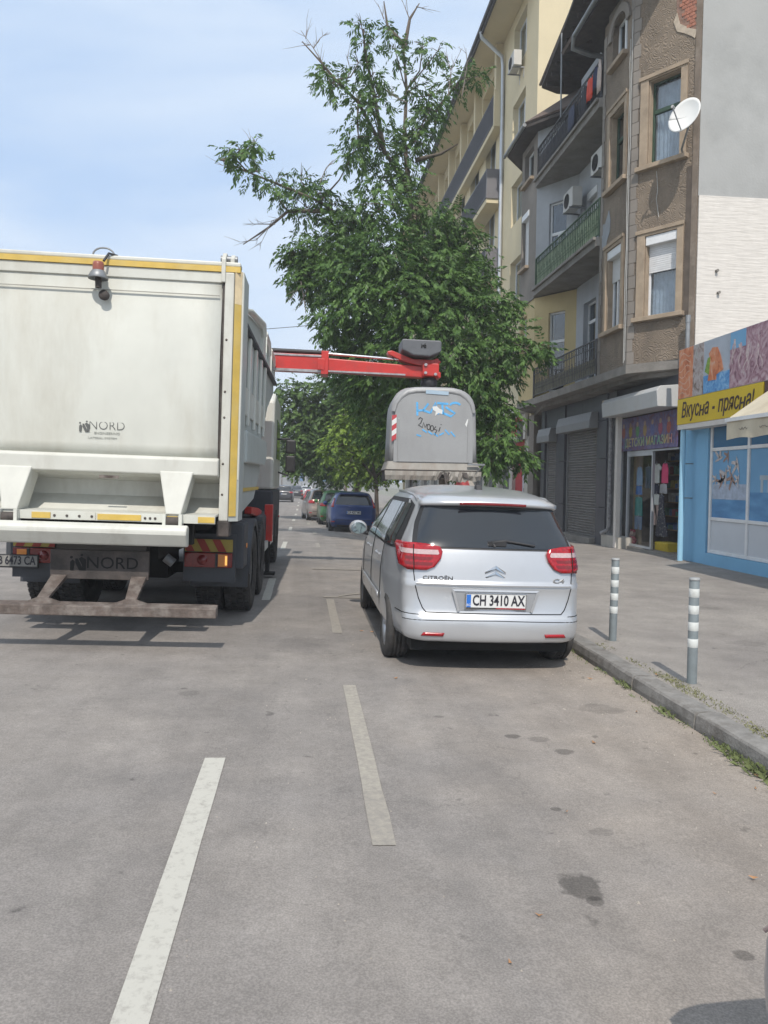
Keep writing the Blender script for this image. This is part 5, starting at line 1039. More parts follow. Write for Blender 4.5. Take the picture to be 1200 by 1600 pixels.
# ---------------- other cars from one generic shell
def car(label, loc, rz, paint, H=1.48, W=1.78, Ln=4.2, kind='hatch', txt='CA 4257 MA', detail=2, roll_=0.0, name='parked_car', group='cars parked along the kerb', cf_=.35, bf_=.16):
    t = thing(name, label, 'car', loc, rot=(0, roll_, rz), group=group); h = W/2; k = H/1.48
    zs = [z*k for z in (.19, .24, .32, .42, .52, .62, .72, .80, .86, .92, .97, 1.02, 1.10, 1.18, 1.26, 1.33, 1.38, 1.42, 1.445, 1.465, 1.48)]
    w = [(.19*k, h*.90), (.32*k, h*.97), (.6*k, h), (.85*k, h*.985), (.95*k, h*.95), (1.1*k, h*.87), (1.33*k, h*.75), (1.42*k, h*.67), (1.465*k, h*.5), (1.48*k, h*.3)]
    if kind == 'sedan': rear = [(.19*k, .12), (.3*k, .01), (.6*k, 0), (.9*k, .06), (.97*k, .2), (1.02*k, .62), (1.1*k, .8), (1.33*k, 1.1), (1.42*k, 1.35), (1.48*k, 1.8)]
    else: rear = [(.19*k, .12), (.3*k, .01), (.55*k, 0), (.62*k, .04), (.92*k, .09), (1.0*k, .14), (1.33*k, .36), (1.39*k, .36), (1.43*k, .55), (1.465*k, .9), (1.48*k, 1.3)]
    Lf = Ln; front = [(.19*k, Lf-.2), (.35*k, Lf-.02), (.6*k, Lf), (.72*k, Lf-.1), (.86*k, Lf-.45), (.97*k, Lf-.95), (1.1*k, Lf-1.25), (1.33*k, Lf-1.75), (1.42*k, Lf-2.0), (1.48*k, Lf-2.4)]
    fl = min(1, Ln/4.2)**1.6; rear = [(a, b_*fl) for a, b_ in rear]; front = [(a, Ln-(Ln-b_)*fl) for a, b_ in front]
    sh = Shell(w, rear, front, zs, cr=.2, cf=cf_, bowr=.06, bowf=bf_, taper=.07); rw = .315*k
    b = build(sh.body(), 'body', [paint, M_under], t); wh = [(.78, rw), (Ln-.82, rw)]; arch_cut(b, wh, rw*1.13, h)
    for (y, z) in wh:
        for s in (-1, 1): wheel(t, s*(h-.13), y, z, rw, .21, s, rim=detail > 1)
    ub = MB(); ub.box(-h*.78, h*.78, .2, Ln-.3, .18, .45); build(ub, 'underbody', M_under, t)
    if kind == 'sedan': rstrip(sh, [(1.03*k, -h*.72, h*.72), (1.36*k, -h*.62, h*.62)], t, 'rear_window', M_cglass, 0, .006, 16, 5)
    else: rstrip(sh, [(.99*k, -h*.76, h*.76), (1.34*k, -h*.62, h*.62)], t, 'rear_window', M_cglass, 0, .006, 16, 6)
    rstrip(sh, [(1.0*k, -h*.70, h*.70), (1.38*k, -h*.56, h*.56)], t, 'windscreen', M_cglass, 0, .006, 14, 5, 'fx')
    y0 = 1.2 if kind == 'sedan' else .6
    for s in (-1, 1):
        rstrip(sh, [(1.0*k, y0, Ln-1.35), (1.36*k, y0+.25, Ln-1.95)], t, 'side_window', M_cglass2, s, .006, 14, 4, 'y')
        m = MB(); ball(m, (0, 0, 0), .085, (1.15, .75, .9)); m.v = [(s*(h+.05+x), Ln-1.45+y, 1.0*k+z) for x, y, z in m.v]; build(m, 'door_mirror', paint, t)
        if kind == 'wagon': rstrip(sh, [(.90*k, h*.80, h*1.0), (1.22*k, h*.80, h*.95)], t, 'tail_light', M_redl, s, .012, 6, 4, 'x', .012)
        else: rstrip(sh, [(.80*k, h*.62, h*1.12), (.94*k, h*.58, h*1.16)], t, 'tail_light', M_redl, s, .012, 8, 3, 'x', .012)
        rstrip(sh, [(.62*k, .3, .7), (.74*k, .34, .72)], t, 'headlight', M_clrl, s, .01, 6, 2, 'fx', .01)
        if detail > 1:
            rstrip(sh, [(.36*k, h*.75, h*.95), (.40*k, h*.75, h*.95)], t, 'reflector', M_redl, s, .008, 5, 1, 'x', .006)
            for y in (y0+.55, y0+1.5): mb = MB(); mb.tube([sh.at(z*k, 'y', y, s, .001) for z in (.4, .6, .8, .97)], .005, 4, cap=False); build(mb, 'door_seam', M_under, t)
    if detail > 1:
        mb = MB(); P = [[(h*.6*i/8, sh.at(1.39*k, 'x', 0, 1, 0)[1]-.05+dy+.03*(i/8)**2, z*k) for i in range(-8, 9)] for z, dy in ((1.365, .04), (1.385, -.03), (1.42, .05))]; mb.grid(P, True); build(mb, 'spoiler', paint, t, solid=.012)
        rstrip(sh, [(.44*k, -h*.8, h*.8), (.46*k, -h*.8, h*.8)], t, 'bumper_seam', M_under, 0, .002, 14, 1)
    plate(t, txt, 0, sh.at(.72*k, 'x', 0, 1, 0)[1]-.004, .72*k, detail=False)
    rstrip(sh, [(.2*k, -h*.75, h*.75), (.27*k, -h*.75, h*.75)], t, 'bumper_lip', M_blackp, 0, .004, 14, 1)
    return t
def rzY(x, y): return road_z(x, y)
P_blue = paintm('blue_paint', (.012, .042, .17), .3); P_grn = paintm('green_paint', (.02, .12, .025), .1); P_brn = paintm('bronze_paint', (.26, .215, .19), .5); P_blk = paintm('black_paint', (.015, .016, .022), .3); P_red = paintm('red_paint', (.30, .03, .02), .2); P_gry = paintm('grey_paint', (.28, .29, .31), .4); P_wht = paintm('white_paint_car', (.6, .6, .58), .1)
slope = R(1.4)
def put(lbl, x, y, rz, p, **k):
    t = car(lbl, (x, y, road_z(x, y+.9)), rz, p, roll_=slope if x > -5 else -slope, **k)
    if y > 15: t.rotation_euler.x = -.0155 if y < 48 else 0
    return t
put('dark blue estate car with upright tail lights parked ahead of the silver people carrier', 1.75, 27.4, 0, P_blue, kind='wagon', txt='CA 4257 MA', Ln=4.3, W=1.78)
put('bright green small car squeezed between the dark blue car and the bronze one', 1.45, 33.0, R(1), P_grn, kind='hatch', H=1.52, W=1.68, Ln=3.6, txt='CB 7710 KT')
put('bronze grey crossover parked with its nose turned out towards the lane', 1.05, 37.6, R(4.5), P_brn, kind='hatch', H=1.60, W=1.82, Ln=4.4, txt='CB 3381 PM')
put('small red car far ahead beyond the bronze crossover', .75, 60.5, 0, P_red, kind='hatch', txt='CA 1180 BK', detail=1)
put('grey car farthest along the parked row', 1.5, 70, 0, P_gry, kind='hatch', txt='CA 5501 HB', detail=1)
put('black car driving away in the left lane beyond the lorry', -1.95, 74, 0, P_blk, kind='hatch', H=1.62, W=1.85, txt='CB 9024 TA', detail=1, name='moving_car', group='cars driving away far ahead')
put('dark car driving ahead of the black one, half hidden by it', -1.0, 92, 0, P_blk, kind='sedan', txt='CA 8812 PX', detail=1, name='moving_car', group='cars driving away far ahead')
put('white car driving far ahead near the blue banners', .3, 104, 0, P_wht, kind='sedan', txt='CA 6120 XC', detail=1, name='moving_car', group='cars driving away far ahead')
nc = put('grey car parked behind, only its front corner reaching into the lower right of the view', 1.775, -2.42, 0, P_gry, kind='hatch', txt='CB 2204 EA', Ln=4.2, W=1.66, H=1.40, cf_=.20, bf_=.06)
# ---------------- scooter behind the blue car
sc = thing('motor_scooter', 'dark motor scooter with a chequered side cover parked beside the dark blue car', 'scooter', (3.95, 30.5, .04+drop(30.5)), rz=R(-12))
M_chk = bpy.data.materials.new('chequer'); M_chk.use_nodes = True; nt = M_chk.node_tree; ck_ = nt.nodes.new('ShaderNodeTexChecker'); ck_.inputs['Scale'].default_value = 9; ck_.inputs[1].default_value = (.6, .6, .6, 1); ck_.inputs[2].default_value = (.02, .02, .02, 1)
g_ = nt.nodes.new('ShaderNodeTexCoord'); nt.links.new(g_.outputs['Object'], ck_.inputs[0]); nt.links.new(ck_.outputs[0], nt.nodes['Principled BSDF'].inputs['Base Color'])
for y in (0, 1.25): mb = MB(); mb.lathe([(.13, -.05), (.25, -.05), (.27, 0), (.25, .05), (.13, .05)], 20, (0, y, .27), 'x'); build(mb, 'wheel', M_rub, sc)
mb = MB(); mb.prism([(-.15, .55), (.5, .55), (.45, .85), (-.25, .9)], -.16, .16, 'x'); build(mb, 'tail_body', M_chk, sc, bevel=.04)
mb = MB(); mb.prism([(-.25, .9), (.55, .86), (.5, .95), (-.2, .99)], -.14, .14, 'x'); build(mb, 'seat', M_blackp, sc, bevel=.02)
mb = MB(); mb.prism([(.4, .35), (1.0, .35), (1.15, 1.0), (1.05, 1.05), (.9, .45), (.4, .45)], -.2, .2, 'x'); build(mb, 'leg_shield', M_chk, sc, bevel=.02)
mb = MB(); mb.tube([(-.35, 1.02, 1.12), (0, 1.05, 1.05), (.35, 1.02, 1.12)], .02, 6); mb.tube([(0, 1.05, 1.05), (0, 1.25, .3)], .03, 6); build(mb, 'handlebar', M_iron, sc)
for s in (-1, 1): mb = MB(); mb.tube([(s*.25, 1.0, 1.1), (s*.28, 1.0, 1.25)], .008, 5); ball(mb, (s*.3, 1.0, 1.28), .06, (1, .4, .8)); build(mb, 'mirror', M_blackp, sc)
mb = MB(); mb.box(-.18, .18, -.38, -.05, .95, 1.28); build(mb, 'top_box', M_blackp, sc, bevel=.04)
# ------------------------------------------------------------------ refuse lorry
T = thing('refuse_lorry', 'big white refuse lorry seen from behind, its red arm holding up a grey container', 'lorry', (-1.955, 7.70, .047), rot=(0, R(1.4), R(-1.4)))
M_lw = mat('lorry_white', (0.60, 0.605, 0.55), 0.42, var=0.06, scale=1.8, coat=0.15, dirt=(0.36, 0.325, 0.25), dirt_amt=0.5, streak=1)
M_lw2 = mat('lorry_white_dirty', (0.56, 0.56, 0.51), 0.5, var=0.07, scale=3, dirt=(0.30, 0.27, 0.22), dirt_amt=0.55, streak=1)
M_lg = mat('lorry_panel_grey', (0.46, 0.49, 0.47), 0.45, var=0.06, scale=2, dirt=(0.30, 0.30, 0.26), dirt_amt=0.4, streak=1)
M_ytape = mat('yellow_tape', (0.58, 0.40, 0.085), 0.55, var=0.12, scale=6, dirt=(0.5, 0.44, 0.25), dirt_amt=0.35)
M_rust = mat('dirty_steel', (0.12, 0.095, 0.082), 0.75, metal=.2, var=0.4, scale=9, bump=0.5, bscale=60, dirt=(0.34, 0.31, 0.28), dirt_amt=0.6)
M_fork = mat('dark_dirty_steel', (0.055, 0.046, 0.042), 0.75, var=0.4, scale=6, bump=0.4, bscale=50, dirt=(0.13, 0.105, 0.09), dirt_amt=0.6)
M_logo = mat('logo_grey', (0.10, 0.105, 0.10), 0.6, var=.1)
M_ltred = mat('crane_red', (0.50, 0.025, 0.018), 0.4, var=0.1, scale=5, coat=.2, dirt=(.2, .05, .04), dirt_amt=.5)
M_amber = mat('amber_lens', (0.65, 0.22, 0.03), 0.2, var=0.1, coat=.5)
M_dkb = mat('dark_mudguard', (0.05, 0.055, 0.065), 0.6, var=0.2)
# tailgate skin, slightly bellied
P = []
for i in range(17):
    z = 1.80+1.78*i/16; b_ = -.06*math.sin(PI*min(1, i/15))-.03*(1-i/16)
    P.append([(-1.10+2.17*k/10, b_, z) for k in range(11)])
mb = MB(); mb.grid(P, True); tg = build(mb, 'tailgate', M_lw, T, solid=.03)
mb = MB(); mb.box(-1.08, 1.05, -.066, -.05, 3.365, 3.371); build(mb, 'panel_seam', mat('seam_shade', (.36, .35, .31), .7, var=.2), T)
mb = MB(); mb.box(-1.26, 1.27, .012, .5, 1.6, 3.62); build(mb, 'tailgate_box', M_lw, T)
mb = MB(); mb.box(-1.10, 1.07, -.035, .01, 3.50, 3.60); build(mb, 'top_strip', M_lw, T, bevel=.006)
mb = MB(); mb.box(-1.27, 1.24, -.05, .05, 3.602, 3.655); build(mb, 'reflective_tape', M_ytape, T)
mb = MB(); mb.box(-1.27, 1.24, -.045, .10, 3.657, 3.70); build(mb, 'top_rim', M_lw, T, bevel=.012)
for xa in (1.095, -1.2): mb = MB(); mb.box(xa, xa+.09, -.055, .2, 1.19, 3.598); build(mb, 'corner_post', M_lw2, T, bevel=.012)
mb = MB(); mb.prism([(1.19, -.045), (1.275, .03), (1.275, .42), (1.19, .42)], 1.19, 3.60, 'z'); build(mb, 'corner_flank', M_lg, T)
mb = MB(); mb.prism([(1.196, -.052), (1.255, .000), (1.247, .008), (1.19, -.043)], 1.24, 3.30, 'z'); build(mb, 'reflective_tape', M_ytape, T)
mb = MB(); mb.prism([(1.196, -.052), (1.255, .000), (1.247, .008), (1.19, -.043)], 3.301, 3.62, 'z'); build(mb, 'reflective_tape', mat('faded_tape', (.66, .53, .33), .6, var=.15, scale=12), T)
for z in (1.45, 1.75, 2.2, 2.45, 2.95): mb = MB(); mb.lathe([(.012, 0), (.001, -.012)], 8, (1.125, -.057, z), 'y'); build(mb, 'rivet', M_rust, T)
mb = MB(); mb.box(1.075, 1.094, -.04, -.01, 1.8, 3.5); build(mb, 'rubber_seal', M_fork, T)
mb = MB(); mb.prism([(-.07, 3.50), (-.07, 3.72), (.02, 3.80), (.1, 3.80), (.12, 3.6), (.0, 3.5)], 1.06, 1.10, 'x'); mb.prism([(-.04, 3.6), (-.04, 3.74), (.04, 3.79), (.1, 3.7), (.1, 3.6)], 1.14, 1.18, 'x'); build(mb, 'hinge_plate', M_lw2, T, bevel=.006)
mb = MB(); mb.tube([(1.04, .03, 3.74), (1.2, .03, 3.74)], .035, 10); build(mb, 'hinge_pin', M_gutter, T)
mb = MB(); mb.prism([(-.1, 3.69), (.1, 3.69), (.06, 3.82), (-.05, 3.80)], -1.28, -1.22, 'x'); build(mb, 'hinge_plate', M_lw2, T)
mb = MB(); mb.tube([(-.06+.10*math.cos(a), -.02, 3.70+.07*math.sin(a)) for a in [PI*k/10 for k in range(11)]], .009, 6); build(mb, 'lamp_guard', M_gutter, T)
# work lamp with orange cap and hood
mb = MB(); mb.lathe([(.001, 3.61), (.045, 3.60), (.052, 3.58), (.052, 3.52)], 14, (-.07, -.15, 0), 'z'); bl = build(mb, 'beacon', mat('beacon_orange', (.24, .065, .04), .35, var=.2, coat=.3), T)
mb = MB(); mb.lathe([(.056, 3.52), (.07, 3.50), (.095, 3.45), (.09, 3.44), (.055, 3.48)], 14, (-.07, -.15, 0), 'z'); mb.box(-.10, -.04, -.14, -.02, 3.47, 3.50); build(mb, 'hood', M_gutter, bl)
mb = MB(); mb.tube([(-.07, -.15, 3.5), (-.065, -.15, 3.36)], .03, 8); mb.lathe([(.001, -.0), (.05, -.0), (.045, .04), (.001, .05)], 12, (-.02, -.13, 3.30), 'y'); build(mb, 'camera_and_shadow', M_fork, T)  # dark disc stands for the camera and its cast shadow on the tailgate
mb = MB(); mb.tube([(-.03, -.12, 3.62), (.0, -.06, 3.71), (.07, -.02, 3.70)], .012, 6); build(mb, 'cable', M_blackp, T)
# logo: two leaning figures and the word
def logo(x, y, z, s, m, par, face=-1):
    mb = MB(); A = [[(-.28, -.30), (-.16, -.30), (-.12, .02), (-.20, .10), (-.28, .02)], [(-.10, .14), (-.02, .14), (.20, -.30), (.05, -.30), (-.10, -.02)], [(.02, .14), (.12, .20), (.28, .1), (.28, -.30), (.16, -.30), (.14, -.08)]]
    for poly in A: mb.prism([(x+s*a*1.0, z+s*b) for a, b in poly], y-.004, y, 'y')
    for (a, b, r) in ((-.24, .18, .05), (.13, .27, .05)): mb.lathe([(.001, -.004), (r*s, -.004), (r*s, 0)], 10, (x+s*a, y, z+s*b), 'y', None, False)
    build(mb, 'emblem', m, par)
logo(-.19, -.0705, 2.06, .17, M_logo, T); build(text_mb('NORD', .115, .003, faceM((.02, -.071, 2.07), (1, 0, 0)), sx=1.02, bold=-.002), 'lettering', M_logo, T)
M_faint = mat('faint_print', (.33, .34, .31), .6)
build(text_mb('ENGINEERING', .030, .003, faceM((.02, -.067, 2.0), (1, 0, 0)), sx=1.25), 'lettering', M_faint, T)
build(text_mb('LATERAL SYSTEM', .022, .003, faceM((-.02, -.065, 1.955), (1, 0, 0)), sx=1.6), 'lettering', M_faint, T)
# lower crossbar, hopper recess, gusset brackets, lip
mb = MB(); mb.prism([(-.10, 1.80), (-.14, 1.78), (-.14, 1.63), (.02, 1.60), (.02, 1.80)], -1.115, 1.09, 'x'); build(mb, 'crossbar', M_lw2, T, bevel=.012)
mb = MB(); mb.prism([(.02, 1.615), (.30, 1.55), (.30, 1.40), (.06, 1.26), (-.22, 1.25), (-.22, 1.235), (.34, 1.235), (.34, 1.62)], -1.11, 1.09, 'x'); build(mb, 'hopper', M_lw2, T)
mb = MB(); mb.box(-1.1, 1.09, -.24, -.222, 1.17, 1.25); build(mb, 'lip_band', M_lw, T)
for x0, x1 in ((-1.1, -.87), (-.60, -.43), (-.0, .40), (.62, .74), (.93, 1.085)): mb = MB(); mb.box(x0, x1, -.2475, -.2405, 1.18, 1.235); build(mb, 'reflective_tape', M_ytape, T)
for x0, x1 in ((-.42, -.02), (.41, .61)):
    mb = MB(); mb.box(x0, x1, -.252, -.241, 1.172, 1.245); o_ = build(mb, 'bolt_plate', M_lw, T)
    for k in range(4):
        if x1-x0 < .3 and k > 2: continue
        xx = x0+.03+k*(x1-x0-.06)/3; mb = MB(); mb.lathe([(.013, -.258), (.013, -.253)], 6, (xx, 0, 1.208), 'y', None, False); mb.lathe([(.001, -.26), (.013, -.258)], 6, (xx, 0, 1.208), 'y', None, False); build(mb, 'bolt', M_fork, o_)
for xc in (-.80, .70):
    mb = MB(); mb.add([(xc-.16, -.15, 1.66), (xc+.16, -.15, 1.66), (xc+.07, -.26, 1.25), (xc-.07, -.26, 1.25), (xc-.16, .1, 1.66), (xc+.16, .1, 1.66), (xc+.07, .02, 1.25), (xc-.07, .02, 1.25)], [(0, 3, 2, 1), (1, 2, 6, 5), (3, 0, 4, 7), (4, 5, 6, 7), (0, 1, 5, 4), (2, 3, 7, 6)]); build(mb, 'gusset', M_lw2, T, bevel=.012)
    for xl in (xc-.09, xc+.06): mb = MB(); mb.box(xl, xl+.03, -.31, -.2, 1.12, 1.255); build(mb, 'lug', M_lw, T)
    mb = MB(); mb.tube([(xc-.058, -.26, 1.18), (xc+.058, -.26, 1.18)], .05, 10); build(mb, 'hinge_barrel', M_fork, T)
mb = MB(); mb.prism([(-.43, 1.135), (-.37, 1.16), (-.30, 1.14), (-.30, .95), (-.38, .955), (-.455, 1.07), (-.455, 1.11)], -.92, .86, 'x'); build(mb, 'rear_lip', M_lw2, T, bevel=.015)
mb = MB(); mb.box(-.02, .16, -.145, -.141, 1.572, 1.60); build(mb, 'handle', M_rust, T)
mb = MB(); mb.box(1.08, 1.20, -.07, .15, 1.04, 1.19); build(mb, 'post_foot', M_fork, T, bevel=.01)
# underrun bumper with support plate
mb = MB(); mb.prism([(-.60, .33), (-.60, .42), (-.47, .44), (-.47, .33)], -1.14, 1.17, 'x'); build(mb, 'underrun_bumper', M_rust, T, bevel=.008)
mb = MB(); mb.box(-.46, .46, -.14, -.10, .60, .88); lp_ = build(mb, 'logo_plate', M_fork, T, bevel=.006)
logo(-.20, -.141, .76, .26, M_under, lp_); build(text_mb('NORD', .16, .003, faceM((.12, -.143, .755), (1, 0, 0)), sx=1.05), 'lettering', M_under, lp_)
for s in (-1, 1):
    mb = MB(); mb.add([(s*.30, -.14, .62), (s*.44, -.14, .62), (s*.44, -.5, .47), (s*.56, -.5, .43), (s*.22, -.5, .43), (s*.34, -.5, .47)], [(0, 1, 2, 5), (5, 2, 3, 4)]); build(mb, 'bumper_arm', M_rust, T, solid=.04)
# lamps
for s in (-1, 1):
    a, b_ = (.64, 1.15) if s > 0 else (-1.15, -.64)
    mb = MB(); mb.box(a, b_, .74, .80, .64, .80); lt_ = build(mb, 'tail_light', M_reds, T, bevel=.01)
    q = (1.0, 1.10) if s > 0 else (-1.10, -1.0)
    mb = MB(); mb.box(q[0], q[1], .728, .739, .655, .785); build(mb, 'indicator', M_amber, lt_)
    q = (.97, .995) if s > 0 else (-.995, -.97); mb = MB(); mb.box(q[0], q[1], .732, .739, .645, .795); build(mb, 'lamp_divider', M_blackp, lt_)
    q = (.64, .73) if s > 0 else (-.73, -.64); mb = MB(); mb.box(q[0]+.005, q[1], .732, .739, .65, .79); build(mb, 'reflector', M_reds, lt_)
    mb = MB(); mb.lathe([(.001, .733), (.055, .735), (.055, .739)], 14, (s*.83, 0, .72), 'y'); build(mb, 'lens_bowl', M_reds, lt_)
    if s > 0: mb = MB(); mb.box(1.075, 1.098, .7255, .7278, .67, .77); build(mb, 'lit_bulb', mat('lit_amber', (.9, .45, .1), .3, emit=(.9, .45, .12)), lt_)
    mb = MB(); mb.box(a, b_, .76, .775, .81, .945); sb_ = build(mb, 'warning_board', mat('board_yellow', (.34, .26, .05), .6, var=.15), T)
    for k in range(3):
        x0 = a+.02+k*.17; mb = MB(); mb.add([(x0, .757, .812), (x0+.085, .757, .812), (x0+.085-.07*s, .757, .943), (x0-.07*s, .757, .943)], [(0, 3, 2, 1)]) ; build(mb, 'stripe', mat('board_red', (.28, .03, .02), .6), sb_, solid=.003)
    mb = MB(); mb.box(a-.02, b_+.03, .80, .86, .48, 1.0); build(mb, 'lamp_bracket', M_dkb, T)
pl_ = plate(T, 'CB 6473 CA', -1.14, .715, .66, detail=False)
for c_ in [pl_]+list(pl_.children):
    if c_.name.startswith('number_plate'): c_.data.materials[0] = mat('plate_grimy_shaded', (.26, .255, .24), .7, var=.25, scale=12)  # plate colour darkened for grime and for the shade under the hopper
# chassis
mb = MB()
for s in (-1, 1): mb.box(s*.45-.05, s*.45+.05, .1, 9.0, .78, 1.05)
for y in (.2, 1.2, 3.0, 5.5): mb.box(-.45, .45, y, y+.1, .8, 1.0)
mb.box(-.9, .9, .55, 5.2, 1.06, 1.22); mb.box(-.3, .3, 1.6, 2.3, .4, .8); mb.box(-.85, .85, 1.88, 2.0, .44, .56); mb.box(-.42, .42, -.08, .1, .62, 1.2); mb.box(-.85, .85, -.05, .08, .95, 1.2)
build(mb, 'chassis', M_under, T)
mb = MB(); mb.tube([(.52, .35, .78), (.6, .35, .72)], .05, 8); build(mb, 'air_coupling', M_gutter, T); mb = MB(); mb.tube([(-.5, .3, .9), (-.52, .1, .7), (-.45, .05, .6)], .02, 6); build(mb, 'hose', M_blackp, T)
def tyre(x, y, r, w_, s, deep=True):
    M = Matrix.Translation((x, y, r)); mb = MB(); hw = w_/2; n = 44; prof = [(r*.56, -hw*.8), (r*.7, -hw), (r*.93, -hw), (r*.99, -hw*.85), (r, -hw*.5), (r, 0), (r, hw*.5), (r*.99, hw*.85), (r*.93, hw), (r*.7, hw), (r*.56, hw*.8)]
    mb.lathe(prof, n, (0, 0, 0), 'x', M); o = build(mb, 'wheel', M_rub, T)
    tb = MB()
    for k in range(n):
        for j, xx in enumerate((-.8, -.28, .28, .8)):
            a = 2*PI*(k+.5*(j % 2))/n; Mk = M @ Matrix.Rotation(a, 4, 'X'); x_ = xx*hw*.9; tb.box(x_-hw*.2, x_+hw*.2, -r*.052, r*.052, r-.004, r+.016, Mk)
    build(tb, 'tread', M_rub, o, kind='stuff')
    rb = MB(); rb.lathe([(r*.57, s*hw*.7), (r*.55, s*hw*.1), (r*.4, s*hw*.0), (r*.22, s*hw*.1), (r*.2, s*hw*.5), (.001, s*hw*.5)], 20, (0, 0, 0), 'x', M); build(rb, 'rim', mat('rim_dirty', (.22, .21, .2), .6, var=.3, scale=8), o)
for y in (1.95, 3.3):
    for s in (-1, 1): tyre(s*1.125, y, .50, .30, s); tyre(s*.79, y, .50, .30, s)
for s in (-1, 1): tyre(s*1.08, 7.5, .50, .30, s)
for s in (-1, 1):
    P = []
    for k in range(13): a = PI*k/12; P.append([(s*.62, 1.95-.60*math.cos(a), .52+.60*math.sin(a)), (s*1.28, 1.95-.60*math.cos(a), .52+.60*math.sin(a)), (s*1.28, 1.95-.56*math.cos(a), .50+.54*math.sin(a))])
    mb = MB(); mb.grid(P, True); build(mb, 'mudguard', M_dkb, T, solid=.01)
    mb = MB(); mb.box(.62*s if s > 0 else -1.27, 1.27 if s > 0 else -.62, 1.29, 1.31, .36, .75); build(mb, 'mud_flap', M_dkb, T)
    mb = MB(); mb.box(s*1.0 if s > 0 else -1.26, 1.26 if s > 0 else -1.0, .84, 1.3, .62, 1.12); build(mb, 'side_locker', M_dkb, T, bevel=.02)
    mb = MB(); mb.box(min(s*.8, s*1.2), max(s*.8, s*1.2), 4.1, 5.9, .45, 1.05); build(mb, 'tank', M_dkb, T, bevel=.05)
    mb = MB(); mb.box(min(s*1.18, s*1.24), max(s*1.18, s*1.24), 4.2, 6.2, .5, .62); build(mb, 'side_guard', M_lg, T)
mb = MB(); mb.lathe([(.03, 0), (.03, .012), (.001, .015)], 10, (1.262, 1.1, .86), 'x'); build(mb, 'side_marker', M_amber, T)
# side walls of the body
prof = [(.42, 1.2), (2.3, 1.36), (3.1, 1.7), (3.3, 2.2), (4.2, 2.7), (5.4, 3.05), (5.4, 3.18), (.42, 3.18)]
for s in (-1, 1): mb = MB(); mb.prism(prof, s*1.16, s*1.22, 'x'); build(mb, 'side_panel', M_lg, T)
mb = MB(); mb.prism([(.5, 1.25), (2.3, 1.4), (3.05, 1.75), (3.25, 2.25), (4.2, 2.75), (5.35, 3.1), (5.35, 3.17), (.5, 3.17)], -1.158, 1.158, 'x'); build(mb, 'body_core', M_lg, T)
for y in (1.0, 1.75, 2.5, 3.2): mb = MB(); mb.prism([(y, 2.2), (y+.10, 2.2), (y+.14, 3.17), (y+.02, 3.17)], 1.222, 1.262, 'x'); build(mb, 'rib', M_lw, T, bevel=.01)
mb = MB(); mb.prism([(.5, 1.78), (.5, 2.12), (3.1, 2.14), (3.25, 2.05), (3.2, 1.86), (3.0, 1.80)], 1.222, 1.30, 'x'); build(mb, 'side_beam', M_lg, T, bevel=.02)
mb = MB(); mb.prism([(.5, 2.30), (3.3, 2.32), (3.3, 2.62), (.5, 2.60)], 1.222, 1.245, 'x'); build(mb, 'side_panel_inset', M_lw2, T, bevel=.01)
mb = MB(); mb.box(1.222, 1.232, .6, 2.9, 1.47, 1.51); build(mb, 'reflective_tape', M_ytape, T)
mb = MB(); mb.box(1.20, 1.275, .42, 5.45, 3.182, 3.22); mb.box(-1.275, -1.20, .42, 5.45, 3.182, 3.22); build(mb, 'gutter_rail', M_dkb, T)
tops = [[(.6, 3.24), (.6, 3.38), (1.3, 3.52), (3.1, 3.74), (3.25, 3.60), (3.25, 3.24)], [(3.45, 3.24), (3.45, 3.68), (4.1, 3.66), (4.25, 3.5), (4.25, 3.24)], [(4.5, 3.24), (4.5, 3.62), (5.2, 3.60), (5.35, 3.45), (5.35, 3.24)]]
for tp in tops:
    cy, cz = sum(p[0] for p in tp)/len(tp), sum(p[1] for p in tp)/len(tp); inn = [(cy+(a-cy)*.86, cz+(b-cz)*.68) for a, b in tp]
    n = len(tp); mb = MB(); vs = [(1.22, a, b) for a, b in tp]+[(1.20, a, b) for a, b in inn]; mb.add(vs, [(i, (i+1) % n, (i+1) % n+n, i+n) for i in range(n)]); fr_ = build(mb, 'roof_frame', M_lw, T, solid=.05)
    fb_ = MB(); fb_.tube([(1.225, a, b) for a, b in tp[1:-1]], .03, 6); build(fb_, 'frame_bead', M_lw, fr_)
    mb = MB(); mb.prism(inn, 1.165, 1.185, 'x'); build(mb, 'roof_panel', M_lg, fr_)
mb = MB(); mb.box(-1.15, 1.16, .5, 5.3, 3.22, 3.36); build(mb, 'roof_cover', M_lw2, T)
# cab
mb = MB(); mb.prism([(6.5, 1.42), (6.5, 3.05), (6.8, 3.2), (8.2, 3.15), (8.55, 2.3), (8.6, 1.42)], -1.19, 1.19, 'x'); build(mb, 'cab', M_lw, T, bevel=.05)
mb = MB(); mb.prism([(6.45, .55), (6.45, 1.41), (8.62, 1.41), (8.62, .45), (8.1, .45)], -1.2, 1.2, 'x'); build(mb, 'cab_lower', M_dkb, T, bevel=.03)
for xa in (1.191, -1.20): mb = MB(); mb.prism([(7.2, 2.0), (7.2, 2.75), (8.0, 2.7), (8.3, 2.0)], xa, xa+.009, 'x'); build(mb, 'side_window', M_cglass, T)
mb = MB(); mb.box(-1.05, 1.05, 8.53, 8.62, 1.9, 2.8); build(mb, 'windscreen', M_cglass, T)
mb = MB(); mb.tube([(1.18, 8.0, 2.42), (1.40, 8.02, 2.44), (1.44, 8.02, 2.40)], .022, 6); mb.tube([(1.18, 8.0, 1.76), (1.38, 8.02, 1.70), (1.42, 8.02, 1.80)], .02, 6); ma_ = build(mb, 'mirror_arm', M_blackp, T)
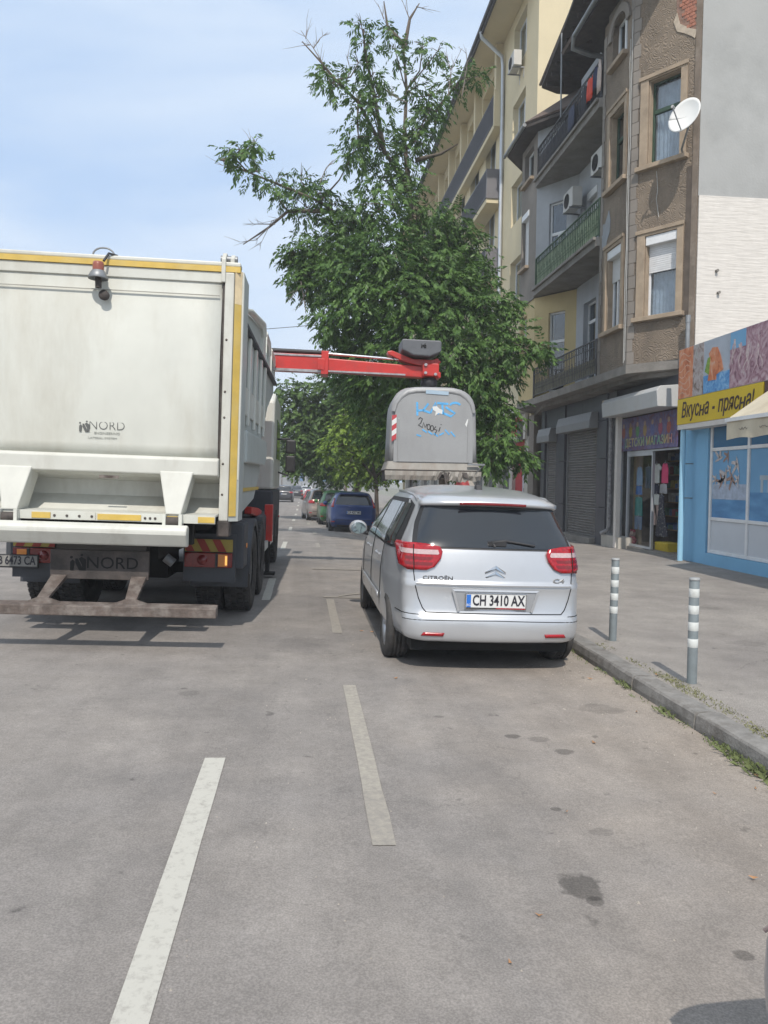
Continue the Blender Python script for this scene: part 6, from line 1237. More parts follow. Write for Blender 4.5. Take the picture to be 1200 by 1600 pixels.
mb = MB(); mb.box(1.33, 1.53, 7.98, 8.1, 2.14, 2.42); mb.box(1.33, 1.53, 7.97, 8.1, 1.76, 2.10); build(mb, 'mirror', M_blackp, ma_, bevel=.03)
mb = MB(); mb.tube([(-1.18, 8.0, 2.42), (-1.44, 8.02, 2.4)], .022, 6); mb.box(-1.53, -1.33, 7.98, 8.1, 1.76, 2.42); build(mb, 'mirror', M_blackp, T)
mb = MB(); mb.lathe([(.02, 0), (.02, .03), (.001, .035)], 8, (1.2, 8.2, .86), 'x'); build(mb, 'side_marker', M_redl, T)
# crane: column, outrigger, telescopic arm, head
mb = MB(); mb.box(-.35, .35, 5.62, 6.25, 1.06, 3.3); build(mb, 'crane_column', M_ltred, T, bevel=.03)
mb = MB(); mb.box(-1.25, 1.2, 5.5, 5.72, .82, 1.02); mb.box(1.17, 1.30, 4.95, 5.12, .60, 1.20); mb.prism([(3.2, 1.22), (4.4, 1.16), (5.0, 1.10), (5.0, .98), (3.2, 1.12)], 1.02, 1.12, 'x'); ou = build(mb, 'outrigger', M_ltred, T, bevel=.01)
mb = MB(); mb.tube([(1.235, 5.03, .6), (1.235, 5.03, .10)], .035, 8); mb.box(1.10, 1.36, 4.92, 5.14, .05, .09); build(mb, 'outrigger_foot', M_under, ou)
YA = 5.45
def xz(p): return p
ARM = [('arm_outer', [(-.3, 3.34), (2.26, 3.36), (2.26, 3.69), (-.3, 3.67)], .30, M_ltred), ('arm_inner', [(2.20, 3.375), (3.93, 3.34), (3.93, 3.56), (2.20, 3.64)], .22, M_ltred)]
for nm, poly, dp, m in ARM: mb = MB(); mb.prism(poly, YA-dp/2, YA+dp/2, 'y'); build(mb, nm, m, T, bevel=.015)
M_steel = mat('worn_steel', (.42, .40, .40), .35, metal=.7, var=.25, scale=12, dirt=(.15, .10, .09), dirt_amt=.5)
mb = MB(); mb.box(-.3, 2.27, YA-.165, YA-.152, 3.64, 3.672); mb.box(-.3, 2.27, YA-.17, YA-.152, 3.335, 3.385); mb.box(2.28, 3.6, YA-.13, YA-.112, 3.36, 3.392); build(mb, 'slide_rail', M_steel, T)
mb = MB(); mb.box(2.18, 2.30, YA-.2, YA+.2, 3.30, 3.76); mb.box(2.12, 2.24, YA-.21, YA-.2, 3.38, 3.6); build(mb, 'arm_collar', M_ltred, T, bevel=.015)
mb = MB(); mb.tube([(-.3, YA-.05, 3.755), (2.25, YA-.05, 3.745)], .045, 10); build(mb, 'cylinder_sleeve', M_blackp, T)
mb = MB(); mb.tube([(2.25, YA-.05, 3.735), (3.65, YA-.05, 3.68)], .028, 10); build(mb, 'piston_rod', mat('bright_steel', (.7, .7, .7), .15, metal=1), T)
mb = MB(); mb.prism([(3.28, 3.83), (3.36, 3.85), (3.60, 3.75), (3.72, 3.70), (4.05, 3.70), (4.14, 3.74), (4.20, 3.66), (4.10, 3.58), (3.95, 3.55), (3.70, 3.60), (3.52, 3.66), (3.30, 3.77)], YA-.12, YA+.12, 'y'); hk = build(mb, 'arm_head', M_ltred, T, bevel=.012)
mb = MB(); mb.box(3.88, 4.16, YA-.2, YA+.2, 3.36, 3.62); mb.box(4.10, 4.20, YA-.15, YA+.15, 3.34, 3.46); build(mb, 'head_block', M_ltred, hk, bevel=.015)
for (x, z) in ((3.93, 3.58), (3.93, 3.42), (4.1, 3.4)): mb = MB(); mb.tube([(x, YA-.23, z), (x, YA-.19, z)], .028, 8); build(mb, 'pin', M_steel, hk)
mb = MB(); mb.prism([(3.50, 4.03), (3.51, 3.84), (3.70, 3.74), (3.98, 3.73), (4.17, 3.83), (4.17, 4.03), (4.14, 4.05), (3.53, 4.05)], YA-.32, YA+.25, 'y'); hb_ = build(mb, 'lifting_hood', mat('hood_grey', (.105, .11, .12), .5, var=.12, scale=4), T, bevel=.02)
logo(3.87, YA-.325, 3.93, .15, M_under, hb_)
mb = MB(); mb.lathe([(.10, 3.15), (.14, 3.2), (.14, 3.28), (.12, 3.34)], 16, (4.02, YA, 0), 'z'); build(mb, 'rotator', M_blackp, T)
mb = MB(); mb.tube([(3.35, YA-.1, 3.8), (3.4, YA-.12, 3.66), (3.5, YA-.1, 3.62)], .008, 5); mb.tube([(2.3, YA+.1, 3.68), (3.0, YA+.14, 3.60), (3.8, YA+.1, 3.62)], .012, 6); build(mb, 'hose', M_blackp, T)
def reseat(o):
    for v in o.data.vertices: v.co.x -= .175; v.co.z = 3.745+(v.co.z-3.72)*.84
    for c in o.children: reseat(c)
for o in list(T.children):
    if o.name.split('.')[0] in ('arm_outer', 'arm_inner', 'slide_rail', 'arm_collar', 'cylinder_sleeve', 'piston_rod', 'arm_head', 'lifting_hood', 'rotator') or (o.name.startswith('hose') and o.data.vertices[0].co.z > 3): reseat(o)
# ------------------------------------------------------------------ lifted container
CT = thing('waste_container', 'grey metal waste container with blue and black graffiti hanging from the red arm', 'container', (2.12, 13.05, 1.64), rot=(0, R(.3), R(-3))); CT.scale = (.93, 1, 1)
M_ct = mat('container_grey', (0.31, 0.315, 0.32), 0.5, metal=0.15, var=0.06, scale=2.5, dirt=(0.22, 0.215, 0.205), dirt_amt=0.4, streak=1)
M_ctl = mat('container_light', (0.40, 0.41, 0.42), 0.48, metal=0.1, var=0.06, scale=3, dirt=(.28, .27, .26), dirt_amt=.3)
def rr_outline(hw, hd, r, n=5):
    pts = []
    for cx_, cy_, a0 in ((hw-r, -hd+r, -PI/2), (hw-r, hd-r, 0), (-hw+r, hd-r, PI/2), (-hw+r, -hd+r, PI)):
        for k in range(n+1): a = a0+PI/2*k/n; pts.append((cx_+r*math.cos(a), cy_+r*math.sin(a)))
    return pts
lv = [(.28, .79, .62), (.6, .775, .61), (.9, .765, .60), (1.15, .755, .59), (1.25, .74, .58), (1.34, .705, .56), (1.42, .65, .53), (1.48, .575, .49), (1.52, .49, .43), (1.54, .40, .36), (1.545, .2, .2)]
vs = []; fs = []; rows = [[(x, y, z) for x, y in rr_outline(a, b_, min(.08, a*.3))] for z, a, b_ in lv]; n = len(rows[0])
mb = MB(); vs = [p for r in rows for p in r]; fs = [(i*n+k, i*n+(k+1) % n, (i+1)*n+(k+1) % n, (i+1)*n+k) for i in range(len(rows)-1) for k in range(n)]; fs += [tuple(reversed(range(n))), tuple(range((len(rows)-1)*n, len(rows)*n))]
mb.add(vs, fs, None, True); build(mb, 'shell', M_ct, CT)
# raised arch frame on the front edge
P0, P1, P2 = [], [], []
arch = [(-.745, .30), (-.74, .6), (-.735, .95), (-.72, 1.12), (-.67, 1.27), (-.58, 1.39), (-.47, 1.47), (-.33, 1.50), (-.2, 1.505), (0, 1.505), (.2, 1.505), (.33, 1.50), (.47, 1.47), (.58, 1.39), (.67, 1.27), (.72, 1.12), (.735, .95), (.74, .6), (.745, .30)]
mb = MB()
for a in arch:
    sx_ = .80 if abs(a[0]) > .3 else .9; inn = (a[0]*.86 if a[1] < 1.2 else a[0]*.87, a[1] if a[1] < 1.0 else 1.0+(a[1]-1.0)*.80)
    P0.append((a[0]*1.03, -.60, a[1]*1.01)); P1.append((a[0]*1.0, -.632, a[1]*.995)); P2.append((inn[0]*1.10, -.645, inn[1]*1.012))
mb.grid([[p for p in P0], P1, P2, [(p[0]*.985, -.60, p[2]-.0) for p in P2]], True); 
sel = MB(); lo_ = 3
sub = lambda Q: Q[lo_:-lo_]
sel.grid([sub(P0), sub(P1), sub(P2), [(p[0]*.985, -.60, p[2]) for p in sub(P2)]], True); sel.f = [tuple(reversed(f)) for f in sel.f]; build(sel, 'arch_rim', M_ct, CT)
mb = MB(); fp = [(-.70, .29)]+[(a*.945, b_*.975) for a, b_ in arch[1:-1]]+[(.70, .29)]; mb.prism(fp[::-1], -.640, -.60, 'y'); build(mb, 'front_sheet', M_ct, CT, bevel=.006)
for s in (-1, 1): mb = MB(); mb.box(min(s*.60, s*.63), max(s*.60, s*.63), -.652, -.641, .30, 1.0); build(mb, 'side_rib', M_ct, CT, bevel=.008)
mb = MB(); mb.box(-.64, .64, -.650, -.641, .30, .315); build(mb, 'lower_fold', M_ct, CT)
# skirt and torn lower flaps
def skirt(z0, z1, a0, b0, a1, b1, nm, m, wob=0.0, th=.01):
    P = []
    for z, a, b_ in ((z0, a0, b0), (z1, a1, b1)): P.append([(x+random.uniform(-wob, wob), y+random.uniform(-wob, wob), z+random.uniform(-wob, wob)) for x, y in rr_outline(a, b_, .05)]); P[-1].append(P[-1][0])
    mb = MB(); mb.grid(P, False); return build(mb, nm, m, CT, solid=th)
M_sk = mat('skirt_dirty', (.27, .255, .23), .65, var=.15, scale=5, dirt=(.20, .15, .12), dirt_amt=.6, streak=1)
skirt(.30, .17, .79, .62, .84, .67, 'skirt', M_sk, .002, .015); skirt(.165, .15, .86, .685, .85, .68, 'skirt_edge', M_fork, 0, .02)
rr = random.Random(5); P = [[], [], []]
for i in range(49):
    x = -.85+1.70*i/48; d = .145
    if 26 < i < 31: d = .02+.10*abs(i-28.5)/2
    if i > 30: d = .16+rr.uniform(-.03, .02)
    P[0].append((x, -.69, .15)); P[1].append((x*.995, -.70+rr.uniform(-.008, .008)*(1 if i < 24 else 3), .15-d*.5)); P[2].append((x*.985, -.68+rr.uniform(-.01, .01)*(1 if i < 24 else 3), .15-d))
mb = MB(); mb.grid(P, False); mb.f = [tuple(reversed(f)) for f in mb.f]; build(mb, 'lower_flap', M_sk, CT, solid=.012)
for (x0, w_, ll, t_) in ((.18, .06, .22, .4), (.26, .05, .16, -.3), (.5, .1, .1, .6), (.12, .05, .12, -.5)):
    mb = MB(); mb.add([(x0, -.71, .14), (x0+w_, -.70, .13), (x0+w_*.5+t_*.1, -.74, .14-ll), (x0-w_*.2+t_*.1, -.73, .16-ll)], [(0, 3, 2, 1)]); build(mb, 'torn_strip', M_fork, CT, solid=.006)
mb = MB(); mb.box(-.83, .83, -.66, .66, .02, .13); mb.box(-.82, -.80, -.66, .66, -.02, .15); build(mb, 'bottom_door', M_fork, CT)
mb = MB(); mb.box(.60, .90, -.74, -.70, .255, .285); mb.tube([(.88, -.70, .26), (.72, -.68, .10), (.84, -.5, -.1)], .016, 6); mb.tube([(-.30, .2, .05), (-.30, .2, -.12)], .03, 8); build(mb, 'pedal_lever', M_gutter, CT)
# red and white stripes on the left edge
for k in range(5):
    z0 = .62+k*.085; mb = MB(); mb.add([(-.735, -.654, z0), (-.655, -.654, z0+.055), (-.655, -.654, min(1.06, z0+.14)), (-.735, -.654, z0+.085)], [(0, 1, 2, 3)]); build(mb, 'warning_stripe', MATS['poster_red'] if k % 2 == 0 else M_plate, CT, solid=.003)
M_gb = mat('graffiti_blue', (.10, .38, .70), .6, var=.2, scale=14); M_gk = mat('graffiti_black', (.025, .025, .028), .6)
def stroke(pts, r, m, nm='graffiti_stroke', y=-.612):
    """flat sprayed stroke lying on the front sheet"""
    pts = [Vector((p[0], 0, p[1])) for p in pts]; L0, L1 = [], []
    for i, p in enumerate(pts):
        t = (pts[min(i+1, len(pts)-1)]-pts[max(i-1, 0)]).normalized(); n_ = Vector((-t.z, 0, t.x))*r; L0.append((p.x+n_.x, y, p.z+n_.z)); L1.append((p.x-n_.x, y, p.z-n_.z))
    mb = MB(); mb.grid([L0, L1], False); build(mb, nm, m, CT, solid=.003)
YF = -.643
def arc(cx_, cz_, rx, rz_, a0, a1, n=10): return [(cx_+rx*math.cos(a0+(a1-a0)*k/n), cz_+rz_*math.sin(a0+(a1-a0)*k/n)) for k in range(n+1)]
for pts in ([(-.30, 1.27), (-.29, 1.05)], [(-.29, 1.13), (-.19, 1.14), (-.10, 1.25)], [(-.2, 1.14), (-.06, 1.10)], [(-.06, 1.10), (.02, 1.27), (.08, 1.08)], [(.05, 1.26), (.25, 1.25)], [(.14, 1.25), (.16, 1.08)], [(.16, 1.10), (.30, 1.05), (.37, 1.10), (.25, 1.17), (.2, 1.2)], arc(.37, 1.22, .09, .05, .3, 3.0)): stroke(pts, .018, M_gb, y=YF)
for k in range(7): stroke([(-.30+.1*k, .74+.03*((k*3) % 4)), (-.22+.1*k, .72+.03*((k*5) % 3))], .012, M_gb, y=YF)
stroke([(-.15, 1.44), (.25, 1.42)], .03, mat('graffiti_pale', (.33, .43, .52), .6, var=.1), y=-.650)
sc_ = [(-.27, .99), (-.24, 1.02), (-.20, 1.0), (-.23, .93), (-.27, .90), (-.20, .86), (-.18, .94), (-.15, .86), (-.12, .92)]
stroke(sc_, .008, M_gk, y=YF)
for c_ in ((-.09, .87), (-.03, .85)): stroke(arc(c_[0], c_[1], .028, .045, 0, 2*PI, 12), .007, M_gk, y=YF)
stroke([(.04, .88), (.0, .84), (.06, .82), (.03, .77)], .008, M_gk, y=YF); stroke([(.09, .80), (.115, .87)], .008, M_gk, y=YF); stroke([(.125, .91), (.13, .92)], .009, M_gk, y=YF); stroke([(.04, .76), (.02, .74)], .006, M_gk, y=YF)
mb = MB(); mb.add([(-.03, -.645, 1.20), (.05, -.645, 1.21), (.09, -.645, 1.17), (.15, -.645, 1.15), (.14, -.645, 1.08), (.08, -.645, 1.10), (.02, -.645, 1.05), (.03, -.645, 1.12), (-.02, -.645, 1.15)], [tuple(range(9))]); build(mb, 'torn_sticker', M_plate, CT, solid=.003)
mb = MB(); mb.add([(.55, -.645, .92), (.58, -.645, .88), (.61, -.645, 1.0), (.59, -.645, 1.01)], [(0, 1, 2, 3)]); build(mb, 'torn_sticker', M_plate, CT, solid=.003)
# ------------------------------------------------------------------ bollards
def bollard(x, y, h, label, tilt):
    t = thing('bollard', label, 'bollard', (x, y, .04), group='striped bollards along the kerb', rot=(0, R(tilt), 0))
    M_bg = mat('bollard_grey', (.20, .23, .24), .5, metal=.2, var=.1, scale=10, dirt=(.12, .12, .12), dirt_amt=.3); M_bw = mat('bollard_white', (.62, .64, .62), .5, var=.06, scale=20, dirt=(.35, .35, .33), dirt_amt=.5)
    mb = MB(); mb.lathe([(.038, 0), (.038, h-.012), (.034, h-.003), (.001, h)], 24); build(mb, 'post', M_bg, t)
    mb = MB(); mb.lathe([(.039, h-.02), (.042, h-.018), (.042, h-.012), (.037, h+.001), (.001, h+.003)], 24); build(mb, 'cap', mat('cap_grey', (.3, .31, .31), .5), t)
    for k in range(4):
        z1 = h-.085-k*.132; mb = MB(); mb.lathe([(.0385, z1-.068), (.0392, z1-.067), (.0392, z1-.001), (.0385, z1)], 24); build(mb, 'white_band', M_bw, t)
    mb = MB(); mb.lathe([(.085, -.005), (.07, .008), (.039, .014)], 14); build(mb, 'concrete_collar', M_conc, t)
bollard(3.06, 5.73, .85, 'grey bollard with white bands nearest to us, by the yellow moss at the kerb', 0); bollard(3.08, 7.35, .84, 'grey bollard with white bands just beside the rear bumper of the silver car', 0.9)
# ------------------------------------------------------------------ trees
def leafmat(name, c, c2):
    m = bpy.data.materials.new(name); m.use_nodes = True; nt = m.node_tree; N = nt.nodes; Lk = nt.links.new; b = N['Principled BSDF']; b.inputs['Roughness'].default_value = 0.5; b.inputs['Specular IOR Level'].default_value = 0.35
    g = N.new('ShaderNodeNewGeometry'); n = N.new('ShaderNodeTexNoise'); n.inputs['Scale'].default_value = 0.9; n.inputs['Detail'].default_value = 3; Lk(g.outputs['Position'], n.inputs['Vector'])
    ad = N.new('ShaderNodeMath'); ad.operation = 'MULTIPLY_ADD'; ad.inputs[1].default_value = .62; Lk(g.outputs['Random Per Island'], ad.inputs[0]); Lk(n.outputs['Fac'], ad.inputs[2])
    r = N.new('ShaderNodeValToRGB'); r.color_ramp.elements[0].position = .42; r.color_ramp.elements[1].position = 1.08; r.color_ramp.elements[0].color = (*c, 1); r.color_ramp.elements[1].color = (*c2, 1)
    Lk(ad.outputs[0], r.inputs[0]); Lk(r.outputs[0], b.inputs['Base Color'])
    t = N.new('ShaderNodeBsdfTranslucent'); Lk(r.outputs[0], t.inputs[0]); mx = N.new('ShaderNodeMixShader'); mx.inputs[0].default_value = .28
    Lk(b.outputs[0], mx.inputs[1]); Lk(t.outputs[0], mx.inputs[2]); Lk(mx.outputs[0], N['Material Output'].inputs['Surface']); return m
M_bark = mat('bark', (.13, .105, .085), .95, var=.3, scale=10, bump=.8, bscale=30); M_twig = mat('dead_twig', (.22, .19, .17), .9, var=.2)
def foliage(name, par, blobs, m, per=34, rach=(.26, .42), nl=6, ll=(.10, .15), lw=.20, seed=1, shell=.5, droop=.75, thin=1.0):
    """compound leaves: a drooping stalk with paired pointed leaflets, spread through each clump"""
    g = np.random.default_rng(seed); B = []
    for (x, y, z, r) in blobs:
        n = int(per*max(.12, r*r)*4.2*(thin if z > 8.6 else 1)); u = g.normal(size=(n, 3)); u /= np.linalg.norm(u, axis=1)[:, None]; q = r*(g.random(n)**shell); B.append(np.c_[np.array([x, y, z])+u*q[:, None]*np.array([1, 1.0, .92]), u])
    A = np.concatenate(B); P = A[:, :3]; O = A[:, 3:]; n = len(P)
    d = O*.8+g.normal(size=(n, 3))*.55; d[:, 2] = d[:, 2]*.5-droop*g.random(n)*.9-.05; d /= np.linalg.norm(d, axis=1)[:, None]
    Ln = g.uniform(rach[0], rach[1], n); side = np.cross(d, np.array([0, 0, 1.0])); side /= np.linalg.norm(side, axis=1)[:, None]+1e-6; upv = np.cross(side, d)
    V = []; 
    for k in range(nl):
        for s in (-1, 1):
            t = (k+.6)/nl; base = P+d*(Ln*t)[:, None]; base[:, 2] -= .12*Ln*t*t
            sp = .9-.5*t; ld = d*(.55+.4*t)+side*s*sp+upv*g.normal(size=(n, 1))*.25; ld[:, 2] -= .30+g.random(n)*.35; ld /= np.linalg.norm(ld, axis=1)[:, None]
            l = g.uniform(ll[0], ll[1], n)*(1-.25*abs(t-.5)); wv = np.cross(ld, upv+g.normal(size=(n, 3))*.5); wv /= np.linalg.norm(wv, axis=1)[:, None]+1e-6
            w = (l*lw)[:, None]; mid = base+ld*(l*.45)[:, None]
            V.append(np.stack([base, mid+wv*w, base+ld*l[:, None], mid-wv*w], axis=1))
    V = np.concatenate(V).reshape(-1, 3).astype(np.float32); nf = len(V)//4
    off = np.array(ORG.get(par.name, (0, 0, 0)), dtype=np.float32); V = V-off
    me = bpy.data.meshes.new(name); me.vertices.add(len(V)); me.vertices.foreach_set('co', V.ravel()); me.loops.add(len(V)); me.loops.foreach_set('vertex_index', np.arange(len(V), dtype=np.int32))
    me.polygons.add(nf); me.polygons.foreach_set('loop_start', np.arange(0, len(V), 4, dtype=np.int32)); me.polygons.foreach_set('loop_total', np.full(nf, 4, dtype=np.int32)); me.update(calc_edges=True); me.materials.append(m)
    o = newobj(name, me, par); o['kind'] = 'stuff'; return o
def tree(label, trunk, limbs, blobs, m, base, twigs=(), branch_n=True, group=None, **k):
    t = thing('street_tree', label, 'tree', base, world_coords=True, group=group)
    rr = random.Random(k.get('seed', 1)); n = len(trunk); mb = MB(); r0 = k.pop('r0', .19)
    mb.tube(trunk, [r0*(1-.86*(i/(n-1))**.8) for i in range(n)], 10); build(mb, 'trunk', M_bark, t)
    for lb in limbs:
        mb = MB(); r_ = .065; mb.tube(lb, [r_*(1-.8*i/(len(lb)-1)) for i in range(len(lb))], 7); build(mb, 'limb', M_bark, t)
    # small branches reaching into each clump
    sk = [Vector(p) for L_ in ([trunk]+list(limbs)) for p in L_]; mb = MB()
    for (x, y, z, r) in blobs:
        c = Vector((x, y, z)); a = min(sk, key=lambda p: (p-c).length+(.6 if p.z > c.z else 0)); mid = (a+c)/2+Vector((rr.uniform(-.15, .15), rr.uniform(-.15, .15), rr.uniform(-.2, .0)))
        mb.tube([a, mid, c], [.03, .02, .012], 5)
        for _ in range(5): u = Vector((rr.uniform(-1, 1), rr.uniform(-1, 1), rr.uniform(-.4, 1))).normalized()*r*.95; mb.tube([c, c+u*.5+Vector((0, 0, .05)), c+u], [.012, .008, .003], 4)
    build(mb, 'branch', M_bark, t, kind='stuff')
    if twigs:
        mb = MB()
        for tw_ in twigs:
            mb.tube(tw_, [.016-.012*i/(len(tw_)-1) for i in range(len(tw_))], 4)
            for (a, b_) in zip(tw_, tw_[1:]):
                a, b_ = Vector(a), Vector(b_)
                for _ in range(3): p = a+(b_-a)*rr.random(); q = (b_-a).normalized()*.25+Vector((rr.uniform(-.22, .22), rr.uniform(-.15, .15), rr.uniform(-.12, .2))); mb.tube([p, p+q*.5+Vector((rr.uniform(-.03, .03), 0, 0)), p+q], [.007, .005, .002], 4)
        build(mb, 'dead_twig', M_twig, t, kind='stuff')
    foliage('crown', t, blobs, m, **k); return t
MAIN_BLOBS= [(-1.59, 19.0, 9.5, 0.27), (-1.25, 19.0, 9.65, 0.21), (-1.82, 19.0, 9.41, 0.16), (-1.28, 20.0, 9.41, 0.37), (-0.81, 20.5, 9.27, 0.51), (-0.15, 21.0, 9.61, 0.49), (0.36, 21.0, 9.35, 0.49), (0.02, 21.0, 8.91, 0.53), (0.71, 21.0, 9.03, 0.53), (1.05, 21.0, 8.62, 0.53), (0.4, 20.0, 12.05, 0.33), (0.73, 20.0, 11.64, 0.33), (0.52, 20.5, 12.16, 0.27), (1.36, 20.0, 13.2, 0.32), (1.5, 20.0, 12.73, 0.3), (1.29, 20.0, 12.27, 0.33), (1.65, 20.0, 11.98, 0.28), (2.14, 21.0, 13.7, 0.32), (2.35, 21.0, 13.17, 0.3), (3.08, 21.0, 13.31, 0.35), (3.5, 21.0, 13.25, 0.32), (2.92, 21.0, 12.28, 0.44), (3.24, 21.0, 12.05, 0.42), (4.01, 22.0, 12.94, 0.44), (4.45, 22.0, 13.24, 0.37), (4.84, 22.0, 13.19, 0.28), (3.84, 22.0, 12.36, 0.33), (1.88, 21.0, 12.13, 0.53), (1.3, 20.0, 11.36, 0.4), (1.66, 20.0, 11.11, 0.5), (2.93, 21.0, 11.27, 0.53), (3.31, 21.0, 11.68, 0.47), (2.76, 21.0, 10.8, 0.53), (3.44, 22.0, 11.44, 0.44), (1.31, 20.0, 10.4, 0.57), (1.93, 21.0, 10.58, 0.7), (2.46, 21.0, 10.1, 0.7), (1.2, 20.0, 10.02, 0.4), (2.08, 21.0, 9.74, 0.67), (2.81, 21.0, 9.73, 0.56), (1.99, 20.0, 8.74, 0.83), (2.9, 20.5, 8.62, 0.89), (3.77, 21.0, 8.49, 0.84), (1.4, 21.0, 8.55, 0.79), (0.72, 21.0, 7.92, 0.67), (0.06, 21.0, 7.78, 0.59), (-0.34, 21.0, 7.66, 0.39), (-0.1, 21.0, 7.12, 0.49), (0.38, 21.0, 6.97, 0.67), (1.18, 20.0, 7.07, 0.92), (2.12, 19.5, 7.3, 0.97), (3.27, 19.5, 6.86, 0.97), (4.36, 21.0, 7.82, 0.77), (4.34, 20.0, 6.79, 0.75), (4.46, 19.0, 5.96, 0.6), (3.52, 19.0, 5.96, 0.87), (2.55, 19.0, 6.08, 0.95), (1.64, 19.5, 6.16, 0.89), (0.86, 20.0, 5.92, 0.73), (1.09, 21.0, 5.45, 0.61), (1.7, 20.0, 5.13, 0.75), (2.57, 19.0, 4.98, 0.79), (3.44, 18.5, 4.92, 0.85), (4.39, 18.5, 4.95, 0.68), (4.98, 19.0, 6.09, 0.38), (5.02, 18.5, 5.28, 0.43), (5.17, 18.0, 4.76, 0.39), (5.56, 18.0, 4.82, 0.26), (4.72, 18.5, 4.34, 0.54), (4.09, 18.5, 4.01, 0.77), (4.81, 18.5, 3.41, 0.49), (4.54, 19.0, 3.29, 0.63), (4.54, 18.0, 2.59, 0.49), (4.43, 18.5, 2.46, 0.46), (4.94, 18.0, 2.37, 0.36), (5.25, 18.0, 2.27, 0.21), (4.47, 18.0, 2.11, 0.3), (2.04, 20.0, 4.48, 0.75), (1.53, 21.0, 4.17, 0.73), (2.71, 20.0, 4.33, 0.83), (3.74, 20.0, 3.52, 0.83), (2.16, 21.0, 3.23, 0.88), (3.07, 20.0, 2.84, 0.83), (4.1, 20.0, 2.52, 0.67), (1.01, 21.0, 4.76, 0.53), (0.74, 21.0, 5.7, 0.35)]
LIMBS= {'trunk': [(3.92, 21.0, 0.79), (3.77, 21.0, 2.55), (3.42, 21.0, 4.3), (3.09, 21.0, 6.04), (2.89, 21.0, 7.76), (2.78, 21.0, 9.47), (2.62, 21.0, 10.82), (2.7, 21.3, 12.33), (2.62, 21.5, 13.64)], 'l_left': [(2.99, 21.0, 6.9), (2.1, 21.0, 7.73), (1.14, 21.0, 8.54), (0.36, 21.0, 9.09), (-0.65, 20.5, 9.28), (-1.44, 20.0, 9.37), (-2.1, 19.5, 9.45)], 'l_twig': [(0.71, 21.0, 8.86), (-0.49, 21.0, 8.8), (-0.99, 21.0, 8.35), (-1.67, 21.0, 7.87)], 'l_ul': [(2.78, 21.0, 9.47), (2.07, 21.0, 10.54), (1.33, 20.5, 11.52), (0.72, 20.0, 11.8), (0.31, 20.0, 12.25), (-0.14, 20.0, 12.7)], 'l_um': [(2.07, 21.0, 10.54), (1.75, 20.5, 11.71), (1.45, 20.0, 12.57), (1.41, 20.0, 13.12)], 'l_ur': [(2.73, 21.0, 10.66), (3.62, 22.0, 12.12), (4.25, 22.0, 12.96), (4.86, 22.0, 13.21)], 'l_top': [(2.62, 21.5, 13.64), (2.17, 21.5, 14.12), (2.07, 21.5, 14.76)], 'l_top2': [(2.65, 21.5, 13.55), (2.79, 21.5, 14.34), (3.05, 21.5, 14.78)], 'l_br': [(3.19, 21.0, 5.34), (4.05, 20.0, 5.53), (4.83, 19.0, 5.21), (5.51, 18.0, 4.82)], 'l_r2': [(2.89, 21.0, 7.76), (3.86, 21.0, 7.97), (4.58, 21.0, 7.83)], 'l_r3': [(3.38, 21.0, 4.3), (4.14, 19.5, 3.81), (4.91, 18.5, 2.63)], 'l_mid': [(2.95, 21.0, 10.33), (3.56, 20.5, 10.33), (3.89, 20.0, 10.38)], 'l_l3': [(3.0, 21.0, 6.38), (1.72, 20.5, 6.73), (0.38, 21.0, 7.14), (-0.4, 21.0, 7.71)]}
TWIGS= [[(0.41, 20.5, 12.44), (0.15, 20.5, 12.83), (-0.18, 20.5, 13.25)], [(0.15, 20.5, 12.83), (0.32, 20.5, 13.09), (0.51, 20.5, 13.26)], [(0.07, 20.5, 12.91), (-0.21, 20.5, 12.86)], [(-0.05, 20.5, 13.06), (-0.02, 20.5, 13.36)], [(1.98, 20.5, 13.7), (1.81, 20.5, 14.09)], [(2.66, 20.5, 13.74), (2.45, 20.5, 14.22)], [(2.82, 20.5, 14.08), (3.16, 20.5, 14.03)], [(3.71, 20.5, 11.84), (3.78, 20.5, 12.5), (4.07, 20.5, 13.1)], [(3.78, 20.5, 12.5), (3.6, 20.5, 12.99)], [(4.09, 20.5, 11.86), (4.21, 20.5, 12.7), (4.17, 20.5, 13.11)], [(1.65, 20.5, 13.18), (1.31, 20.5, 13.48)], [(-0.64, 20.5, 8.46), (-0.89, 20.5, 8.36), (-1.21, 20.5, 7.69)], [(-0.81, 20.5, 8.28), (-1.3, 20.5, 8.26), (-1.63, 20.5, 8.25)], [(-0.97, 20.5, 8.19), (-1.3, 20.5, 7.85), (-1.71, 20.5, 7.78)], [(-1.47, 20.5, 9.56), (-1.96, 20.5, 9.67), (-2.37, 20.5, 9.76)], [(0.35, 20.5, 9.41), (0.51, 20.5, 9.8), (0.68, 20.5, 10.0)], [(2.6, 20.5, 11.6), (2.26, 20.5, 11.74), (2.05, 20.5, 11.9)], [(-0.13, 20.5, 6.83), (-0.04, 20.5, 6.33), (0.04, 20.5, 5.83)], [(0.04, 20.5, 6.67), (-0.16, 20.5, 6.16)], [(-0.13, 20.5, 6.74), (-0.46, 20.5, 6.31)], [(-1.31, 20.5, 9.65), (-1.39, 20.5, 10.06), (-1.48, 20.5, 10.46)], [(0.99, 20.5, 11.99), (1.12, 20.5, 12.33), (0.99, 20.5, 12.73)]]
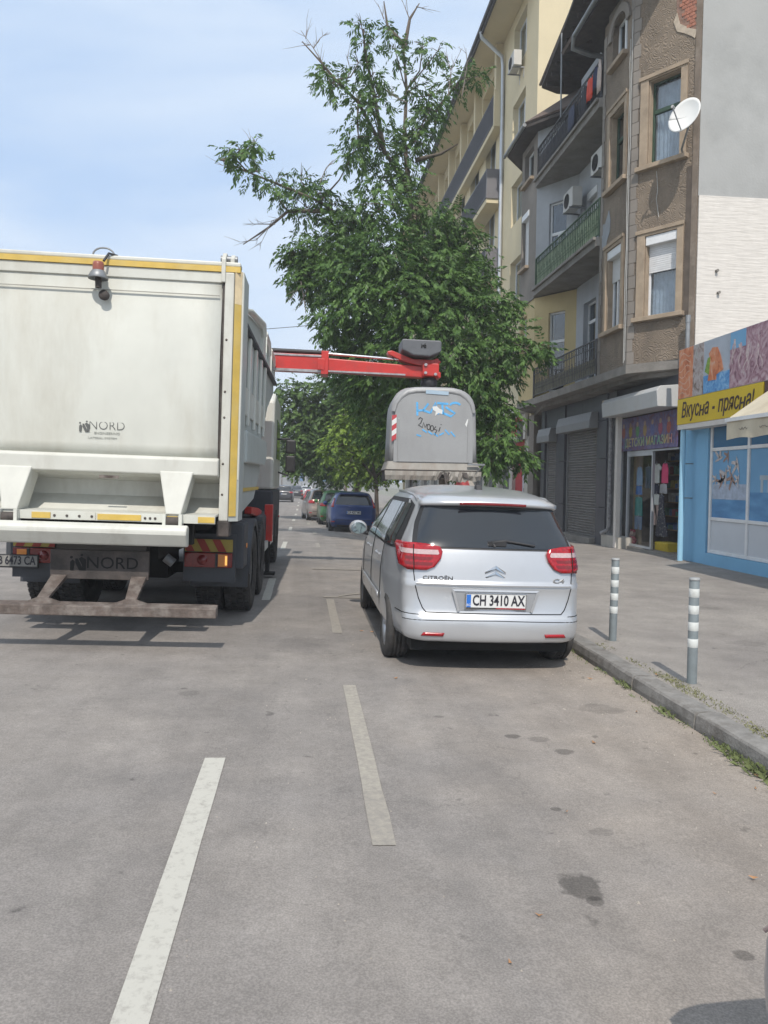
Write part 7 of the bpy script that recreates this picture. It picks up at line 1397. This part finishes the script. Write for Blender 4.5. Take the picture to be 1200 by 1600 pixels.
SECOND= [(-0.82, 38.0, 5.93, 0.76), (0.11, 38.0, 5.7, 1.14), (-0.19, 38.0, 4.6, 1.27), (1.12, 38.0, 5.1, 1.27), (-0.82, 38.0, 4.68, 0.7), (-0.56, 38.0, 3.19, 0.95), (0.45, 38.0, 2.83, 1.14), (0.13, 38.0, 3.67, 1.27), (1.99, 38.0, 6.06, 1.58), (2.64, 38.0, 4.5, 1.9), (1.39, 38.0, 3.22, 1.43), (3.9, 38.0, 5.16, 1.9), (5.2, 38.0, 3.28, 1.58), (3.92, 38.0, 3.26, 1.58), (2.18, 38.0, 2.6, 0.95), (3.14, 38.0, 2.3, 0.95), (0.92, 38.0, 2.02, 0.63), (0.07, 38.0, 2.51, 0.7), (-0.64, 38.0, 2.41, 0.51), (1.71, 38.0, 1.81, 0.51)]
THIRD= [(1.77, 31.0, 3.66, 0.88), (2.29, 31.0, 2.95, 0.88), (1.26, 31.0, 2.93, 0.78), (1.96, 31.0, 2.12, 0.57), (2.82, 31.0, 2.39, 0.72), (1.4, 31.0, 2.03, 0.41), (2.94, 31.0, 3.21, 0.78), (2.15, 31.0, 4.1, 0.67), (2.64, 31.0, 1.71, 0.36), (3.52, 31.0, 2.06, 0.47), (1.63, 31.0, 4.22, 0.52), (3.46, 31.0, 2.84, 0.65)]
ML1 = leafmat('leaf_green', (.030, .078, .020), (.12, .215, .055)); ML2 = leafmat('leaf_dark', (.04, .085, .028), (.12, .20, .055)); ML3 = leafmat('leaf_bright', (.08, .14, .02), (.23, .34, .06))
tk = LIMBS.pop('trunk'); lim = list(LIMBS.values())
tree('tall leafy street tree with bare twigs at its tips, rising behind the grey container', [(3.95, 21, -.15)]+tk, lim, MAIN_BLOBS, ML1, (3.95, 21, -.1), TWIGS, per=84, seed=3, nl=5, ll=(.11, .20), lw=.18, thin=.40, droop=1.0)
tree('shady dark green tree beyond the tall one, reaching left to the lorry', [(2.7, 38, -.4), (2.6, 38, 2.0), (2.3, 38, 4.5), (1.6, 38, 6)], [[(2.4, 38, 3.5), (1.2, 38, 4.2), (0, 38, 4.8)], [(2.4, 38, 3.5), (3.4, 38, 4.6)]], SECOND, ML2, (2.7, 38, -.35), per=34, seed=5, rach=(.4, .6), ll=(.16, .24), nl=5, lw=.26)
tree('small bright yellow-green tree standing over the parked blue car', [(2.95, 31, -.25), (2.9, 31, 1.6), (2.5, 31, 3.2), (2.2, 31, 4.2)], [[(2.9, 31, 1.7), (2.0, 31, 2.7), (1.4, 31, 3.0)], [(2.9, 31, 1.8), (3.5, 31, 2.4)]], THIRD, ML3, (2.95, 31, -.2), per=32, seed=6, rach=(.25, .4), ll=(.11, .17), nl=5, lw=.3, r0=.11)
def simple_tree(x, y, h, r, m, label, seed, group=None):
    rr = random.Random(seed); z0 = drop(y); bl = [(x+rr.uniform(-1, 1)*r*.6, y+rr.uniform(-1, 1)*r*.6, z0+h*.45+rr.random()*h*.5, r*rr.uniform(.35, .55)) for _ in range(14)]
    return tree(label, [(x, y, z0-.1), (x+.1, y, z0+h*.35), (x-.1, y, z0+h*.7)], [], bl, m, (x, y, z0), per=7, seed=seed, rach=(.6, .9), ll=(.28, .4), nl=4, lw=.32, group=group)
for i, (x, y, h, r, lb) in enumerate([(3.4, 52, 7.5, 2.3, 'rounded tree behind the shady dark green one on the right pavement'), (3.6, 68, 8, 2.6, 'tree further along the right pavement with its crown over the parked cars'), (3.8, 90, 8, 2.8, 'distant tree on the right pavement near the far crossing'),
        (-15, 110, 9, 3.4, 'distant tree on the left pavement behind the white kiosk'), (-12, 135, 8, 3.5, 'farthest tree on the left side of the street'), (4.5, 130, 8, 3.2, 'farthest tree on the right side of the street'), (-18, 60, 9, 3.4, 'left pavement tree hidden behind the lorry cab'), (-5.5, 190, 12, 5, 'broad tree closing the view left of the vanishing point'), (2.5, 205, 13, 5.5, 'broad tree closing the view right of the vanishing point')]):
    simple_tree(x, y, h, r, ML2 if i % 2 == 0 else ML1, lb, 20+i)
# overhead cable
ow = thing('overhead_cable', 'thin dark cable crossing the sky above the red arm', 'cable', (-6, 30, 6.9), world_coords=True)
mb = MB(); pts = [(-17+1.28*i, 30+.1*i, 6.3+.136*i-.35*math.sin(PI*min(1, i/19))) for i in range(20)]; mb.tube(pts, .013, 5); build(mb, 'wire', M_iron, ow)
# far end of the street
def house(x0, x1, y0, y1, h, c, label, fl=5):
    t = thing('apartment_block', label, 'building', ((x0+x1)/2, y0, -.6), world_coords=True); mb = MB(); mb.box(x0, x1, y0, y1, -.9, h); build(mb, 'wall', mat('far_wall_%d' % int(c[0]*100), tuple(q*.6 for q in c), .9, var=.06, scale=.3), t)
    mb = MB(); mb.box(x0-.4, x1+.4, y0-.4, y1+.4, h+.002, h+.5); build(mb, 'roof', M_tile, t)
    wm = bpy.data.meshes.get('far_window'); 
    if not wm:
        q = MB(); q.box(-.7, .7, -.06, .0, -.8, .8); wm = bpy.data.meshes.new('far_window'); wm.from_pydata(q.v, [], q.f); wm.materials.append(M_cglass2); wm.update()
    nx = int((x1-x0)/3); off = ORG[t.name]
    for f in range(fl):
        for i in range(nx):
            o = newobj('window', wm, t); o.location = (x0+1.5+(x1-x0-3)*i/max(1, nx-1)-off[0], y0-off[1], 2+f*(h-2.5)/fl-off[2])
    return t
house(-11.5, -3, 232, 250, 13, (.42, .43, .45), 'pale apartment block closing the far end of the street at the left'); house(5, 22, 215, 240, 15, (.36, .37, .40), 'greyish apartment block at the far right end of the street'); house(-3, 6, 300, 320, 17, (.46, .47, .50), 'tall pale block in the haze at the vanishing point')
house(-30, -24, 95, 180, 12, (.40, .37, .32), 'long building on the far left side of the street')
ki = thing('kiosk', 'small white kiosk on the left side of the street far ahead', 'kiosk', (-7.2, 118, -.55)); mb = MB(); mb.box(-1.6, 1.6, 0, 2.4, 0, 2.5); build(mb, 'cabin', M_wwall, ki)
mb = MB(); mb.box(-1.9, 1.9, -.4, 2.7, 2.5, 2.8); build(mb, 'roof', M_wwall, ki); mb = MB(); mb.box(-1.3, 1.3, -.03, -.002, 1.0, 2.1); build(mb, 'window', M_cglass, ki)
for i, (x, y) in enumerate(((-.4, 128), (2.0, 126), (3.2, 122))):
    b_ = thing('blue_banner', ['blue banner on a pole far ahead, leftmost of three', 'blue banner on a pole far ahead, middle of three', 'blue banner on a pole far ahead, rightmost of three'][i], 'banner', (x, y, -.55), group='blue banners far ahead')
    mb = MB(); mb.tube([(0, 0, 0), (0, 0, 3.6)], .05, 6); build(mb, 'pole', M_gutter, b_); mb = MB(); mb.box(-.3, .3, -.03, .03, 2.0, 3.3); build(mb, 'flag', mat('banner_blue', (.10, .22, .42), .7), b_)
# things on the pavement behind the cars
pr = thing('parasol', 'closed red and white parasol standing outside the shop below the yellow bay', 'parasol', (5.4, 26.5, -.1))
mb = MB(); mb.tube([(0, 0, 0), (0, 0, 2.7)], .03, 8); build(mb, 'pole', M_wfr, pr)
for k in range(6):
    a0, a1 = 2*PI*k/6, 2*PI*(k+1)/6; mb = MB(); mb.add([(0, 0, 2.65), (.75*math.cos(a0), .75*math.sin(a0), 1.2), (.75*math.cos(a1), .75*math.sin(a1), 1.2)], [(0, 1, 2)]); build(mb, 'canopy_panel', MATS['poster_red'] if k in (4, 1) else M_wwall, pr, solid=.01)
# ------------------------------------------------------------------ thin haze volume, added also for the soft veil of lens flare
hz = MB(); hz.box(-60, 60, -20, 335, -1.9, 26); ho = build(hz, 'haze', bpy.data.materials.new('haze'), kind='stuff')
hm = ho.data.materials[0]; hm.use_nodes = True; hn = hm.node_tree; hn.nodes.remove(hn.nodes['Principled BSDF']); pv_ = hn.nodes.new('ShaderNodeVolumePrincipled')
pv_.inputs['Color'].default_value = (.93, .96, 1, 1); pv_.inputs['Density'].default_value = .0018; hn.links.new(pv_.outputs[0], hn.nodes['Material Output'].inputs['Volume'])
tag(ho, 'thin pale haze over the whole street, also standing in for lens veil', 'haze', kind='stuff')
